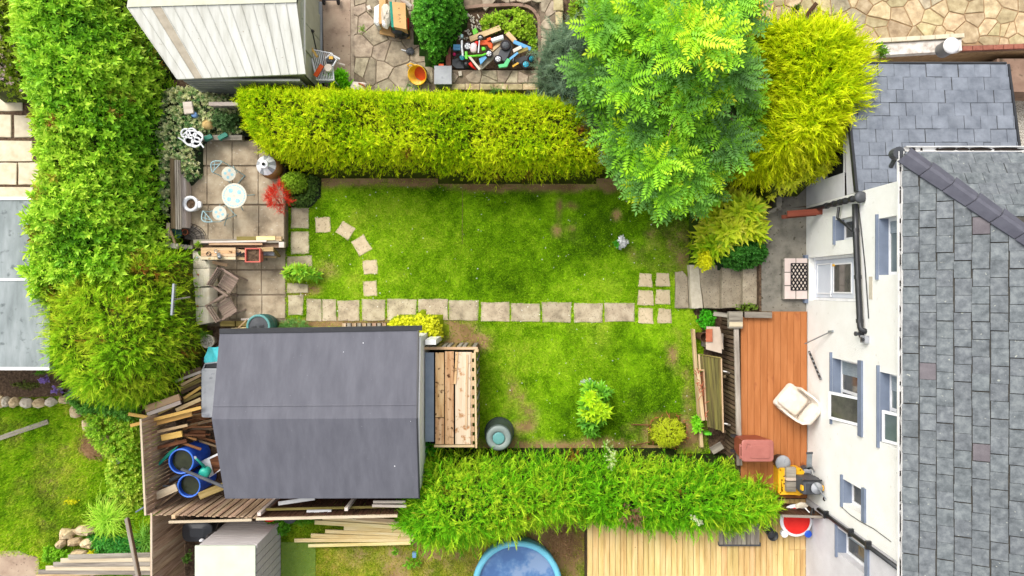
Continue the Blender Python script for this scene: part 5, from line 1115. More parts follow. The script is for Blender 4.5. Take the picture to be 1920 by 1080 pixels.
tg2 = thing('plant_trough', 'long wooden trough with dried red stems beside the mossy bench', 'planter', G(1313, 742, 0)); zt_ = .8
plank('side', G(1308, 694, zt_), G(1318, 788, zt_), .09, .1, M['tan'], tg2); plank('side', G(1319, 694, zt_), G(1324, 788, zt_), .03, .1, M['tan'], tg2); plank('soil', G(1314, 697, zt_ - .03), G(1320, 786, zt_ - .03), .1, .05, M['rust'], tg2); plank('end', G(1306, 694, zt_), G(1320, 694, zt_), .04, .1, M['tan'], tg2)
b = MB(); q = random.Random(4)
for i in range(26): t = q.random(); p = Vector(G(1310 + 11 * t + q.uniform(-5, 5), 697 + 85 * t, zt_ + .08)); b.tube([p, p + Vector((q.uniform(-.12, .12), q.uniform(-.16, .16), q.uniform(0, .06)))], .009, 4)
put('dried_stems', b, M['terra'], tg2)
tag(plank('edging_beam', G(1299, 617, .12), G(1315, 838, .12), .09, .14, M['tan']), 'long pale timber edging the lawn beside the mossy bench', 'timber')
cd = thing('card_sheets', 'stacked pale card sheets leaning beside the deck post', 'card', G(1340, 638, .5)); zc = .75
for i in range(3): put('sheet', MB().prism(GP([(1325 + i * 3, 612 + i), (1350 + i * 1.5, 613 + i * 4), (1352 + i * 3, 640 + i * 8 - (i == 0) * 4), (1354 - i * 1, 663 - i * 5), (1324, 655 - i * 9)], zc), zc - .03 - i * .022, zc - .015 - i * .022), M['card_grey'], cd)
put('block', MB().span((cd.location.x - .25, cd.location.y - .2, 0), (cd.location.x + .2, cd.location.y + .2, zc - .1)), M['oldwood'], cd)
tm = thing('terracotta_tray', 'small brown clay tile pot standing against the pale card sheets', 'pot', G(1326, 628, .3)); put('pot', MB().lathe((G(1320, 632, .6).x, G(1320, 632, .6).y, 0), [(.1, 0), (.14, .7), (.12, .7), (.1, .5)], 14), M['brownwood'], tm); put('tile', MB().prism(GP(rect(1324, 617, 1336, 641), .78), .74, .78), M['terra'], tm)
tag(put('plant_label', MB().prism(GP(rect(1322, 811, 1334, 816), .3), .0, .3), M['lime']), 'lime green plastic plant label under the end of the mossy bench', 'label')
tag(plank('garden_slab', G(1334, 846, .18), G(1354, 834, .22), .22, .05, M['oldwood']), 'grey board lying in the hedge below the mossy bench', 'board')

# ------------------------------------------------------------------ left side objects
def barrel(px, py, r, label):
    z = 1.12; c = G(px, py, z); t = thing('water_barrel', label, 'barrel', (c.x, c.y, 0))
    put('body', MB().lathe((c.x, c.y, 0), [(r * .88, 0), (r, .08), (r * 1.02, .35), (r, .38), (r, .72), (r * 1.02, .75), (r, 1.02), (r * .97, z)], 28, closed_t=False), M['barrel'], t, True)
    put('rim', MB().torus((c.x, c.y, z), r * .97, .024, 32, 8), M['barrel_rim'], t, True); put('water', MB().lathe((c.x, c.y, z - .16), [(r * .9, 0), (r * .9, .03)], 28), M['murk'], t); put('lining', MB().lathe((c.x, c.y, z - .16), [(r * .93, 0), (r * .93, .15)], 28, closed_b=False, closed_t=False), M['barrel'], t)
barrel(340, 865, .345, 'larger open blue barrel of dark water nearer the timber heap'); barrel(354.5, 911, .315, 'smaller open blue barrel of dark water nearer the lower fence')
cn = thing('watering_can', 'teal plastic watering can tipped on the white tray by the barrels', 'watering can', G(386, 880, .7)); zc = .8; c = G(385, 882, zc)
put('can', shift(MB().lathe((0, 0, 0), [(.12, 0), (.15, .05), (.15, .22), (.1, .26)], 16), c.x, c.y, zc - .1, rx=.3), M['teal'], cn, True); put('spout', MB().tube([G(382, 874, zc + .1), G(372, 864, zc + .2), G(367, 859, zc + .3)], [.045, .03, .03], 8), M['teal'], cn, True); put('rose', MB().lathe((G(366, 858, zc + .3).x, G(366, 858, zc + .3).y, zc + .28), [(.03, 0), (.045, .03)], 10), M['grey_pl'], cn); put('grip', MB().torus(None, .09, .022, 14, 6, M=Matrix.Translation(G(381, 897, zc)) @ Matrix.Rotation(1.2, 4, 'X')), M['teal'], cn, True)
wt = thing('white_tray', 'white plastic tray with square dark window under the watering can', 'tray', G(395, 872, .5)); put('tray', MB().prism(GP([(374, 866), (408, 850), (418, 879), (392, 896)], .62), .55, .62, .01), M['white_pot'], wt); put('dark_insert', MB().prism(GP([(393, 861), (408, 854), (416, 876), (401, 889)], .63), .6, .632), M['rust'], wt)
tag(put('black_pipe', MB().tube([G(341, 880, 1.3), G(420, 913, 1.75)], .045, 9), M['dgrey_pl']), 'long dark pipe leading from the shed roof edge into the blue barrel', 'pipe')
tag(put('black_pipe', MB().tube([G(318, 901, 1.2), G(342, 890, 1.0)], .06, 10).tube([G(318, 901, 1.2), G(319, 901, 1.19)], .066, 10), M['black']), 'short wide black pipe end between the two blue barrels', 'pipe')
tag(put('grey_pipe', MB().tube([G(305, 911, 1.2), G(332, 912, 1.0)], .028, 8), M['dgrey_pl']), 'thin grey pipe pointing out beside the smaller blue barrel', 'pipe')
tag(put('green_stake', MB().prism(GP([(293, 872), (318, 846), (334, 836), (322, 850), (297, 874)], 1.05), .95, 1.05), M['greencard']), 'green pointed plastic strip lying beside the larger barrel', 'stake')
tag(put('blue_rod', MB().tube([G(255, 960, .9), G(273, 949, 1.3)], .022), M['sill']), 'pale blue rod sticking out through the fence corner', 'rod')
HEAP = [((327, 708), (377, 691), 8, 'darkwood', .55, 'dark brown plank highest in the timber heap by the conifer'), ((329, 715), (377, 697), 5, 'pinkwhite', .62, 'white painted batten near the top of the timber heap'), ((340, 722), (377, 703), 5, 'tan', .6, 'tan batten just below the white batten'),
        ((338, 730), (377, 712), 7, 'olive', .62, 'mossy green plank in the upper timber heap'), ((340, 737), (377, 719), 6, 'darkwood', .55, 'dark brown plank under the mossy plank'), ((345, 747), (377, 726), 5, 'yellowwood', .66, 'yellow batten ending at the grey storage box'),
        ((345, 752), (377, 737), 6, 'olive', .64, 'olive stained plank below the yellow batten'), ((273, 767), (337, 744), 12, 'tan', .95, 'wide tan plank sticking out over the fence top'), ((276, 777), (339, 754), 7, 'pinkwhite', .98, 'bleached pinkish plank beside the wide tan plank'),
        ((297, 776), (339, 755), 4, 'olive', .95, 'thin olive strip beside the bleached plank'), ((330, 769), (377, 748), 7, 'tan', .8, 'split tan board in the middle of the timber heap'), ((341, 765), (377, 755), 7, 'rust', .72, 'rotten brown board wedged below the split tan board'),
        ((245, 798), (377, 764), 6, 'yellowwood', 1.1, 'longest yellow batten reaching left over the fence'), ((241, 776), (276, 782), 6, 'yellowwood', 1.2, 'short yellow batten end left of the bleached plank'), ((281, 797), (360, 776), 8, 'yellowwood', .95, 'broad yellow tan plank under the longest batten'),
        ((289, 811), (352, 797), 5, 'tan', .95, 'narrow grey tan batten above the yellow block'), ((303, 821), (342, 813), 11, 'yellowwood', 1.0, 'short thick yellow timber block in the heap'), ((271, 846), (350, 826), 6, 'rust', 1.0, 'old orange brown stake with chewed end above the barrel'),
        ((272, 939), (332, 913), 14, 'fence_lt', 1.15, 'thick pale plank lying across the fence corner'), ((374, 930), (422, 910), 13, 'olive', 1.3, 'mossy square beam between small barrel and shed roof'), ((287, 957), (332, 923), 2.5, 'darkwood', 1.25, 'thin dark stick beside the thick pale plank')]
for p, q_, w, m, z, lb in HEAP:
    tag(plank('timber_plank', G(*p, z + .08), G(*q_, z), w * .0148, .05 if w < 10 else .09, M[m]), lb, 'plank')
q = random.Random(9)
for i in range(34):
    x = q.uniform(348, 384); y = 776 + q.random() * 52; L = q.uniform(18, 44); a = q.uniform(-.25, .35) + (.2 if y > 812 else -.1); z = q.uniform(.45, .95)
    tag(plank('broken_lath', G(x - 8 if i % 3 else x - 20, y, z), G(min(x + L * math.cos(a), 408 + (y - 790) * .12), y + L * math.sin(a), z + .05), q.uniform(.03, .08), .025, M['rust'] if i % 4 else M['darkwood'], roll=q.uniform(-.4, .4)), 'rotten dark lath in the broken brown wood heap beside the shed', 'lath', 'rotten laths heaped by the shed')
for i in range(16):
    x = q.uniform(312, 345); y = q.uniform(712, 762); a = q.uniform(-1, .5)
    tag(plank('broken_lath', G(x, y, .35 + i * .015), G(x + 26 * math.cos(a), y + 26 * math.sin(a), .4 + i * .015), q.uniform(.04, .08), .03, M['darkwood'] if i % 2 else M['rust']), 'small dark stick among the planks below the conifer edge', 'lath', 'dark sticks under the plank heap')
gb = thing('storage_box', 'pale grey plastic storage box beside the garden shed', 'storage box', G(393, 735, 0)); zb_ = .95
put('lid', shift(cushion(G(412, 0, zb_).x - G(377, 0, zb_).x, G(0, 691, zb_).y - G(0, 783, zb_).y, zb_ - .08, zb_, .06, bulge=.01), G(394.5, 737, zb_).x, G(394.5, 737, zb_).y), M['grey_pl'], gb); put('body', MB().prism(GP(rect(380, 694, 412, 780), zb_), 0, zb_ - .08), M['dgrey_pl'], gb)
bq = thing('folded_barrow', 'black rimmed grey frame standing by the turquoise cloth', 'barrow', G(396, 686, 0)); put('tray', MB().prism(GP([(381, 692), (384, 683), (414, 680), (414, 692)], .8), .4, .8), M['black'], bq); put('rim', MB().tube([G(381, 692, .83), G(385, 682, .83), G(412, 679, .83)], .025), M['grey_pl'], bq)
cl = MB(); nx_, ny2 = 10, 9; q = random.Random(2)
c0, c1 = G(381, 681, .75), G(418, 652, .95); vs = []
for j in range(ny2):
    for i in range(nx_): u_, v_ = i / (nx_ - 1), j / (ny2 - 1); vs.append((c0.x + (c1.x - c0.x) * u_ + (.12 * (1 - v_) * 0 + .1 * v_ * (1 - u_)) + q.uniform(-.01, .01), c0.y + (c1.y - c0.y) * v_ + q.uniform(-.01, .01), .7 + .18 * u_ + .06 * math.sin(u_ * 9 + v_ * 5) + q.uniform(-.015, .015)))
cl.add(vs, [(j * nx_ + i, j * nx_ + i + 1, (j + 1) * nx_ + i + 1, (j + 1) * nx_ + i) for j in range(ny2 - 1) for i in range(nx_ - 1)]); cl.add([(v[0], v[1], v[2] - .02) for v in vs], [(j * nx_ + i, (j + 1) * nx_ + i, (j + 1) * nx_ + i + 1, j * nx_ + i + 1) for j in range(ny2 - 1) for i in range(nx_ - 1)])
put('cloth', cl, M['turq'], None, True, 'crumpled turquoise cloth hanging at the corner of the garden shed', 'cloth')
wp = thing('white_planter_bowl', 'weathered white bowl of grey soil beside the conifer and shed corner', 'pot', G(389, 640, 0)); c = G(389, 640, .4); put('bowl', MB().lathe((c.x, c.y, 0), [(.11, 0), (.18, .36), (.2, .42), (.17, .42), (.15, .34)], 20), M['palestone'], wp, True); put('soil', MB().lathe((c.x, c.y, .36), [(.155, 0), (.02, .03)], 14), M['gravel'], wp)
wbt = thing('water_butt', 'green water butt with dark lid half under the shed roof edge', 'water butt', G(490, 604, 0)); c = G(484, 612, .95); r = .31
put('body', MB().lathe((c.x, c.y, 0), [(r * .85, 0), (r * .95, .3), (r * 1.05, .32), (r, .36), (r * 1.04, .6), (r * 1.1, .62), (r * 1.02, .66), (r, .92)], 26, closed_t=False), M['dgreen'], wbt, True); put('rim', MB().torus((c.x, c.y, .93), r * .98, .035, 30, 8), M['rimgreen'], wbt, True); put('lid', MB().lathe((c.x, c.y, .9), [(r * .94, 0), (r * .94, .02), (.1, .04)], 26), M['dgrey_pl'], wbt)
for dx, dy in ((-.12, -.03), (.09, .0)): put('lid_grip', MB().box((c.x + dx, c.y + dy, .945), (.13, .06, .03), .2), M['black'], wbt)
cb = thing('compost_bin', 'dark green conical compost bin with round grey lid on the lawn', 'compost bin', G(938, 812, 0)); c = G(935, 822, .95)
put('body', MB().lathe((c.x, c.y, -.02), [(.43, 0), (.42, .1), (.36, .7), (.35, .78)], 28), M['bingreen'], cb, True); put('shoulder', MB().lathe((c.x, c.y, .76), [(.385, 0), (.37, .1), (.33, .12)], 28), M['bingreen'], cb, True); put('lid', MB().lathe((c.x, c.y, .88), [(.345, 0), (.345, .03), (.31, .05), (.2, .06), (.19, .04)], 28), M['binlid'], cb, True); put('lid_knob', MB().lathe((c.x, c.y, .92), [(.17, 0), (.17, .035), (.14, .045)], 22), M['rimgreen'], cb, True)
for i in range(3): put('body_rib', MB().torus((c.x, c.y, .18 + i * .2), .418 - i * .035, .012, 28, 5), M['bingreen'], cb)
# log store
ls = thing('timber_store', 'pallet wood store topped with planks and sheets beside the garden shed', 'wood store', G(850, 745, 0)); zt_ = 1.25; g = lambda px, py, z=zt_: G(px, py, z)
for i in range(11):
    x = 793 + i * 9.6; c = g(x, 650); board_v(ls, Vector((c.x, c.y, 0)), 0, zt_ - .06, Vector((1, 0, 0)), .1, .022, M['oldwood'] if i % 3 else M['olive'], 'north_slat')
for i in range(15):
    y = 662 + i * 12.2; c = g(895, y); board_v(ls, Vector((c.x, c.y, 0)), 0, zt_ - .06, Vector((0, 1, 0)), .085, .022, M['oldwood'] if i % 2 else M['olive'], 'side_slat')
plank('top_rail', g(790, 653), g(896, 653), .07, .06, M['tan'], ls); plank('end_rail', g(890.5, 657), g(893, 840), .05, .06, M['tan'], ls); plank('inner_rail', g(884, 660), g(885, 838), .03, .06, M['tan'], ls); plank('bottom_rail', g(814, 836), g(890, 836), .06, .08, M['tan'], ls)
for i in range(10): plank('spacer', g(886, 662 + i * 17.2), g(886.5, 672 + i * 17.2), .1, .05, M['tan'], ls)
plank('corner_post', g(894, 655), g(894, 660), .1, .07, M['tan'], ls); put('core', MB().prism(GP(rect(800, 662, 884, 832), .9), 0, .9), M['black_matt'], ls)
def tp(p, q_, w, m, z, lb, cat='plank'): tag(plank('store_plank', g(*p, z), g(*q_, z), w, .028, M[m]), lb, cat)
tp((790, 662), (790, 860), .07, 'osb', zt_ - .1, 'narrow reddish plank between shed gable and blue grey board'); tp((805.5, 661), (805.5, 828), .24, 'bluegrey', zt_ + .0, 'blue grey board on the timber store next to the shed', 'board')
tp((824.5, 661), (824.5, 782), .235, 'osb', zt_ + .04, 'stained brown plank left of centre on the timber store'); tp((842.5, 659), (842.5, 833), .24, 'osb', zt_ + .012, 'mottled brown sheet in the middle of the timber store', 'board'); tp((824.5, 783), (824.5, 833), .235, 'osb', zt_ + .012, 'short dark spotted board at the lower end of the timber store', 'board')
tp((868, 660), (868, 833), .42, 'osb_pale', zt_ + .012, 'wide pale sheet on the right of the timber store', 'board'); tp((857, 660), (853, 720), .07, 'osb', zt_ + .045, 'narrow slanting strip lying on the pale sheet'); tp((876, 665), (874, 800), .05, 'tan', zt_ + .042, 'thin tan lath on the right edge of the pale sheet')
# pallet behind the shed and lumber stack
for i in range(9): pass
pa = thing('pallet', 'row of short wooden slats lying between the slab path and the shed gutter', 'pallet', G(682, 611, 0))
for i in range(9): plank('slat', G(645 + i * 9.4, 606, .12), G(645.3 + i * 9.4, 620, .12), .108, .025, M['oldwood'] if i % 2 else M['fence'], pa)
plank('bearer', G(642, 608, .06), G(724, 608, .06), .08, .08, M['darkwood'], pa); plank('bearer', G(642, 618, .06), G(724, 618, .06), .08, .08, M['darkwood'], pa)
LUM = [((605, 972), (770, 982), 6), ((590, 979), (770, 990), 8), ((645, 990), (775, 998), 9), ((610, 996), (775, 1003), 7), ((583, 1004), (775, 1010), 8), ((552, 1013), (775, 1012), 7), ((578, 1023), (770, 1018), 6), ((668, 971), (740, 977), 7), ((680, 965), (745, 968), 4)]
for i, (p, q_, w) in enumerate(LUM):
    o = plank('timber_batten', G(*p, .1 + i * .012), G(*q_, .14 + i * .012), w * .0146, .045, M['lumber'] if i < 7 else M['tan']); tag(o, ['upper yellow batten with square left end in the fanned stack', 'wide yellow batten just under the upper one in the fanned stack', 'short wide yellow batten in the middle of the fanned stack', 'yellow batten directly below the short wide one in the fanned stack', 'yellow batten reaching second furthest left in the fanned stack', 'yellow batten reaching furthest left in the fanned stack', 'lowest yellow batten of the fanned stack on the lower lawn'][i] if i < 7 else 'pinkish short plank at the top of the fanned yellow stack' if i == 7 else 'thin brown batten behind the fanned yellow stack', 'batten', 'yellow battens on the lower lawn' if i < 7 else None)
for i, (px, lb) in enumerate([(945, 'small timber offcut left of the pool by the hedge')]): tag(plank('timber_offcut', G(935, 1003, .1), G(975, 1000, .1), .1, .05, M['lumber']), lb, 'timber')
tag(put('blue_peg', MB().prism(GP(rect(773, 1036, 780, 1046), .1), 0, .1), M['bluepot']), 'small blue plastic peg on the lower lawn', 'peg')
c = G(505, 968, .6); tag(put('red_ball', MB().rock((c.x, c.y - .02, .55), .17, .16, .16, 3, 12, 7, .05), M['red'], None, True), 'bright red rounded toy behind the pale fence rail', 'toy')
c = G(543, 968, .5); tag(put('grey_tub', MB().lathe((c.x, c.y - .02, 0), [(.18, 0), (.2, .5), (.1, .55)], 18), M['dgrey_pl'], None, True), 'dark grey round tub behind the pale fence rail', 'tub')
tag(put('white_basket', MB().prism(GP(rect(575, 955, 621, 966), 1.4), 1.3, 1.4), M['white_pot']), 'white plastic basket hooked behind the pale fence rail', 'basket')
tag(plank('white_board', G(522, 944, 1.4), G(590, 934, 1.4), .1, .03, M['white_paint']), 'white board lying between shed roof and fence', 'board')
for i, (p, q_, lb) in enumerate([((700, 941), (760, 941), 'upper pale lath stacked by the fence under the hedge tip'), ((698, 948), (762, 949), 'lower pale lath stacked by the fence under the hedge tip')]): tag(plank('pale_lath', G(*p, 1.5), G(*q_, 1.5), .07, .04, M['pinkwhite']), lb, 'lath')
bb = thing('black_bin', 'black plastic bin box between the lower fences and the plastic shed', 'bin', G(372, 995, 0)); c = G(371, 997, .75); put('body', shift(cushion(.82, .5, 0, .75, .16), c.x, c.y), M['black'], bb); put('lid', shift(cushion(.86, .54, .72, .8, .18, bulge=.03), c.x, c.y), M['black'], bb)
c = G(377, 1014, .9); tag(put('white_lump', MB().rock((c.x, c.y, .86), .07, .05, .07, 8), M['white_pot']), 'small white ornament at the corner of the plastic shed roof', 'ornament')
tag(put('bin_hose', MB().tube([G(383, 1018, 1.2), G(389, 1004, 1.15), G(405, 995, .9), G(410, 980, .6)], .02, 6), M['wire']), 'dark hose looping from the black bin to the plastic shed', 'hose')
lpz = thing('leaning_post', 'tall weathered post leaning at the lower left beside the fence', 'post', G(250, 1020, 0)); plank('post', G(238, 972, .9), G(262, 1090, 2.1), .1, .09, M['oldwood'], lpz); plank('inner_face', G(241, 972, .93), G(264, 1090, 2.13), .02, .08, M['darkwood'], lpz)
wbn = thing('wooden_shelter', 'pale weathered plank roof of a low log bench at the bottom left', 'bench', G(170, 1060, 0))
for i in range(5): plank('plank', G(128 - i * 14, 1044 + i * 7, .62 - i * .03), G(282, 1040 + i * 8.5, .62 - i * .03), .125, .03, M['fence_lt'] if i % 2 else M['oldwood'], wbn)
plank('front_plank', G(70, 1078, .45), G(282, 1072, .45), .06, .12, M['tan'], wbn)
for px in (110, 190, 268): c = G(px, 1066, 0); board_v(wbn, Vector((c.x, c.y, 0)), 0, .45, Vector((1, 0, 0)), .1, .1, M['oldwood'], 'leg')
b = MB(); q = random.Random(5)
for i in range(240):
    a = q.uniform(0, 6.28); rr = q.random() ** .5; c = G(170 + 24 * rr * math.cos(a), 838 + 18 * rr * math.sin(a)); p = Vector((c.x, c.y, .03 + .12 * (1 - rr))); an_ = q.uniform(-.7, .9); b.tube([p, p + Vector((.3 * math.cos(an_), -.3 * math.sin(an_), q.uniform(-.02, .05)))], .008, 3, False)
put('dead_grass', b, M['straw'], None, False, 'heap of dead brown cut stems on the left lawn', 'straw heap')
# ------------------------------------------------------------------ upper patio
bi = thing('bistro_table', 'round mosaic bistro table with pale blue flower spots', 'table', G(439, 368, ZP)); zt_ = ZP + .72; c = G(439, 367, zt_)
top = put('tabletop', MB().lathe((c.x, c.y, zt_ - .02), [(.345, 0), (.35, .01), (.345, .022)], 36), M['mosaic'], bi)
def spots(par, c, z, n, rr, r, ring=None):
    for k in range(n): a = .6 + 6.283 * k / n; put('mosaic_spot', MB().lathe((c.x + rr * math.cos(a), c.y + rr * math.sin(a), z), [(r, 0), (r, .003)], 12), M['mosaicblue'], par)
    put('mosaic_spot', MB().lathe((c.x, c.y, z), [(r * .5, 0), (r * .5, .003)], 10), M['mosaicpink'], par)
    if ring:
        b = MB()
        for k in range(26): a = 6.283 * k / 26; b.box((c.x + ring * math.cos(a), c.y + ring * math.sin(a), z + .0015), (.028, .05, .003), a)
        o = put('mosaic_ring', b, M['mosaicblue'], par); o['kind'] = 'stuff'
spots(top, c, zt_ + .002, 4, .17, .062, .285)
for k in range(3): a = .4 + 2.09 * k; put('leg', MB().tube([(c.x + .05 * math.cos(a), c.y + .05 * math.sin(a), zt_ - .03), (c.x + .12 * math.cos(a), c.y + .12 * math.sin(a), ZP + .35), (c.x + .32 * math.cos(a), c.y + .32 * math.sin(a), ZP + .01)], .014, 6), M['verdigris'], bi)
def bistro(px, py, rz, label):
    t = thing('bistro_chair', label, 'chair', G(px, py, ZP), 'bistro chairs', rz); f = loc(t); s = f('seat', MB().lathe((0, 0, .44), [(.2, 0), (.205, .008), (.2, .016)], 26), M['mosaic'])
    for k in range(4): a = .5 + 1.57 * k; f('mosaic_spot', MB().lathe((.1 * math.cos(a), .1 * math.sin(a), .456), [(.042, 0), (.042, .003)], 10), M['mosaicblue'], s)
    f('mosaic_spot', MB().lathe((0, 0, .456), [(.03, 0), (.03, .003)], 8), M['mosaicpink'], s)
    for sy in (-1, 1):
        f('frame_leg', MB().tube([(-.2, sy * .2, .86), (-.16, sy * .19, .5), (.22, sy * .2, 0)], .013, 6), M['verdigris']); f('frame_leg', MB().tube([(.16, sy * .17, .43), (-.24, sy * .19, 0)], .013, 6), M['verdigris'])
    arcp = [(-.2 - .17 * math.sin(math.pi * k / 8), -.2 + .4 * k / 8, .86 + .04 * math.sin(math.pi * k / 8)) for k in range(9)]
    f('backrest', MB().tube(arcp, .016, 6).tube([(-.2, -.2, .85), (-.19, .2, .85)], .014, 6).tube([(-.2, -.13, .86), (-.32, .06, .88)], .01, 5).tube([(-.2, .1, .86), (-.33, -.05, .88)], .01, 5), M['verdigris'])
    f('stretcher', MB().tube([(.2, -.2, .02), (.2, .2, .02)], .011, 5), M['verdigris'])
    return t
bistro(441, 331, math.radians(-40), 'pale blue metal bistro chair above the round mosaic table'); bistro(424, 403, math.radians(42), 'pale blue metal bistro chair below the round mosaic table')
wp = thing('white_planter', 'white round planter of dark soil beside the sleeper edge', 'planter', G(360, 382, ZP)); c = G(357, 382, ZP + .38); put('pot', MB().lathe((c.x, c.y, ZP), [(.16, 0), (.2, .2), (.225, .36), (.225, .4), (.145, .4), (.14, .3)], 28), M['white_pot'], wp, True); put('pot_ear', shift(cushion(.16, .2, ZP + .28, ZP + .38, .06, bulge=.01), c.x + .22, c.y - .02), M['white_pot'], wp); put('soil', MB().lathe((c.x, c.y, ZP + .32), [(.145, 0), (.02, .03)], 16), M['soil'], wp)
ch = thing('fire_cone', 'shiny metal cone lid on copper chiminea by the golden hedge', 'chiminea', G(494, 310, ZP)); c = G(495, 308, ZP + .75); put('bowl', MB().lathe((c.x + .06, c.y - .04, ZP), [(.2, 0), (.3, .2), (.31, .42), (.24, .58)], 24), M['copper'], ch, True)
nseg = 14
for k in range(nseg):
    a0, a1 = 6.283 * k / nseg, 6.283 * (k + .94) / nseg; f = lambda a, r, z: (c.x + r * math.cos(a), c.y + r * math.sin(a), ZP + z); put('cone_panel', MB().add([f(a0, .28, .58), f(a1, .28, .58), f(a1, .08, .76), f(a0, .08, .76), f(a0, .27, .56), f(a1, .27, .56), f(a1, .07, .73), f(a0, .07, .73)], [(0, 1, 2, 3), (7, 6, 5, 4), (0, 4, 5, 1), (1, 5, 6, 2), (2, 6, 7, 3), (3, 7, 4, 0)]), M['white_pot'] if k % 3 else M['grey_pl'], ch)
put('cone_top', MB().lathe((c.x, c.y, ZP + .72), [(.13, 0), (.11, .05), (.05, .07)], 20), M['white_pot'], ch); put('vent', MB().lathe((c.x, c.y, ZP + .785), [(.045, 0), (.045, .03)], 14), M['black_matt'], ch)
wr = thing('wire_pot_stand', 'ornate white metal plant stand of empty rings lying in the ivy', 'plant stand', G(362, 262, ZP + .4)); z = ZP + .62
for px, py, r in ((348, 250, 8), (359, 250, 9), (371, 257, 9), (355, 262, 9), (368, 266, 8)): c = G(px, py, z); put('ring', MB().torus((c.x, c.y, z), r * .0152, .028, 18, 6), M['white_pot'], wr); put('ring_hole', MB().lathe((c.x, c.y, z - .1), [(r * .0135, 0), (r * .0135, .03)], 14), M['black_matt'], wr)
put('scrolls', MB().tube([G(334, 258, z), G(341, 262, z), G(352, 272, z), G(366, 276, z), G(378, 270, z)], .022).tube([G(382, 277, z), G(376, 268, z), G(380, 257, z), G(366, 246, z), G(352, 245, z), G(343, 253, z)], .022), M['white_pot'], wr)
for p, q_, lb in (((384, 261), (398, 256), 'green trough left of its twin on the pale sleeper'), ((411, 260), (426, 252), 'green trough right of its twin on the pale sleeper')):
    t = thing('green_trough', lb, 'trough', G(*p, ZP + .2)); plank('trough', G(*p, ZP + .32), G(*q_, ZP + .32), .12, .14, M['greentrough'], t); plank('lip', G(*p, ZP + .395), G(*q_, ZP + .395), .07, .012, M['greentrough'], t)
rz_ = thing('sleeper_edge', 'pale timber sleeper along the upper end of the bistro patio', 'sleeper', G(420, 258, ZP)); plank('sleeper', G(378, 259, ZP + .2), G(456, 259, ZP + .2), .14, .18, M['oldwood'], rz_)
c = G(384, 231, .9); tag(put('stone_ball', MB().rock((c.x, c.y, .72), .15, .14, .14, 5, 14, 8, .06), M['beige'], None, True), 'golden beige rounded stone ball in the ivy', 'ornament'); c = G(366, 216, .9)
t = thing('blue_pot', 'small blue glazed pot in the ivy by the square post cap', 'pot', G(366, 216, .75)); put('pot', MB().lathe((c.x, c.y, .75), [(.06, 0), (.085, .22), (.07, .24), (.04, .25)], 16), M['bluepot'], t, True); put('hole', MB().lathe((c.x - .02, c.y + .01, 1.0), [(.02, 0), (.02, .006)], 10), M['black_matt'], t)
t = thing('square_post_cap', 'square pale wooden post cap among variegated ivy', 'post cap', G(352, 201, 0)); put('cap', MB().prism(GP([(342, 191), (359, 190), (363, 212), (345, 214)], 1.05), .98, 1.05, .01), M['pinkwhite'], t); put('post', MB().prism(GP(rect(346, 194, 358, 210), 1.0), 0, .98), M['oldwood'], t)
t = thing('back_fence_rail', 'pale top rail of the back fence between ivy and golden hedge', 'rail', G(420, 195, 1)); plank('rail', G(392, 195, 1.3), G(447, 195, 1.3), .1, .06, M['pinkwhite'], t)
for i in range(5): c = G(396 + i * 11, 197, 1.2); board_v(t, Vector((c.x, c.y, 0)), 0, 1.25, Vector((1, 0, 0)), .12, .025, M['oldwood'], 'board')
sl = thing('sleeper_wall', 'paired timber sleepers edging the left side of the bistro patio', 'sleeper', G(341, 380, 0)); plank('sleeper', G(333, 300, ZP + .25), G(335, 430, ZP + .25), .19, .5, M['darkwood'], sl); plank('sleeper', G(348, 300, ZP + .12), G(350, 428, ZP + .12), .17, .4, M['pinkwhite'], sl)
for i in range(3): plank('slat', G(329 + i * 4, 300, ZP + .51), G(331 + i * 4, 430, ZP + .51), .045, .02, M['oldwood'], sl)
put('ivy_bed', MB().prism(GP([(262, 150), (330, 150), (332, 470), (262, 470)], .3), -.03, .3), M['soil'], kind='structure'); put('ivy_bed', MB().prism(GP([(331, 150), (452, 150), (452, 254), (378, 254), (352, 300), (331, 300)], .3), -.03, .3), M['soil'], kind='structure')
# corner with pots
tc = thing('timber_corner', 'L shaped pale timber frame around the clay pots', 'frame', G(320, 445, 0)); z = .7; plank('rail', G(317, 418, z), G(314, 462, z), .1, .08, M['fence_lt'], tc); plank('rail', G(311, 459, z + .05), G(334, 462, z + .05), .14, .08, M['pinkwhite'], tc); plank('brace', G(319, 432, z - .02), G(328, 456, z - .02), .06, .05, M['tan'], tc); plank('rail', G(333, 461, z - .1), G(362, 464, z - .1), .1, .08, M['oldwood'], tc)
def pot(px, py, r, z, h, m, label, soil='soil', cat='pot', name='plant_pot'):
    t = thing(name, label, cat, G(px, py, z)); c = G(px, py, z + h); put('pot', MB().lathe((c.x, c.y, z), [(r * .7, 0), (r * .92, h * .8), (r, h * .82), (r, h), (r * .88, h), (r * .8, h * .75)], 20), M[m], t, True); put('soil', MB().lathe((c.x, c.y, z + h * .78), [(r * .82, 0), (.01, .01)], 14), M[soil], t); return t
pot(310, 432, .11, .3, .26, 'terra', 'clay pot left of the pale timber rail', 'darkwood'); pot(330, 437, .15, .3, .3, 'dgreen', 'green round tub inside the timber corner', 'dgreen', 'tub', 'green_tub'); pot(346, 435, .09, .3, .2, 'terra', 'fallen clay pot beside the green tub'); pot(347.5, 463, .075, .45, .2, 'dgrey_pl', 'small dark grey pot on the rail by the timber corner', 'metal')
pot(327, 420, .05, .6, .12, 'verdigris', 'tiny pale blue green pot at the end of the timber rail', 'grey_pl')
hb = thing('hanging_basket', 'half round wire hanging basket lying on the patio corner', 'basket', G(368, 440, ZP)); cx_, cy_ = G(352, 445, ZP).xy; b = MB()
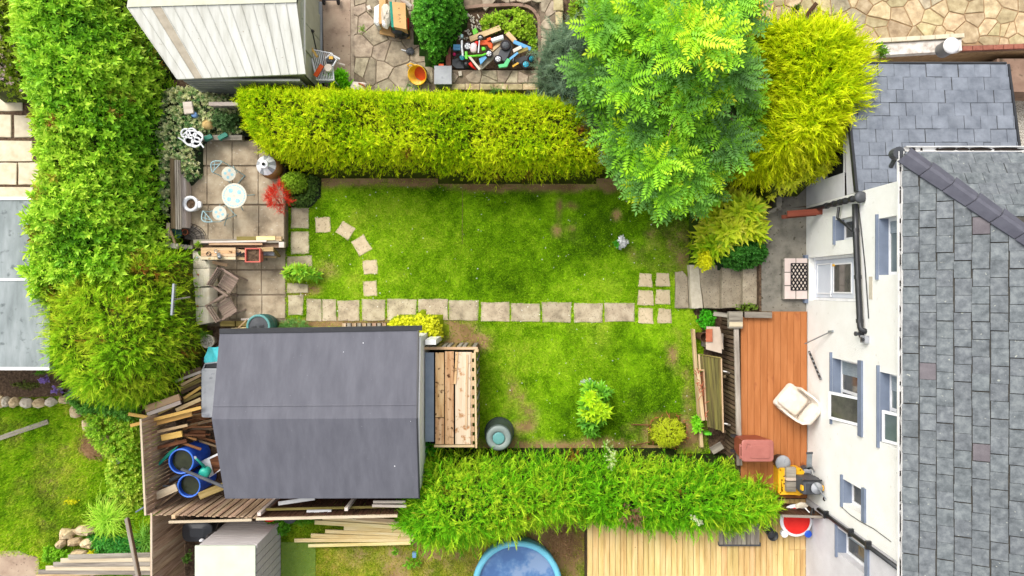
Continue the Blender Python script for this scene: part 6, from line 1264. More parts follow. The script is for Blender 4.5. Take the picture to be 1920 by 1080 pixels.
for rr in (.16, .3, .44, .56): b.tube([(cx_ + rr * math.cos(a), cy_ + rr * .8 * math.sin(a) - .05, ZP + .05 + .1 * (1 - rr / .56)) for a in np.linspace(-.25, 1.75, 10)], .009, 4)
for a in np.linspace(-.25, 1.75, 9): b.tube([(cx_, cy_ - .05, ZP + .16), (cx_ + .56 * math.cos(a), cy_ + .45 * math.sin(a) - .05, ZP + .05)], .007, 4)
put('wire_frame', b, M['wire'], hb); put('liner', MB().prism([(cx_ + .5 * math.cos(a), cy_ + .4 * math.sin(a) - .05) for a in np.linspace(-.25, 1.75, 12)] + [(cx_, cy_ - .05)], ZP + .004, ZP + .03), M['oldwood'], hb)
# sleepers and bench at the patio step
st = thing('sleeper_step', 'stacked timber sleepers between bistro patio and lower patio', 'sleeper', G(450, 455, 0)); plank('sleeper', G(372, 455, .34), G(530, 452, .34), .13, .62, M['oldwood'], st); plank('sleeper', G(374, 462, .3), G(532, 461, .3), .14, .55, M['darkwood'], st); plank('top_batten', G(374, 454, .68), G(500, 452, .68), .05, .04, M['pinkwhite'], st); plank('top_batten', G(392, 457.5, .67), G(492, 457.5, .67), .06, .03, M['tan'], st); plank('end_block', G(524, 459, .6), G(534, 459, .6), .16, .12, M['pinkwhite'], st)
tag(plank('yellow_beam', G(445, 447.5, .62), G(481, 447.5, .62), .12, .1, M['olive']), 'olive yellow half of the beam above the sleepers', 'beam'); tag(plank('yellow_beam', G(481.5, 447, .62), G(517, 446.5, .62), .12, .1, M['lumber']), 'pale yellow half of the beam above the sleepers', 'beam'); tag(plank('beam_end', G(517.5, 447.5, .6), G(529, 448, .6), .13, .1, M['tan']), 'tan stub at the right end of the yellow beam', 'beam')
pb = thing('potting_bench', 'rough wooden potting bench against the sleepers on the lower patio', 'bench', G(430, 476, 0)); z = .75
for i, (y, m) in enumerate(((467, 'tan'), (472.5, 'osb'), (478, 'tan'), (484, 'osb_pale'))): plank('top_plank', G(377, y, z), G(442, y, z), .082, .03, M[m], pb)
plank('shelf_plank', G(442, 470, z - .12), G(460, 472, z - .12), .1, .03, M['tan'], pb); plank('shelf_plank', G(442, 484, z - .12), G(460, 485, z - .12), .08, .03, M['tan'], pb); plank('lower_board', G(395, 491, .4), G(426, 497, .4), .09, .04, M['tan'], pb)
for px, py in ((380, 468), (439, 468), (380, 486), (439, 486)): c = G(px, py, z); board_v(pb, Vector((c.x, c.y, 0)), 0, z - .02, Vector((1, 0, 0)), .07, .07, M['oldwood'], 'leg')
t = thing('metal_jug', 'tipped metal jug on the potting bench', 'jug', G(412, 476, z)); put('jug', shift(MB().lathe((0, 0, 0), [(.05, 0), (.065, .08), (.05, .16), (.06, .18)], 14), G(412, 476, z).x, G(412, 476, z).y, z + .07, rx=.9, rz=.6), M['metal'], t, True); put('handle', MB().torus((G(407, 471, z).x, G(407, 471, z).y, z + .08), .04, .01, 12, 5), M['metal'], t)
tag(put('wire_ring', MB().torus((G(392, 476, z).x, G(392, 476, z).y, z + .03), .06, .009, 18, 5).tube([G(388, 474, z + .03), G(396, 478, z + .03)], .008), M['wire']), 'small wire ring lying on the left of the potting bench', 'wire'); 
t = thing('black_tool', 'black handled pruning tools on the low shelf by the red planter', 'tool', G(450, 476, z - .1)); put('handles', MB().tube([G(443, 473, z), G(451, 478, z), G(458, 474, z)], .02).tube([G(444, 480, z), G(452, 472, z)], .02), M['black'], t)
rp = thing('red_planter', 'square red plastic planter of dark soil at the potting bench end', 'planter', G(473, 478, 0)); z = .82; a, b_ = G(459, 492, z), G(488, 465, z); cx_, cy_ = (a.x + b_.x) / 2, (a.y + b_.y) / 2; W = b_.x - a.x; H = b_.y - a.y
put('pot', MB().add([(cx_ + sx * W / 2 * k, cy_ + sy * H / 2 * k, zz) for k, zz in ((.8, z - .35), (1, z), (.84, z), (.8, z - .1)) for sx, sy in ((-1, -1), (1, -1), (1, 1), (-1, 1))], [(3, 2, 1, 0)] + [(j * 4 + i, j * 4 + (i + 1) % 4, (j + 1) * 4 + (i + 1) % 4, (j + 1) * 4 + i) for j in range(3) for i in range(4)]), M['redpl'], rp); put('soil', MB().box((cx_, cy_, z - .09), (W * .82, H * .82, .04)), M['soil'], rp); put('stand', MB().box((cx_, cy_, (z - .35) / 2), (W * .6, H * .6, z - .35)), M['oldwood'], rp)
bx = thing('wooden_stool', 'small wooden step stool right of the red planter', 'stool', G(508, 473, 0)); z = .6; plank('top', G(483, 468, z), G(513, 467, z), .12, .04, M['tan'], bx); plank('leg', G(485, 472, z - .05), G(497, 484, .15), .06, .06, M['olive'], bx); plank('leg', G(513, 468, z - .05), G(524, 481, .15), .08, .05, M['olive'], bx); plank('leg', G(494, 482, .3), G(518, 482, .3), .05, .05, M['tan'], bx); put('slate_insert', MB().prism(GP(rect(494, 472, 514, 479), .45), .42, .45), M['grey_pl'], bx)
# bench with cream ribbed cushion
cu = thing('cushioned_bench', 'long bench with cream ribbed cushion in four panels against the conifer', 'bench', G(377, 545, 0)); put('bench_base', MB().prism(GP([(361, 470), (396, 476), (396, 608), (355, 611)], .4), 0, .38), M['oldwood'], cu)
PAN = [((360, 468), (398, 486), (399, 502), (361, 503)), ((359, 504), (399, 503), (399, 536), (355, 538)), ((355, 540), (399, 539), (399, 574), (354, 575)), ((354, 576), (399, 575), (398, 604), (354, 613))]
for k, (p0, p1, p2, p3) in enumerate(PAN):
    ribs = 9; vs = []; fs = []; rows = 7
    zpro = lambda u_: .48 + .045 * math.sin(u_ * math.pi * .5) if u_ < .8 else .48 + .045 - .32 * ((u_ - .8) / .2) ** 2
    A, B, Cc, D = (Vector(G(*p, .52)) for p in (p0, p1, p2, p3)); NU = ribs * 4
    for i in range(NU + 1):
        u_ = i / NU
        for j in range(rows + 1):
            v_ = j / rows; p = A.lerp(B, u_).lerp(D.lerp(Cc, u_), v_); vs.append((p.x, p.y, zpro(u_) + .012 * abs(math.sin(u_ * ribs * math.pi)) - .03 * (2 * abs(v_ - .5)) ** 6))
    for i in range(NU):
        for j in range(rows): a = i * (rows + 1) + j; fs.append((a, a + 1, a + rows + 2, a + rows + 1))
    put('cushion_panel', MB().add(vs, [f[::-1] for f in fs]), M['creamrib'], cu, True)
for px, py, m in ((369, 483, 'verdigris'), (371, 515, 'terra'), (373, 537, 'white_pot'), (372, 556, 'verdigris'), (370, 574, 'terra'), (364, 599, 'orange'), (371, 596, 'white_pot'), (363, 591, 'verdigris')): c = G(px, py, .55); put('tuft', MB().rock((c.x, c.y, .54), .03, .026, .02, px, 8, 4, .1), M[m], cu)
def wchair(px, py, rz, label):
    t = thing('folding_chair', label, 'chair', G(px, py, 0), 'wooden folding chairs', rz); f = loc(t)
    for i in range(7): s = MB().box((0.0, -.195 + i * .065, .44), (.42, .056, .022)); f('seat_slat', s, M['chairwood'])
    for sy in (-1, 1):
        f('frame_leg', MB().beam((-.33, sy * .27, .78), (.3, sy * .27, 0), .035, .05), M['chairwood']); f('frame_leg', MB().beam((.22, sy * .24, .5), (-.28, sy * .24, 0), .03, .05), M['chairwood']); f('armrest', MB().beam((-.3, sy * .28, .64), (.28, sy * .28, .66), .06, .025), M['chairwood'])
    for k, x in enumerate((-.34, -.31, -.28)): f('back_slat', MB().beam((x, -.29, .78 - k * .08), (x, .29, .78 - k * .08), .03, .06), M['chairwood'])
    f('front_rail', MB().beam((.21, -.24, .42), (.21, .24, .42), .03, .04), M['chairwood']); return t
wchair(439, 530, math.radians(-32), 'grey brown wooden folding chair nearer the potting bench'); wchair(436, 575, math.radians(32), 'grey brown wooden folding chair nearer the water butt')
rk = thing('garden_rake', 'grey metal rake resting on the conifer beside the cream bench', 'rake', G(340, 560, 2.3)); put('head', MB().beam(G(326, 532, 2.35), G(322, 591, 2.35), .05, .05), M['metal'], rk); put('shaft', MB().tube([G(325, 562, 2.36), G(356, 557, 1.9)], .02), M['oldwood'], rk)
for i in range(14): put('tine', MB().beam(G(326 - i * .3, 534 + i * 4.2, 2.34), G(331 - i * .3, 534.5 + i * 4.2, 2.3), .012, .012), M['metal'], rk)
b = MB()
for i, (x0, x1) in enumerate(((412, 440), (442, 468))): b.prism(GP(rect(x0, 602, x1, 612), .1), -.02, .1, .01)
tag(put('brick_edge', b, M['olive'], None), 'mossy low block edge at the bottom of the lower patio', 'edging'); tag(plank('lath', G(440, 622, .3), G(462, 600, .5), .04, .03, M['tan']), 'tan lath leaning beside the green water butt', 'lath'); tag(plank('short_board', G(452, 599, .15), G(472, 598, .15), .06, .03, M['pinkwhite']), 'short pinkish board left of the water butt rim', 'board'); tag(plank('short_board', G(434, 619, .15), G(462, 617, .15), .12, .05, M['lumber']), 'pale yellow board by the corner of the shed gutter', 'board')
# pots with flowers on the lawn
st2 = thing('lawn_edging_stick', 'thin straight straw coloured cane lying on the main lawn', 'cane', G(867, 400, 0)); put('cane', MB().tube([G(867.5, 349, .03), G(866.5, 458, .03)], .006, 4), M['olive'], st2)
tag(put('dead_twig', MB().tube([G(1184, 796, .08), G(1218, 797, .1)], .02, 5).tube([G(1183, 836, .08), G(1218, 829, .1)], .016, 5), M['rust']), 'pair of brown sticks left of the ball shrub', 'stick')
# ------------------------------------------------------------------ neighbour yard clutter
t = thing('yellow_tub', 'yellow rubber garden tub lying tilted on the crazy paving', 'tub', G(784, 136, ZN)); c = G(785, 137, ZN + .3); Tm = Matrix.Translation((c.x, c.y, ZN + .2)) @ Matrix.Rotation(.45, 4, 'X') @ Matrix.Rotation(-.25, 4, 'Y')
put('tub', MB().lathe(None, [(.2, -.16), (.27, .14), (.285, .16), (.26, .16), (.19, -.13), (.02, -.135)], 26, M=Tm), M['yellow'], t, True); put('tub_handle', MB().tube([Tm @ Vector(p) for p in ((-.2, .19, .15), (-.27, .27, .18), (-.15, .31, .18), (-.08, .26, .15))], .022), M['yellow'], t); put('murky_puddle', MB().lathe(None, [(.19, -.12), (.02, -.118)], 20, M=Tm), M['orange'], t)
t = thing('grey_box', 'pale grey lidded box with blue slatted front on the crazy paving', 'box', G(830, 146, ZN)); z = ZN + .5; put('lid', MB().prism(GP(rect(814, 123, 847, 158), z), z - .05, z, .01), M['grey_pl'], t); a, b_ = G(815, 158, z), G(846, 125, z); put('body', MB().span((a.x, a.y + .02, ZN), (b_.x, b_.y, z - .05)), M['sill'], t)
for i in range(3): put('slat', MB().span((a.x + .02, a.y - .0, ZN + .06 + i * .13), (b_.x - .02, a.y + .02, ZN + .16 + i * .13)), M['bluegrey'], t)
c = G(827, 121, z); put('orange_clip', MB().box((c.x, c.y, z - .06), (.14, .06, .06)), M['orange'], t)
t = thing('cardboard_box', 'brown cardboard box with green stripe and black pen marks', 'box', G(745, 30, ZN)); z = ZN + .75; put('box', MB().prism(GP([(735, 3), (760, 6), (762, 55), (737, 50)], z), ZN, z), M['card'], t); put('green_stripe', MB().prism(GP([(730, 3), (735, 3), (738.5, 51), (734, 51)], z), z - .3, z + .003), M['greencard'], t)
for px, py in ((748, 15.5), (750, 41)): c = G(px, py, z); put('hole', MB().lathe((c.x, c.y, z + .001), [(.013, 0), (.013, .003)], 8), M['black_matt'], t)
b = MB()
for p, q_ in (((746, 27), (752, 27)), ((746, 30), (751, 29)), ((748, 32), (749, 34)), ((749, 34), (752, 35)), ((747, 36), (750, 36))): b.beam(G(*p, z + .003), G(*q_, z + .003), .007, .002)
put('pen_mark', b, M['wire'], t)
t = thing('cardboard_flap', 'flat brown cardboard sheet lying under the striped box', 'cardboard', G(728, 55, ZN)); put('sheet', MB().prism(GP([(712, 45), (731, 48), (744, 70), (712, 63)], ZN + .15), ZN + .1, ZN + .15), M['card'], t); put('sheet', MB().prism(GP([(711, -10), (723, -10), (722, 45), (711, 44)], ZN + .55), ZN + .1, ZN + .55), M['card'], t)
t = thing('white_carton', 'white plastic sack standing left of the cardboard boxes', 'sack', G(706, 28, ZN)); put('sack', MB().prism(GP([(701, 12), (711, 6), (711, 46), (707, 47), (700, 41)], ZN + .5), ZN, ZN + .5, .05), M['white_paint'], t)
t = thing('grey_sack', 'pale grey plastic sack between the cardboard boxes', 'sack', G(727, 30, ZN)); put('sack', MB().rock(G(727, 30, ZN + .55), .16, .34, .2, 8, 12, 7, .18), M['palestone'], t); put('white_knot', MB().rock(G(722, 44, ZN + .6), .09, .1, .08, 9), M['white_pot'], t)
t = thing('black_sack', 'shiny black rubbish sack spilling below the cardboard box', 'sack', G(750, 62, ZN)); put('sack', MB().rock(G(751, 58, ZN + .3), .24, .2, .28, 4, 14, 8, .2), M['black'], t)
t = thing('red_tube', 'bright red plastic tube right of the cardboard box', 'tube', G(764, 45, ZN)); put('tube', MB().tube([G(765, 34, ZN + .5), G(764, 56, ZN + .45)], .035, 8), M['red'], t)
t = thing('white_roll', 'white wrapped roll sticking out by the round green shrub', 'roll', G(760, 6, ZN)); put('roll', MB().tube([G(748, -6, ZN + .7), G(770, 13, ZN + .55)], .07, 8), M['pinkwhite'], t)
c = G(693, 17, ZN); tag(put('litter_carton', MB().box((c.x, c.y, ZN + .06), (.1, .12, .12), .4), M['pinkwhite']), 'small pinkish carton lying on the crazy paving', 'carton')
t = thing('barbecue_wheel', 'dark wheels of a trolley at the top edge by the concrete path', 'trolley', G(618, 2, ZN))
for px in (607, 634): c = G(px, 1, ZN + .15); put('wheel', MB().torus(None, .1, .03, 14, 6, M=Matrix.Translation((c.x, c.y, ZN + .15)) @ Matrix.Rotation(1.57, 4, 'Y')), M['rubber'], t)
put('axle', MB().tube([G(607, 0, ZN + .15), G(634, 0, ZN + .15)], .02), M['dgrey_pl'], t)
t = thing('wire_rack', 'white wire rack loaded with odds and ends beside the metal shed', 'rack', G(600, 130, ZN)); z = ZN + .75; b = MB(); P = [G(580, 92, z), G(622, 100, z), G(626, 150, z), G(594, 150, z)]
for i in range(4): b.tube([P[i], P[(i + 1) % 4]], .018, 5); b.tube([P[i], (P[i].x, P[i].y, ZN)], .018, 5)
put('frame', b, M['white_pot'], t)
for i in range(11): k = (i + .5) / 11; put('wire_bar', MB().tube([P[0].lerp(P[1], k), P[3].lerp(P[2], k)], .01, 4), M['white_pot'], t)
for i in range(7): k = (i + .5) / 7; put('side_bar', MB().tube([P[0].lerp(P[3], k), Vector((P[0].lerp(P[3], k).x, P[0].lerp(P[3], k).y, ZN + .1))], .009, 4), M['grey_pl'], t)
put('base_board', MB().prism(GP([(592, 143), (624, 141), (625, 154), (596, 155)], ZN + .3), ZN + .26, ZN + .3), M['grey_pl'], t)
def lite(name, mb, m, label, cat, smooth=False): return put(name, mb, M[m], None, smooth, label, cat)
lite('orange_trowel', MB().beam(G(591, 143, z + .1), G(604, 122, z + .14), .12, .04), 'orange', 'orange plastic blade lying across the white wire rack', 'tool'); lite('wooden_handle', MB().beam(G(584, 90, z + .1), G(595, 107, z + .12), .06, .04), 'yellowwood', 'yellow wooden handle at the top of the wire rack', 'tool')  # the yellow piece is a bare wooden tool handle
t = thing('white_bucket', 'round white lidded pail on the wire rack', 'bucket', G(616, 128, z)); c = G(616, 128, z + .1); put('pail', MB().lathe((c.x, c.y, z), [(.1, 0), (.115, .12), (.1, .14)], 18), M['white_pot'], t, True); put('lid', MB().lathe((c.x, c.y, z + .14), [(.11, 0), (.1, .02)], 18), M['cream'], t)
t = thing('power_tool', 'white and yellow power tool with coiled cable on the wire rack', 'tool', G(620, 110, z)); put('body', MB().rock(G(619, 114, z + .1), .12, .09, .08, 6), M['dgrey_pl'], t); put('yellow_cap', MB().box(G(621, 109, z + .15), (.1, .08, .08)), M['yellow'], t); put('white_cable', MB().tube([G(610, 110, z + .1), G(622, 100, z + .14), G(631, 112, z + .1), G(624, 124, z + .1)], .025), M['white_pot'], t); put('white_cable', MB().tube([G(626, 105, z + .1), G(637, 111, z + .05)], .03), M['white_pot'], t); put('nozzle', MB().tube([G(632, 118, z), G(646, 122, z - .1)], .028), M['pinkwhite'], t)
t = thing('striped_sack', 'crumpled white and pink striped sack by the golden hedge', 'sack', G(676, 165, ZN)); put('sack', MB().rock(G(673, 166, ZN + .2), .26, .2, .16, 12, 12, 6, .2), M['pinkwhite'], t); put('stripe', MB().tube([G(672, 156, ZN + .36), G(682, 160, ZN + .34), G(686, 170, ZN + .26)], .025), M['terra'], t)
t = thing('dark_trowel', 'black and white gardening glove on the paving near the planter', 'glove', G(766, 95, ZN)); put('glove', MB().rock(G(769, 96, ZN + .06), .11, .1, .05, 15, 10, 5, .3), M['dgrey_pl'], t); put('cuff', MB().tube([G(753, 93, ZN + .03), G(763, 96, ZN + .05)], .02), M['white_pot'], t)
c = G(818, 103, ZN + .2); lite('pale_pebble', MB().rock((c.x, c.y, ZN + .25), .05, .08, .05, 3), 'palestone', 'pale pebble under the lower tip of the round shrub', 'stone'); c = G(863, 139, ZW); lite('white_brick', MB().box((c.x, c.y, ZW + .03), (.09, .13, .06), .2), 'palestone', 'small pale block on the planter wall', 'brick')
# ---- toy heap in the planter
ZS = .52
def wheel(root, px, py, r, z, tilt=(0, 0), tyre='rubber', hub='white_pot', w=.05, nm='wheel'):
    Tm = Matrix.Translation(G(px, py, z)) @ Matrix.Rotation(tilt[0], 4, 'X') @ Matrix.Rotation(tilt[1], 4, 'Y'); o = put(nm, MB().torus(None, r * .78, r * .24, 20, 7, M=Tm), M[tyre], root, True); put('hub', MB().lathe(None, [(r * .6, -.02), (r * .62, .03), (r * .2, .05)], 14, M=Tm), M[hub], o)
    for k in range(5): a = 6.283 * k / 5; put('spoke', MB().box(None, (r * .42, .014, .01), M=Tm @ Matrix.Rotation(a, 4, 'Z') @ Matrix.Translation((r * .34, 0, .047))), M['dgrey_pl'], o)
t = thing('balance_bike', 'lime green and pink balance bike lying on the toy heap', 'toy bike', G(890, 98, ZS)); z = ZS + .4
wheel(t, 877, 87, .135, z); wheel(t, 917, 101, .11, z); wheel(t, 901, 70, .085, z + .05, (.9, 0))
put('frame', MB().tube([G(871, 106, z), G(890, 105, z + .03), G(904, 104, z), G(916, 99, z)], .03).tube([G(874, 97, z), G(875, 111, z)], .04), M['lime'], t); put('fork', MB().tube([G(866, 76, z), G(866, 90, z + .02), G(868, 105, z)], .03), M['white_pot'], t); put('seat', MB().rock(G(888, 90, z + .03), .1, .14, .05, 6, 12, 6, .1), M['pink'], t, True); put('handlebar', MB().tube([G(899, 76, z + .05), G(897, 99, z + .02)], .018), M['white_pot'], t); put('grip', MB().tube([G(866, 65, z), G(866, 71, z)], .04), M['verdigris'], t); put('pedal', MB().rock(G(907, 92, z), .06, .06, .05, 4), M['lime'], t)
t = thing('toy_quad', 'black ride on toy chassis upside down on the toy heap', 'toy car', G(943, 95, ZS)); z = ZS + .35
wheel(t, 948, 85, .15, z + .06, hub='dgrey_pl'); wheel(t, 934, 111, .12, z, hub='white_pot'); put('chassis', MB().prism(GP([(938, 92), (950, 92), (957, 82), (961, 88), (952, 108), (946, 116), (938, 112), (934, 104)], z), z - .1, z + .02, .015), M['dgrey_pl'], t); put('green_panel', MB().prism(GP([(934, 122), (944, 121), (951, 110), (958, 112), (951, 126), (936, 128)], z), z - .02, z + .04, .01), M['mintgreen'], t); put('blue_bar', MB().beam(G(956, 111, z + .05), G(971, 99, z + .07), .06, .04), M['skyblue'], t)
t = thing('kick_scooter', 'dark scooter with bright blue wheel hubs at the right of the toy heap', 'scooter', G(985, 115, ZS)); z = ZS + .25
wheel(t, 986, 121, .13, z, hub='cyan'); wheel(t, 996, 110, .12, z - .04, (.5, .4), hub='cyan'); put('deck', MB().prism(GP([(964, 112), (982, 104), (1000, 104), (992, 114), (970, 120)], z), z - .08, z - .02), M['black'], t); put('yellow_fork', MB().beam(G(961, 125, z), G(972, 118, z + .02), .05, .04), M['yellow'], t); put('stem', MB().tube([G(964, 104, z), G(962, 116, z), G(968, 124, z)], .022), M['black'], t)
t = thing('toy_tractor', 'black toy wheel with cyan hub at the left of the toy heap', 'toy', G(866, 108, ZS)); wheel(t, 867, 108, .12, ZS + .22, hub='cyan'); put('mudguard', MB().tube([G(851, 110, ZS + .2), G(856, 104, ZS + .24), G(864, 100, ZS + .25)], .02), M['black'], t); put('body', MB().rock(G(876, 121, ZS + .12), .12, .1, .1, 8), M['black'], t)
t = thing('orange_digger', 'orange toy digger arm in the middle of the toy heap', 'toy', G(912, 82, ZS)); put('arm', MB().prism(GP([(900, 76), (915, 74), (924, 82), (923, 92), (918, 90), (914, 84), (901, 84)], ZS + .35), ZS + .25, ZS + .35, .02), M['orange'], t); put('cab', MB().rock(G(894, 82, ZS + .32), .07, .06, .06, 3), M['red'], t); put('bucket', MB().box(G(917, 74, ZS + .36), (.12, .07, .08), .4), M['orange'], t)
c = lambda px, py, z=ZS: G(px, py, z)
lite('white_tube', MB().tube([c(922, 77, ZS + .36), c(944, 70, ZS + .4)], .07, 12), 'white_pot', 'thick white plastic tube behind the orange digger', 'tube'); lite('blue_crate_lid', MB().span((c(851, 98).x, c(851, 98).y, ZS + .1), (c(864, 88).x, c(864, 88).y, ZS + .2)).box((c(858, 93).x, c(858, 93).y, ZS + .21), (.14, .02, .02)), 'skyblue', 'ribbed slate blue plastic lid at the left edge of the heap', 'lid')
lite('blue_plate', MB().prism(GP([(898, 110), (911, 103), (913, 108), (901, 121)], ZS + .38), ZS + .34, ZS + .38), 'skyblue', 'blue triangular plastic plate under the balance bike', 'plate'); lite('pink_ball', MB().rock(c(852, 102, ZS + .12), .05, .05, .05, 4, 10, 6, .02), 'magenta', 'small magenta ball at the far left of the toy heap', 'ball', True); lite('red_bat', MB().tube([c(881, 118, ZS + .3), c(886, 125, ZS + .3), c(893, 131, ZS + .28)], [.05, .035, .015], 8), 'red', 'red headed skittle at the lower edge of the toy heap', 'skittle', True)
lite('green_spade', MB().prism(GP([(885, 57), (892, 51), (897, 60), (888, 67)], ZS + .15), ZS + .08, ZS + .15, .01), 'lime', 'bright green toy spade blade on the planter soil', 'toy'); lite('black_tray', MB().prism(GP([(848, 112), (860, 108), (872, 120), (880, 128), (856, 128), (848, 122)], ZS + .06), ZS, ZS + .06), 'dgrey_pl', 'grey mesh mat under the toy heap', 'mat')
for p, q_, w, m, z, lb in [((881, 74), (938, 52), 10, 'tan', ZS + .18, 'split tan plank behind the balance bike'), ((900, 128), (942, 90), 9, 'oldwood', ZS + .25, 'grey brown plank slanting through the toy heap'), ((918, 98), (944, 76), 6, 'tan', ZS + .27, 'short tan plank beside the black chassis'), ((951, 62), (966, 78), 9, 'tan', ZS + .2, 'tan plank end above the blue batten'), ((880, 106), (900, 131), 4, 'pinkwhite', ZS + .42, 'thin white lath crossing the lower heap'), ((965, 101), (990, 91), 6, 'olive', ZS + .3, 'olive plank under the scooter'), ((962, 96), (978, 88), 6, 'pinkwhite', ZS + .33, 'white board end beside the blue batten')]: tag(plank('toy_plank', c(*p, z), c(*q_, z + .03), w * .0152, .04, M[m]), lb, 'plank')
lite('blue_batten', MB().beam(c(963, 78, ZS + .32), c(995, 92, ZS + .3), .1, .04), 'skyblue', 'sky blue batten at the upper right of the toy heap', 'batten')
q = random.Random(12)
ch_ = MB()
for i in range(60): x, y = q.uniform(850, 902), q.uniform(28, 74); ch_.box(c(x, y, ZS + .03), (q.uniform(.05, .14), q.uniform(.025, .05), .03), q.uniform(0, 3))
tag(put('wood_chips', ch_, M['palestone']), 'pale wood chips scattered on the bare planter soil', 'wood chips', kind='stuff')

# ------------------------------------------------------------------ vegetation
GOLD_A = [C(78, 110, 6), C(124, 162, 8), C(166, 194, 12)]; GOLD_B = [C(150, 194, 10), C(194, 222, 12), C(230, 238, 36)]
ANG = lambda cx, cy, rx, ry, n=20, j=0, seed=0: [(cx + rx * (1 + j * (random.Random(seed * 100 + i).random() - .5)) * math.cos(6.283 * i / n), cy + ry * (1 + j * (random.Random(seed * 100 + i).random() - .5)) * math.sin(6.283 * i / n)) for i in range(n)]
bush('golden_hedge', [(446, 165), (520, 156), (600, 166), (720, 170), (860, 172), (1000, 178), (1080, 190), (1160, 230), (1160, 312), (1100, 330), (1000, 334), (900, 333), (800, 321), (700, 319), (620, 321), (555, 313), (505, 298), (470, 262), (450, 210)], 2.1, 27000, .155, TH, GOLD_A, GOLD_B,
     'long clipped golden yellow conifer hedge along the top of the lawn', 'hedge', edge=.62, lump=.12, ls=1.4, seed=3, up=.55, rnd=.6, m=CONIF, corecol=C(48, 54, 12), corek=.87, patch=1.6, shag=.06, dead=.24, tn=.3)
LAU_A = [C(48, 96, 12), C(82, 136, 16), C(120, 164, 22)]; LAU_B = [C(92, 150, 26), C(136, 188, 36), C(182, 212, 64)]
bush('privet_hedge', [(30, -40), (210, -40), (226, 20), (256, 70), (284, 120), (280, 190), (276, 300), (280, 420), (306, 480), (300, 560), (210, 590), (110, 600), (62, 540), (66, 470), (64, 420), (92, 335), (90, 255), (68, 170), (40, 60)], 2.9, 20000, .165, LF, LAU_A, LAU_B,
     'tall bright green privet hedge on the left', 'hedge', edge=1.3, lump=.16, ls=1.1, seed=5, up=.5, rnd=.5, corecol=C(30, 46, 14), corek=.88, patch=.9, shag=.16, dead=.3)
bush('left_conifer', [(84, 540), (150, 500), (230, 476), (300, 466), (336, 476), (338, 530), (342, 600), (350, 650), (324, 705), (296, 745), (250, 768), (180, 750), (120, 705), (96, 660), (88, 600)], 2.7, 10500, .22, TH2, [C(66, 104, 12), C(100, 142, 16), C(136, 164, 24)], [C(116, 168, 22), C(152, 198, 32), C(190, 210, 54)],
     'broad olive yellow thread leaved conifer left of the cream bench', 'conifer', edge=1.2, lump=.2, ls=1.2, seed=7, shag=.2, dead=.3, up=.25, nw=1.2, rnd=.5, m=CONIF, corecol=C(64, 76, 20), corek=.92, patch=1.2)
SH_A = [C(26, 64, 8), C(66, 120, 12), C(110, 148, 18)]; SH_B = [C(94, 172, 18), C(134, 206, 26), C(184, 218, 48)]
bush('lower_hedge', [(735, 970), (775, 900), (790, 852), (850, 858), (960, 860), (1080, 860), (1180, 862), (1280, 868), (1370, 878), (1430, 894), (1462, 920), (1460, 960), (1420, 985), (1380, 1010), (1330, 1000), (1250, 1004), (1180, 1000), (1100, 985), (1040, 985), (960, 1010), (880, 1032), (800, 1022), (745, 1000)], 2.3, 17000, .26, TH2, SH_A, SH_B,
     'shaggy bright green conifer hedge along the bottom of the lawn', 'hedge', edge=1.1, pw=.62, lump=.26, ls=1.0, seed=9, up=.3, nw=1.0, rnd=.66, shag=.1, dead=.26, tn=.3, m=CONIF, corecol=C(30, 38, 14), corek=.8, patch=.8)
# golden conifer on the right: plumes thrown outwards
t = thing('golden_conifer', 'big round bright yellow conifer beside the slate annex', 'conifer', G(1520, 210, 0))
b = MB(); c = G(1520, 215, 0); put('trunk', MB().tube([(c.x, c.y, 0), (c.x, c.y, 2.5)], [.16, .1]), M['bark'], t)
GC_A = [C(100, 130, 6), C(152, 176, 8), C(184, 200, 12)]; GC_B = [C(172, 206, 10), C(214, 230, 14), C(240, 240, 50)]
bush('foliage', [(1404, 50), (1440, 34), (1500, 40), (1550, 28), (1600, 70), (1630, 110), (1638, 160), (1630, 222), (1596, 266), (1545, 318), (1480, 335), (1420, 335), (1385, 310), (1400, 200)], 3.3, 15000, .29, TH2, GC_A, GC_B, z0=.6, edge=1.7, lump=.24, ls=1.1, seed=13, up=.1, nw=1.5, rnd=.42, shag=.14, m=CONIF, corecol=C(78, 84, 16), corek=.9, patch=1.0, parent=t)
# big pinnate leaved tree
t = thing('ash_tree', 'large tree with fresh green feathery compound leaves beside the golden hedge', 'tree', G(1240, 200, 0)); c = G(1240, 200, 0); b = MB(); b.tube([(c.x, c.y, 0), (c.x + .05, c.y, 1.5), (c.x - .05, c.y + .05, 3.2)], [.2, .15, .1], 9); q = random.Random(3)
put('trunk', b, M['bark'], t, True)
OUT = [(1120, 76), (1136, 0), (1150, -60), (1400, -60), (1392, 60), (1408, 150), (1424, 205), (1395, 250), (1345, 280), (1310, 330), (1285, 368), (1240, 352), (1205, 340), (1180, 310), (1200, 250), (1172, 200), (1150, 140)]
z0 = 2.6; H = 2.6; poly = GP(OUT, z0 + 1.3); f = dome(poly, H, z0, 2.2, .42, .9, 21, .6)
br = MB()
for i in range(26):
    a = 6.283 * i / 26 + q.uniform(-.1, .1); rr = q.uniform(1.2, 2.2); e = Vector((c.x + rr * math.cos(a), c.y + rr * math.sin(a), q.uniform(3.2, 4.4))); br.tube([(c.x, c.y, q.uniform(1.8, 3)), ((c.x + e.x) / 2, (c.y + e.y) / 2, e.z - .4), e], [.05, .03, .012], 5)
put('limb', br, M['bark'], t)
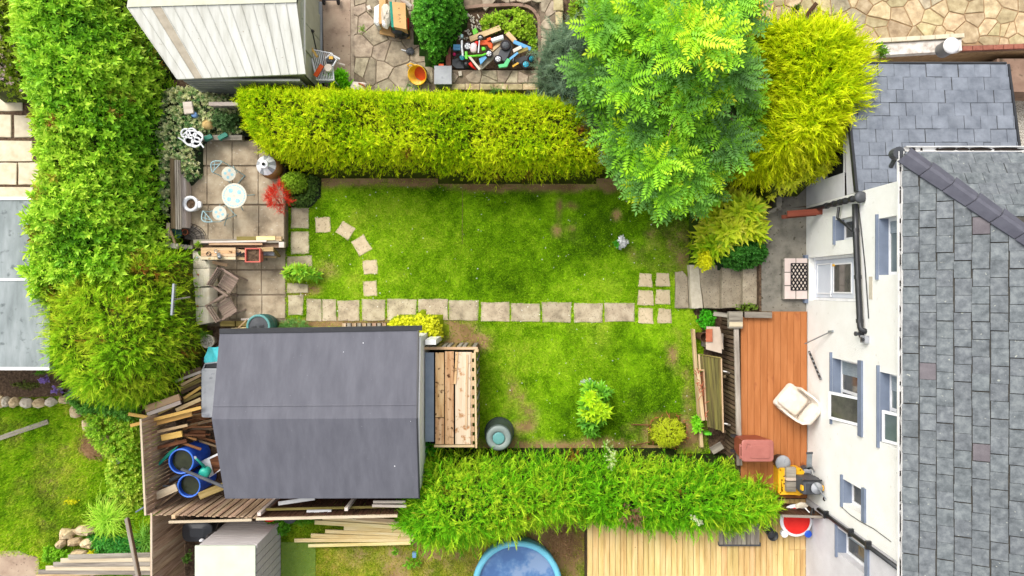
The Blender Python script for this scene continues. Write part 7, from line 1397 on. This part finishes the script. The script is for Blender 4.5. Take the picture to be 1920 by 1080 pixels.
L = Leaves(); g = np.random.default_rng(8); CP, CN = dome_pts(poly, f, 74, 4, 2.0); CP[:, 2] += g.uniform(-.9, .6, 74); CP[:, :2] += g.normal(size=(74, 2)) * .16; ck = np.repeat(np.arange(74), 8); n = len(ck)
P = CP[ck] + np.clip(g.normal(size=(n, 3)), -1.6, 1.6) * np.array([.25, .25, .12]); rel = P - CP[ck]; P[:, 2] -= (rel[:, 0] ** 2 + rel[:, 1] ** 2) * .5; Nn = nrm(CN[ck] + rel * np.array([1.2, 1.2, 0]))
T_A = [C(40, 74, 30), C(60, 112, 24), C(90, 150, 16), C(136, 184, 16)]; T_B = [C(96, 140, 64), C(118, 174, 44), C(156, 206, 32), C(206, 226, 48)]
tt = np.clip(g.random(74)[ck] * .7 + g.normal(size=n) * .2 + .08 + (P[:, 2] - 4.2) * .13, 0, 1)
tone = np.clip(vnoise(P[:, 0], P[:, 1], .55, 63, 2) * 2 - .5, 0, 1)
for k in range(7):
    az = g.uniform(0, .6, n) + 6.283 * k / 7 + g.uniform(0, 6.28, n) * 0 + np.arange(n) * 1.7; el = g.uniform(-.25, .65, n)
    D = np.stack([np.cos(az) * np.cos(el), np.sin(az) * np.cos(el), np.sin(el)], 1) + Nn * .35; tk = np.clip(tt + g.normal(size=n) * .12, 0, 1)
    L.inst(PN, P, D, .52 * g.uniform(.7, 1.2, n), mixcol(T_A, tk), mixcol(T_B, tk), up=(.02, .01, 1))
core(L, poly, dome(poly, 2.0, z0, 2.2, .3, .9, 21, .6), z0, .2, C(28, 50, 22)); tag(L.build('crown', LEAF, t))
# blue green shrub left of the tree, willow like
bush('grey_green_shrub', [(1020, 70), (1060, 52), (1110, 60), (1130, 120), (1140, 200), (1150, 260), (1130, 290), (1080, 260), (1045, 210), (1005, 160), (1010, 110)], 3.0, 2600, .3, PL, [C(56, 78, 62), C(80, 104, 82)], [C(104, 130, 104), C(140, 160, 126)], 'dull grey green feathery shrub between toy planter and the ash tree', 'shrub', edge=.9, lump=.42, ls=1.8, seed=15, rnd=.8, shag=.3, corecol=C(40, 50, 36), corek=.82)
bush('lime_shrub', ANG(1058, 95, 20, 18, 12, .3), 1.9, 60, .3, PN, [C(110, 150, 26)], [C(170, 206, 50)], 'small lime green feathery sprout beside the toy planter', 'shrub', seed=71, z0=.9) if False else None
def whorls(name, px, H, n, size, cA, cB, label, cat, tpl=WH, **k): return bush(name, px, H, n, size, tpl, cA, cB, label, cat, **k)
whorls('lime_sprout', ANG(1057, 96, 22, 18, 12, .3, 2), 2.3, 90, .17, [C(120, 160, 20)], [C(184, 214, 50)], 'small lime green sprouting branch at the corner of the toy planter', 'shrub', seed=71)
whorls('spotted_laurel', [(1330, 372), (1380, 350), (1430, 380), (1440, 420), (1438, 450), (1400, 470), (1350, 480), (1318, 500), (1308, 470), (1312, 420)], 1.9, 430, .34, [C(96, 136, 14), C(150, 172, 22), C(180, 186, 34)], [C(156, 190, 26), C(206, 214, 50), C(230, 226, 84)], 'yellow splashed laurel with large leaves beside the steps', 'shrub', lump=.26, ls=2.2, seed=17, up=1.5, nw=.5, rnd=.4, corecol=C(52, 70, 18), corek=.86)
bush('round_evergreen', ANG(1392, 474, 49, 34, 16, .12, 3), 1.15, 1500, .15, LF2, [C(22, 62, 18), C(40, 88, 24)], [C(52, 116, 32), C(84, 146, 48)], 'dark green rounded evergreen beside the top of the steps', 'shrub', z0=.3, lump=.1, seed=19, corecol=C(20, 44, 18))
bush('yellow_sprig', ANG(1322, 490, 13, 22, 12, .3, 5), .6, 260, .12, LF2, [C(206, 196, 10)], [C(244, 230, 30)], 'small bright yellow tuft hanging over the lowest step', 'shrub', z0=1.0, seed=23)
whorls('leafy_laurel', [(1440, 330), (1500, 310), (1560, 292), (1560, 320), (1520, 350), (1480, 362), (1445, 372)], 1.7, 200, .2, [C(120, 150, 14), C(176, 190, 22)], [C(190, 204, 34), C(226, 226, 70)], 'yellow green laurel sprays over the side passage', 'shrub', z0=ZT, seed=27, corecol=C(60, 70, 16))
bush('orange_shrub', ANG(1395, 30, 26, 34, 12, .3, 7), 1.9, 420, .16, LF, [C(176, 150, 16), C(206, 176, 20)], [C(226, 190, 30), C(240, 206, 50)], 'golden orange shrub between the ash tree and the tan paving', 'shrub', z0=1.4, seed=29, corecol=C(80, 70, 20))
bush('top_shrub', [(1090, -40), (1200, -40), (1220, 20), (1180, 70), (1120, 60), (1095, 20)], 3.0, 700, .28, LF, [C(60, 84, 44), C(84, 112, 50)], [C(120, 146, 70), C(150, 170, 90)], 'dull green shrub behind the ash tree at the top edge', 'shrub', seed=31, corecol=C(44, 54, 30))
bush('round_shrub', [(780, -30), (860, -30), (874, 20), (866, 40), (852, 60), (838, 84), (826, 108), (806, 110), (790, 84), (776, 60), (768, 30)], 1.5, 1500, .15, LF2, [C(40, 96, 18), C(62, 128, 24)], [C(84, 158, 34), C(128, 190, 60)], 'rounded glossy green shrub beside the cardboard boxes', 'shrub', z0=ZN, seed=33, corecol=C(32, 62, 16))
IV_A = [C(50, 96, 40), C(104, 140, 84), C(190, 196, 130)]; IV_B = [C(116, 156, 92), C(206, 214, 150), C(240, 236, 170)]
bush('variegated_ivy', [(280, 170), (340, 160), (400, 166), (446, 182), (452, 215), (448, 252), (400, 250), (376, 262), (368, 296), (372, 330), (352, 342), (326, 316), (322, 380), (318, 410), (296, 400), (290, 330), (286, 250)], .55, 2600, .15, LF2, IV_A, IV_B, 'cream edged variegated ivy sprawling over the corner by the patio', 'ivy', z0=.3, edge=.4, lump=.3, ls=1.6, seed=35, up=.9, rnd=.8, patch=2.2, corecol=C(34, 44, 24), tn=.5)
bush('dark_ivy', ANG(425, 228, 28, 20, 14, .2, 4), .7, 420, .13, LF2, [C(30, 56, 26), C(48, 80, 36)], [C(66, 104, 52), C(110, 140, 84)], 'dark green ivy clump between the rail and the green troughs', 'ivy', z0=.3, seed=37, corecol=C(24, 36, 16))
RED_A = [C(150, 16, 14), C(190, 34, 22)]; RED_B = [C(214, 44, 34), C(236, 86, 50)]
t = thing('red_acer', 'bright red lace leaved maple at the corner of the bistro patio', 'shrub', G(524, 385, ZP)); put('stem', MB().tube([G(526, 384, ZP), G(520, 375, .9)], .02), M['bark'], t); bush('foliage', [(490, 372), (500, 350), (520, 334), (534, 342), (544, 366), (548, 378), (530, 392), (528, 404), (520, 396), (500, 386)], .6, 650, .17, PL, RED_A, RED_B, z0=.6, seed=39, rnd=.7, up=.2, parent=t, lump=.3)
bush('box_ball', ANG(550, 341, 25, 21, 18, .04), .75, 1500, .09, LF2, [C(84, 122, 16), C(112, 148, 24)], [C(142, 176, 36), C(170, 196, 60)], 'clipped round light green box ball beside the red maple', 'shrub', z0=.2, lump=.04, seed=41, corecol=C(64, 84, 18), pw=.5)
bush('dark_box', [(560, 330), (590, 322), (596, 350), (586, 380), (560, 388), (536, 384), (545, 366), (572, 360)], .5, 650, .12, LF2, [C(36, 58, 22), C(56, 80, 30)], [C(74, 106, 40), C(110, 138, 60)], 'dark low shrub tucked between box ball and lawn', 'shrub', seed=43, corecol=C(30, 42, 18))
whorls('tobacco_plant', ANG(565, 511, 38, 20, 16, .2, 6), .6, 62, .2, [C(52, 120, 22), C(80, 150, 28)], [C(110, 186, 40), C(196, 200, 60)], 'broad leaved bright green plant with yellowing leaves beside the lower patio', 'plant', seed=45, up=.6, m=LEAF)
bush('golden_privet', [(725, 606), (745, 594), (790, 588), (822, 596), (830, 622), (828, 642), (800, 640), (780, 620), (735, 616)], .75, 800, .12, LF2, [C(160, 186, 10), C(196, 208, 14)], [C(214, 224, 20), C(236, 236, 60)], 'bright yellow green low shrub at the corner of the shed roof', 'shrub', seed=47, corecol=C(110, 124, 10))
bush('lavender_tuft', [(520, 606), (545, 596), (575, 600), (582, 620), (520, 622)], .45, 320, .15, TH, [C(70, 110, 50), C(96, 136, 64)], [C(110, 156, 78), C(140, 180, 96)], 'grey green feathery herb between water butt and pallet slats', 'plant', seed=49)
t = thing('rhododendron', 'yellow leaved young shrub growing from the lower part of the lawn', 'shrub', G(1117, 785, 0)); put('stem', MB().tube([G(1117, 800, 0), G(1115, 770, .5)], .02), M['bark'], t)
bush('foliage', [(1095, 710), (1120, 712), (1146, 724), (1148, 760), (1146, 780), (1128, 800), (1116, 826), (1098, 820), (1088, 790), (1082, 760)], .7, 110, .22, WH, [C(50, 96, 26), C(80, 130, 26), C(110, 156, 26)], [C(84, 150, 40), C(124, 186, 40), C(160, 200, 44)], z0=.1, seed=51, parent=t, up=.7, rnd=.4)
bush('young_leaves', [(1098, 735), (1122, 730), (1146, 768), (1140, 782), (1110, 790), (1092, 776)], .2, 26, .24, WH, [C(120, 166, 14), C(150, 180, 20)], [C(160, 200, 24), C(196, 206, 36)], z0=.75, seed=52, parent=t, up=.9, rnd=.25, edge=.2, jit=.02)
t = thing('ball_conifer', 'round yellow green dwarf conifer at the lower right of the lawn', 'shrub', G(1253, 812, 0)); bush('foliage', ANG(1253, 812, 35, 28, 18, .1, 8), .7, 1100, .13, TH, [C(130, 160, 14), C(172, 186, 24)], [C(200, 216, 30), C(230, 230, 80)], z0=0, seed=53, parent=t, corecol=C(80, 84, 20), m=CONIF)
b = MB(); q = random.Random(8)
for i in range(50): a = q.uniform(0, 6.28); c = G(1253 + 36 * math.cos(a), 806 + 30 * math.sin(a), .1); b.tube([(c.x, c.y, .05), (c.x + q.uniform(-.12, .12), c.y + q.uniform(-.1, .1), q.uniform(.1, .35))], .008, 4)
put('bare_twigs', b, M['terra'], t)
for nm, px, py, rx, ry, z, n, s, tp_, cA, cB, lb in [('parsley_plant', 1326, 600, 17, 22, .0, 170, .14, LF2, [C(40, 120, 16)], [C(84, 186, 30)], 'fresh green herb clump beside the pale card sheets'), ('hedge_seedling', 1306, 795, 10, 18, 0, 24, .18, WH, [C(80, 150, 20)], [C(140, 206, 40)], 'light green seedling leaning on the timber edging'), ('fern', 660, 0, 1, 1, 0, 0, 0, None, None, None, None), ('fern', 552, 146, 30, 18, .4, 44, .3, PL, [C(56, 110, 40)], [C(96, 150, 64)], 'feathery fern growing by the metal shed corner'), ('vine_plant', 632, 148, 26, 22, .5, 46, .2, WH, [C(70, 150, 12)], [C(130, 200, 24)], 'bright green vine leaves in front of the wire rack'), ('paving_weed', 679, 55, 8, 8, .4, 30, .12, TH, [C(90, 130, 20)], [C(130, 170, 40)], 'small grassy weed growing in the crazy paving'), ('wall_weed', 770, 162, 16, 10, .45, 40, .2, PL, [C(60, 110, 50)], [C(100, 150, 80)], 'green weed at the planter wall near the yellow tub'), ('wall_weed', 932, 168, 18, 10, .5, 40, .2, PL, [C(60, 120, 40)], [C(110, 160, 60)], 'green weed at the planter wall below the toy heap'), ('patio_weed', 372, 458, 9, 8, .5, 60, .1, TH, [C(100, 140, 20)], [C(160, 190, 40)], 'small weed between sleepers and timber corner'), ('bench_weed', 378, 476, 5, 8, .3, 30, .1, LF2, [C(90, 130, 40)], [C(130, 170, 60)], 'small weed beside the end of the potting bench'), ('corner_fern', 1650, 96, 14, 12, 2.0, 26, .2, LF, [C(60, 100, 20)], [C(110, 150, 40)], 'leafy weed at the end of the low flaking wall'), ('roof_fern', 800, 838, 16, 22, .6, 46, .24, PN, [C(46, 130, 24)], [C(90, 180, 40)], 'feathery green fern between shed corner and timber store'), ('step_weed', 1400, 576, 26, 4, .75, 70, .09, LF2, [C(80, 110, 30)], [C(130, 150, 60)], 'small weeds along the top step edge'), ('lawn_weed', 770, 1058, 18, 12, 0, 60, .1, LF2, [C(80, 140, 20)], [C(130, 180, 40)], 'leafy weed patch on the thin lower lawn'), ('lawn_weed', 741, 1032, 7, 6, 0, 30, .1, LF2, [C(80, 140, 20)], [C(130, 180, 40)], 'tiny round weed under the lower hedge'), ('lawn_bush', 520, 985, 26, 22, 0, 260, .14, LF2, [C(56, 116, 20)], [C(110, 170, 40)], 'leafy weeds growing behind the plastic shed'), ('lawn_bush', 570, 975, 24, 12, 0, 160, .14, TH, [C(60, 120, 20)], [C(110, 170, 40)], 'grassy weeds behind the fence left of the timber stack'), ('fence_plant', 352, 1045, 8, 12, .3, 60, .1, LF2, [C(70, 110, 40)], [C(110, 150, 60)], 'small plant between the lower fence and the plastic shed'), ('wall_plant', 1885, 112, 20, 6, ZT, 60, .1, LF2, [C(80, 110, 20)], [C(130, 150, 40)], 'small weeds at the foot of the retaining wall'), ('pot_plant', 380, 626, 12, 12, .3, 70, .14, TH, [C(70, 110, 30)], [C(110, 150, 50)], 'thin leaved plant beside the white bowl'), ('paving_plant', 1492, 15, 8, 8, 2.0, 50, .09, LF2, [C(60, 84, 30)], [C(96, 116, 50)], 'small dark plant in the tan paving by the wooden panel')]:
    if tp_ is None: continue
    bush(nm, ANG(px, py, rx, ry, 12, .3, int(px)), .35, n, s, tp_, cA, cB, lb, 'plant', z0=z, seed=int(px) % 97 + 60, up=.7, rnd=.7, kind='stuff' if nm in ('step_weed', 'lawn_weed', 'wall_weed', 'wall_plant', 'fence_plant') else None)
# rough weeds of the left garden, grass tussock, flowers, flowering lilac
def tussock(px, py, n, ln, label, cA, cB, seed):
    L = Leaves(); g = np.random.default_rng(seed); c = G(px, py, 0); az = g.uniform(0, 6.28, n); ln = ln * g.uniform(.3, 1.15, n); V = []; T = []; Cc = []
    for i in range(n):
        d = np.array([math.cos(az[i]), math.sin(az[i]), 0]); s = np.array([-d[1], d[0], 0]) * .008; p0 = np.array([c.x + g.normal() * .14, c.y + g.normal() * .12, 0]); d = nrm(d + g.normal(size=3) * .2); k = len(V); col = mixcol(cA, np.array([g.random()]))[0]; colb = mixcol(cB, np.array([g.random()]))[0]
        for j, (u_, z) in enumerate(((0, 0), (.35, .42), (.72, .46), (1, .2))): q_ = p0 + d * ln[i] * u_ + np.array([0, 0, z * ln[i] * .9]); w = s * (1.3 - u_); V += [q_ - w, q_ + w]; Cc += [col * (1 - u_) + colb * u_] * 2
        for j in range(3): a = k + j * 2; T += [(a, a + 1, a + 3), (a, a + 3, a + 2)]
    L.add_raw(np.array(V), np.array(T), np.array(Cc)); tag(L.build('grass_tussock', LEAF, None, (c.x, c.y, 0)), label, 'grass clump')
tussock(208, 968, 650, .62, 'large arching tussock of bright green grass left of the fence', [C(90, 140, 20), C(120, 170, 24)], [C(150, 206, 40), C(196, 226, 80)], 3); tussock(278, 1010, 160, .55, 'smaller grass tussock against the lower brown fence', [C(70, 120, 30)], [C(120, 170, 60)], 4)
bush('weed_bank', [(150, 760), (220, 770), (262, 800), (268, 930), (262, 960), (200, 930), (196, 860), (160, 820)], .45, 1250, .14, LF, [C(70, 116, 16), C(110, 150, 24), C(150, 170, 40)], [C(120, 176, 34), C(170, 206, 60), C(200, 206, 90)], 'bank of leafy green weeds along the left board fence', 'weeds', seed=61, lump=.5, ls=2.2, edge=.5, kind='stuff')
bush('clover_patch', [(160, 1000), (200, 1000), (262, 1010), (268, 1046), (200, 1048), (176, 1040)], .3, 520, .13, WH, [C(30, 96, 40), C(56, 130, 40)], [C(70, 150, 60), C(110, 180, 60)], 'dark green clover like groundcover behind the weathered bench roof', 'groundcover', seed=63, kind='stuff', edge=.3)
bush('weed_patch', ANG(105, 1040, 30, 16, 12, .3, 9), .3, 260, .12, LF2, [C(80, 140, 14)], [C(140, 186, 40)], 'yellow green weeds left of the rockery stones', 'weeds', seed=64); bush('yellow_flower', ANG(178, 1036, 14, 8, 10, .3, 10), .3, 120, .08, LF2, [C(196, 186, 10)], [C(236, 216, 40)], 'small yellow flowers below the rockery stones', 'flowers', seed=65); bush('yellow_flower', ANG(132, 940, 16, 8, 10, .3, 12), .2, 70, .07, LF2, [C(196, 186, 10)], [C(236, 216, 40)], 'sparse yellow flowers in the weedy left lawn', 'flowers', seed=66, kind='stuff')
bush('lavender_flower', ANG(85, 712, 10, 8, 8, .3, 11), .4, 40, .1, LF2, [C(120, 90, 170)], [C(176, 150, 216)], 'violet flowers under the conifer left edge, upper clump', 'flowers', seed=67, kind='stuff'); bush('lavender_flower', ANG(107, 731, 8, 6, 8, .3, 13), .4, 30, .1, LF2, [C(120, 90, 170)], [C(176, 150, 216)], 'violet flowers nearer the row of edging stones', 'flowers', seed=68, kind='stuff'); bush('blue_flower', ANG(138, 738, 14, 12, 10, .3, 14), .45, 70, .1, LF2, [C(110, 130, 180), C(80, 120, 40)], [C(160, 176, 220), C(120, 150, 70)], 'pale blue forget me not flowers at the conifer foot', 'flowers', seed=69, kind='stuff')
bush('bed_plant', ANG(78, 697, 12, 8, 10, .3, 15), .4, 60, .16, PL, [C(60, 120, 20)], [C(110, 170, 40)], 'green feathery plant in the soil bed under the flat roof', 'plant', seed=70); bush('bed_weed', ANG(48, 722, 30, 9, 12, .3, 16), .15, 260, .07, LF2, [C(70, 84, 30), C(96, 104, 40)], [C(110, 124, 50), C(150, 140, 80)], 'low dark groundcover in the soil bed', 'weeds', seed=72)
bush('foot_weeds', [(120, 745), (190, 745), (260, 765), (250, 790), (200, 780), (150, 775)], .5, 520, .15, LF, [C(40, 96, 24), C(70, 124, 30)], [C(84, 150, 40), C(130, 180, 80)], 'leafy weeds at the foot of the olive conifer', 'weeds', seed=73, edge=.3)
LIL_A = [C(96, 130, 20), C(140, 160, 40)]; LIL_B = [C(160, 190, 50), C(206, 206, 90)]
bush('flowering_shrub', [(-40, -30), (40, -30), (52, 40), (60, 110), (50, 170), (-40, 175)], 2.0, 1800, .17, LF, LIL_A, LIL_B, 'light green shrub with mauve blossom at the top left corner', 'shrub', seed=75, corecol=C(60, 74, 26), corek=.86)
bush('mauve_blossom', [(0, 20), (26, 24), (36, 90), (44, 168), (30, 172), (14, 120), (-10, 90)], 2.5, 480, .1, LF2, [C(176, 140, 160), C(150, 140, 100)], [C(226, 196, 210), C(200, 190, 150)], 'mauve pink blossom trusses over the top left shrub', 'blossom', seed=76, edge=.3)
bush('planter_weeds', [(898, 40), (920, 22), (970, 14), (1000, 30), (1010, 80), (1004, 100), (985, 76), (940, 60), (905, 62)], .28, 620, .14, LF2, [C(84, 124, 16), C(120, 150, 24)], [C(136, 178, 30), C(180, 200, 60)], 'green weeds covering the back of the toy planter', 'weeds', z0=.5, seed=77, edge=.3, lump=.6, ls=2.5); bush('bed_weeds', [(1068, 0), (1090, 0), (1094, 60), (1080, 70), (1066, 40)], .25, 200, .12, LF2, [C(84, 124, 16)], [C(150, 178, 40)], 'green weeds in the narrow flower bed at the top', 'weeds', z0=.43, seed=78, edge=.2, lump=.5)
wf = thing('flower_pot', 'pot of white flowers standing alone on the main lawn', 'flower pot', G(1168, 456, 0)); c = G(1168, 457, .2); put('pot', MB().lathe((c.x, c.y, 0), [(.08, 0), (.12, .2), (.1, .2)], 14), M['grey_pl'], wf); bush('flowers', [(1158, 446), (1166, 440), (1176, 450), (1184, 452), (1172, 462), (1164, 470), (1157, 464)], .22, 60, .08, WH, [C(236, 236, 230), C(200, 200, 190)], [C(250, 250, 246), C(236, 236, 226)], z0=.15, seed=79, parent=wf); bush('foliage', ANG(1157, 458, 6, 10, 10, .2), .2, 50, .1, LF2, [C(50, 120, 20)], [C(80, 160, 40)], z0=.05, seed=80, parent=wf)
bush('silver_plant', ANG(1100, 717, 13, 9, 10, .3, 17), .25, 50, .1, LF2, [C(150, 160, 150)], [C(206, 210, 200)], 'silvery grey seedling beside the yellow leaved shrub', 'plant', seed=81); bush('small_white_plant', ANG(1142, 850, 12, 26, 10, .3, 18), 2.0, 50, .1, LF2, [C(120, 160, 60)], [C(216, 216, 170)], 'cream flowered shoot rising from the lower hedge', 'plant', seed=82)
bush('hedge_twigs', [(1165, 950), (1195, 945), (1210, 975), (1190, 990), (1165, 980)], .2, 60, .3, TH2, [C(96, 70, 50)], [C(140, 104, 80)], 'bare brown twigs in a gap of the lower hedge', 'twigs', z0=2.0, seed=83); bush('cream_blossom', [(1294, 968), (1300, 966), (1318, 980), (1316, 986), (1300, 978)], .1, 40, .08, LF2, [C(216, 206, 150)], [C(236, 230, 190)], 'cream blossom spray on the lower hedge above the pine deck', 'blossom', z0=2.15, seed=84)
b = MB(); q = random.Random(15)
for i in range(420): c = G(q.uniform(1030, 1070), q.uniform(975, 1040)); a = q.uniform(0, 6.28); b.tube([(c.x, c.y, .03 + q.random() * .12), (c.x + .2 * math.cos(a), c.y + .2 * math.sin(a), .05)], .006, 3, False)
tag(put('dead_clippings', b, M['straw'], None), 'dead brown hedge clippings between the pool and the pine deck', 'clippings', kind='stuff')
# fallen petals, leaf litter and daisies on the lawn
L = Leaves(); g = np.random.default_rng(44); n = 260; P = np.stack([*(np.array([G(x, y, .06) for x, y in zip(g.uniform(560, 1300, n), g.uniform(345, 840, n))]).T)], 1); k = ~(inside(GP(rect(395, 610, 910, 860)), P[:, 0], P[:, 1])); P = P[k]
L.inst(tpl_whorl(5, 1, .5, 1.4, 3), P, np.tile([0, 0, 1.], (len(P), 1)) + g.normal(size=(len(P), 3)) * .3, .022 * g.uniform(.5, 1.3, len(P)), np.tile(C(206, 206, 170), (len(P), 1)), np.tile(C(236, 232, 206), (len(P), 1)))
o = L.build('daisies', LEAF); tag(o, 'tiny pale petals and daisies scattered over the main lawn', 'daisies', kind='stuff')
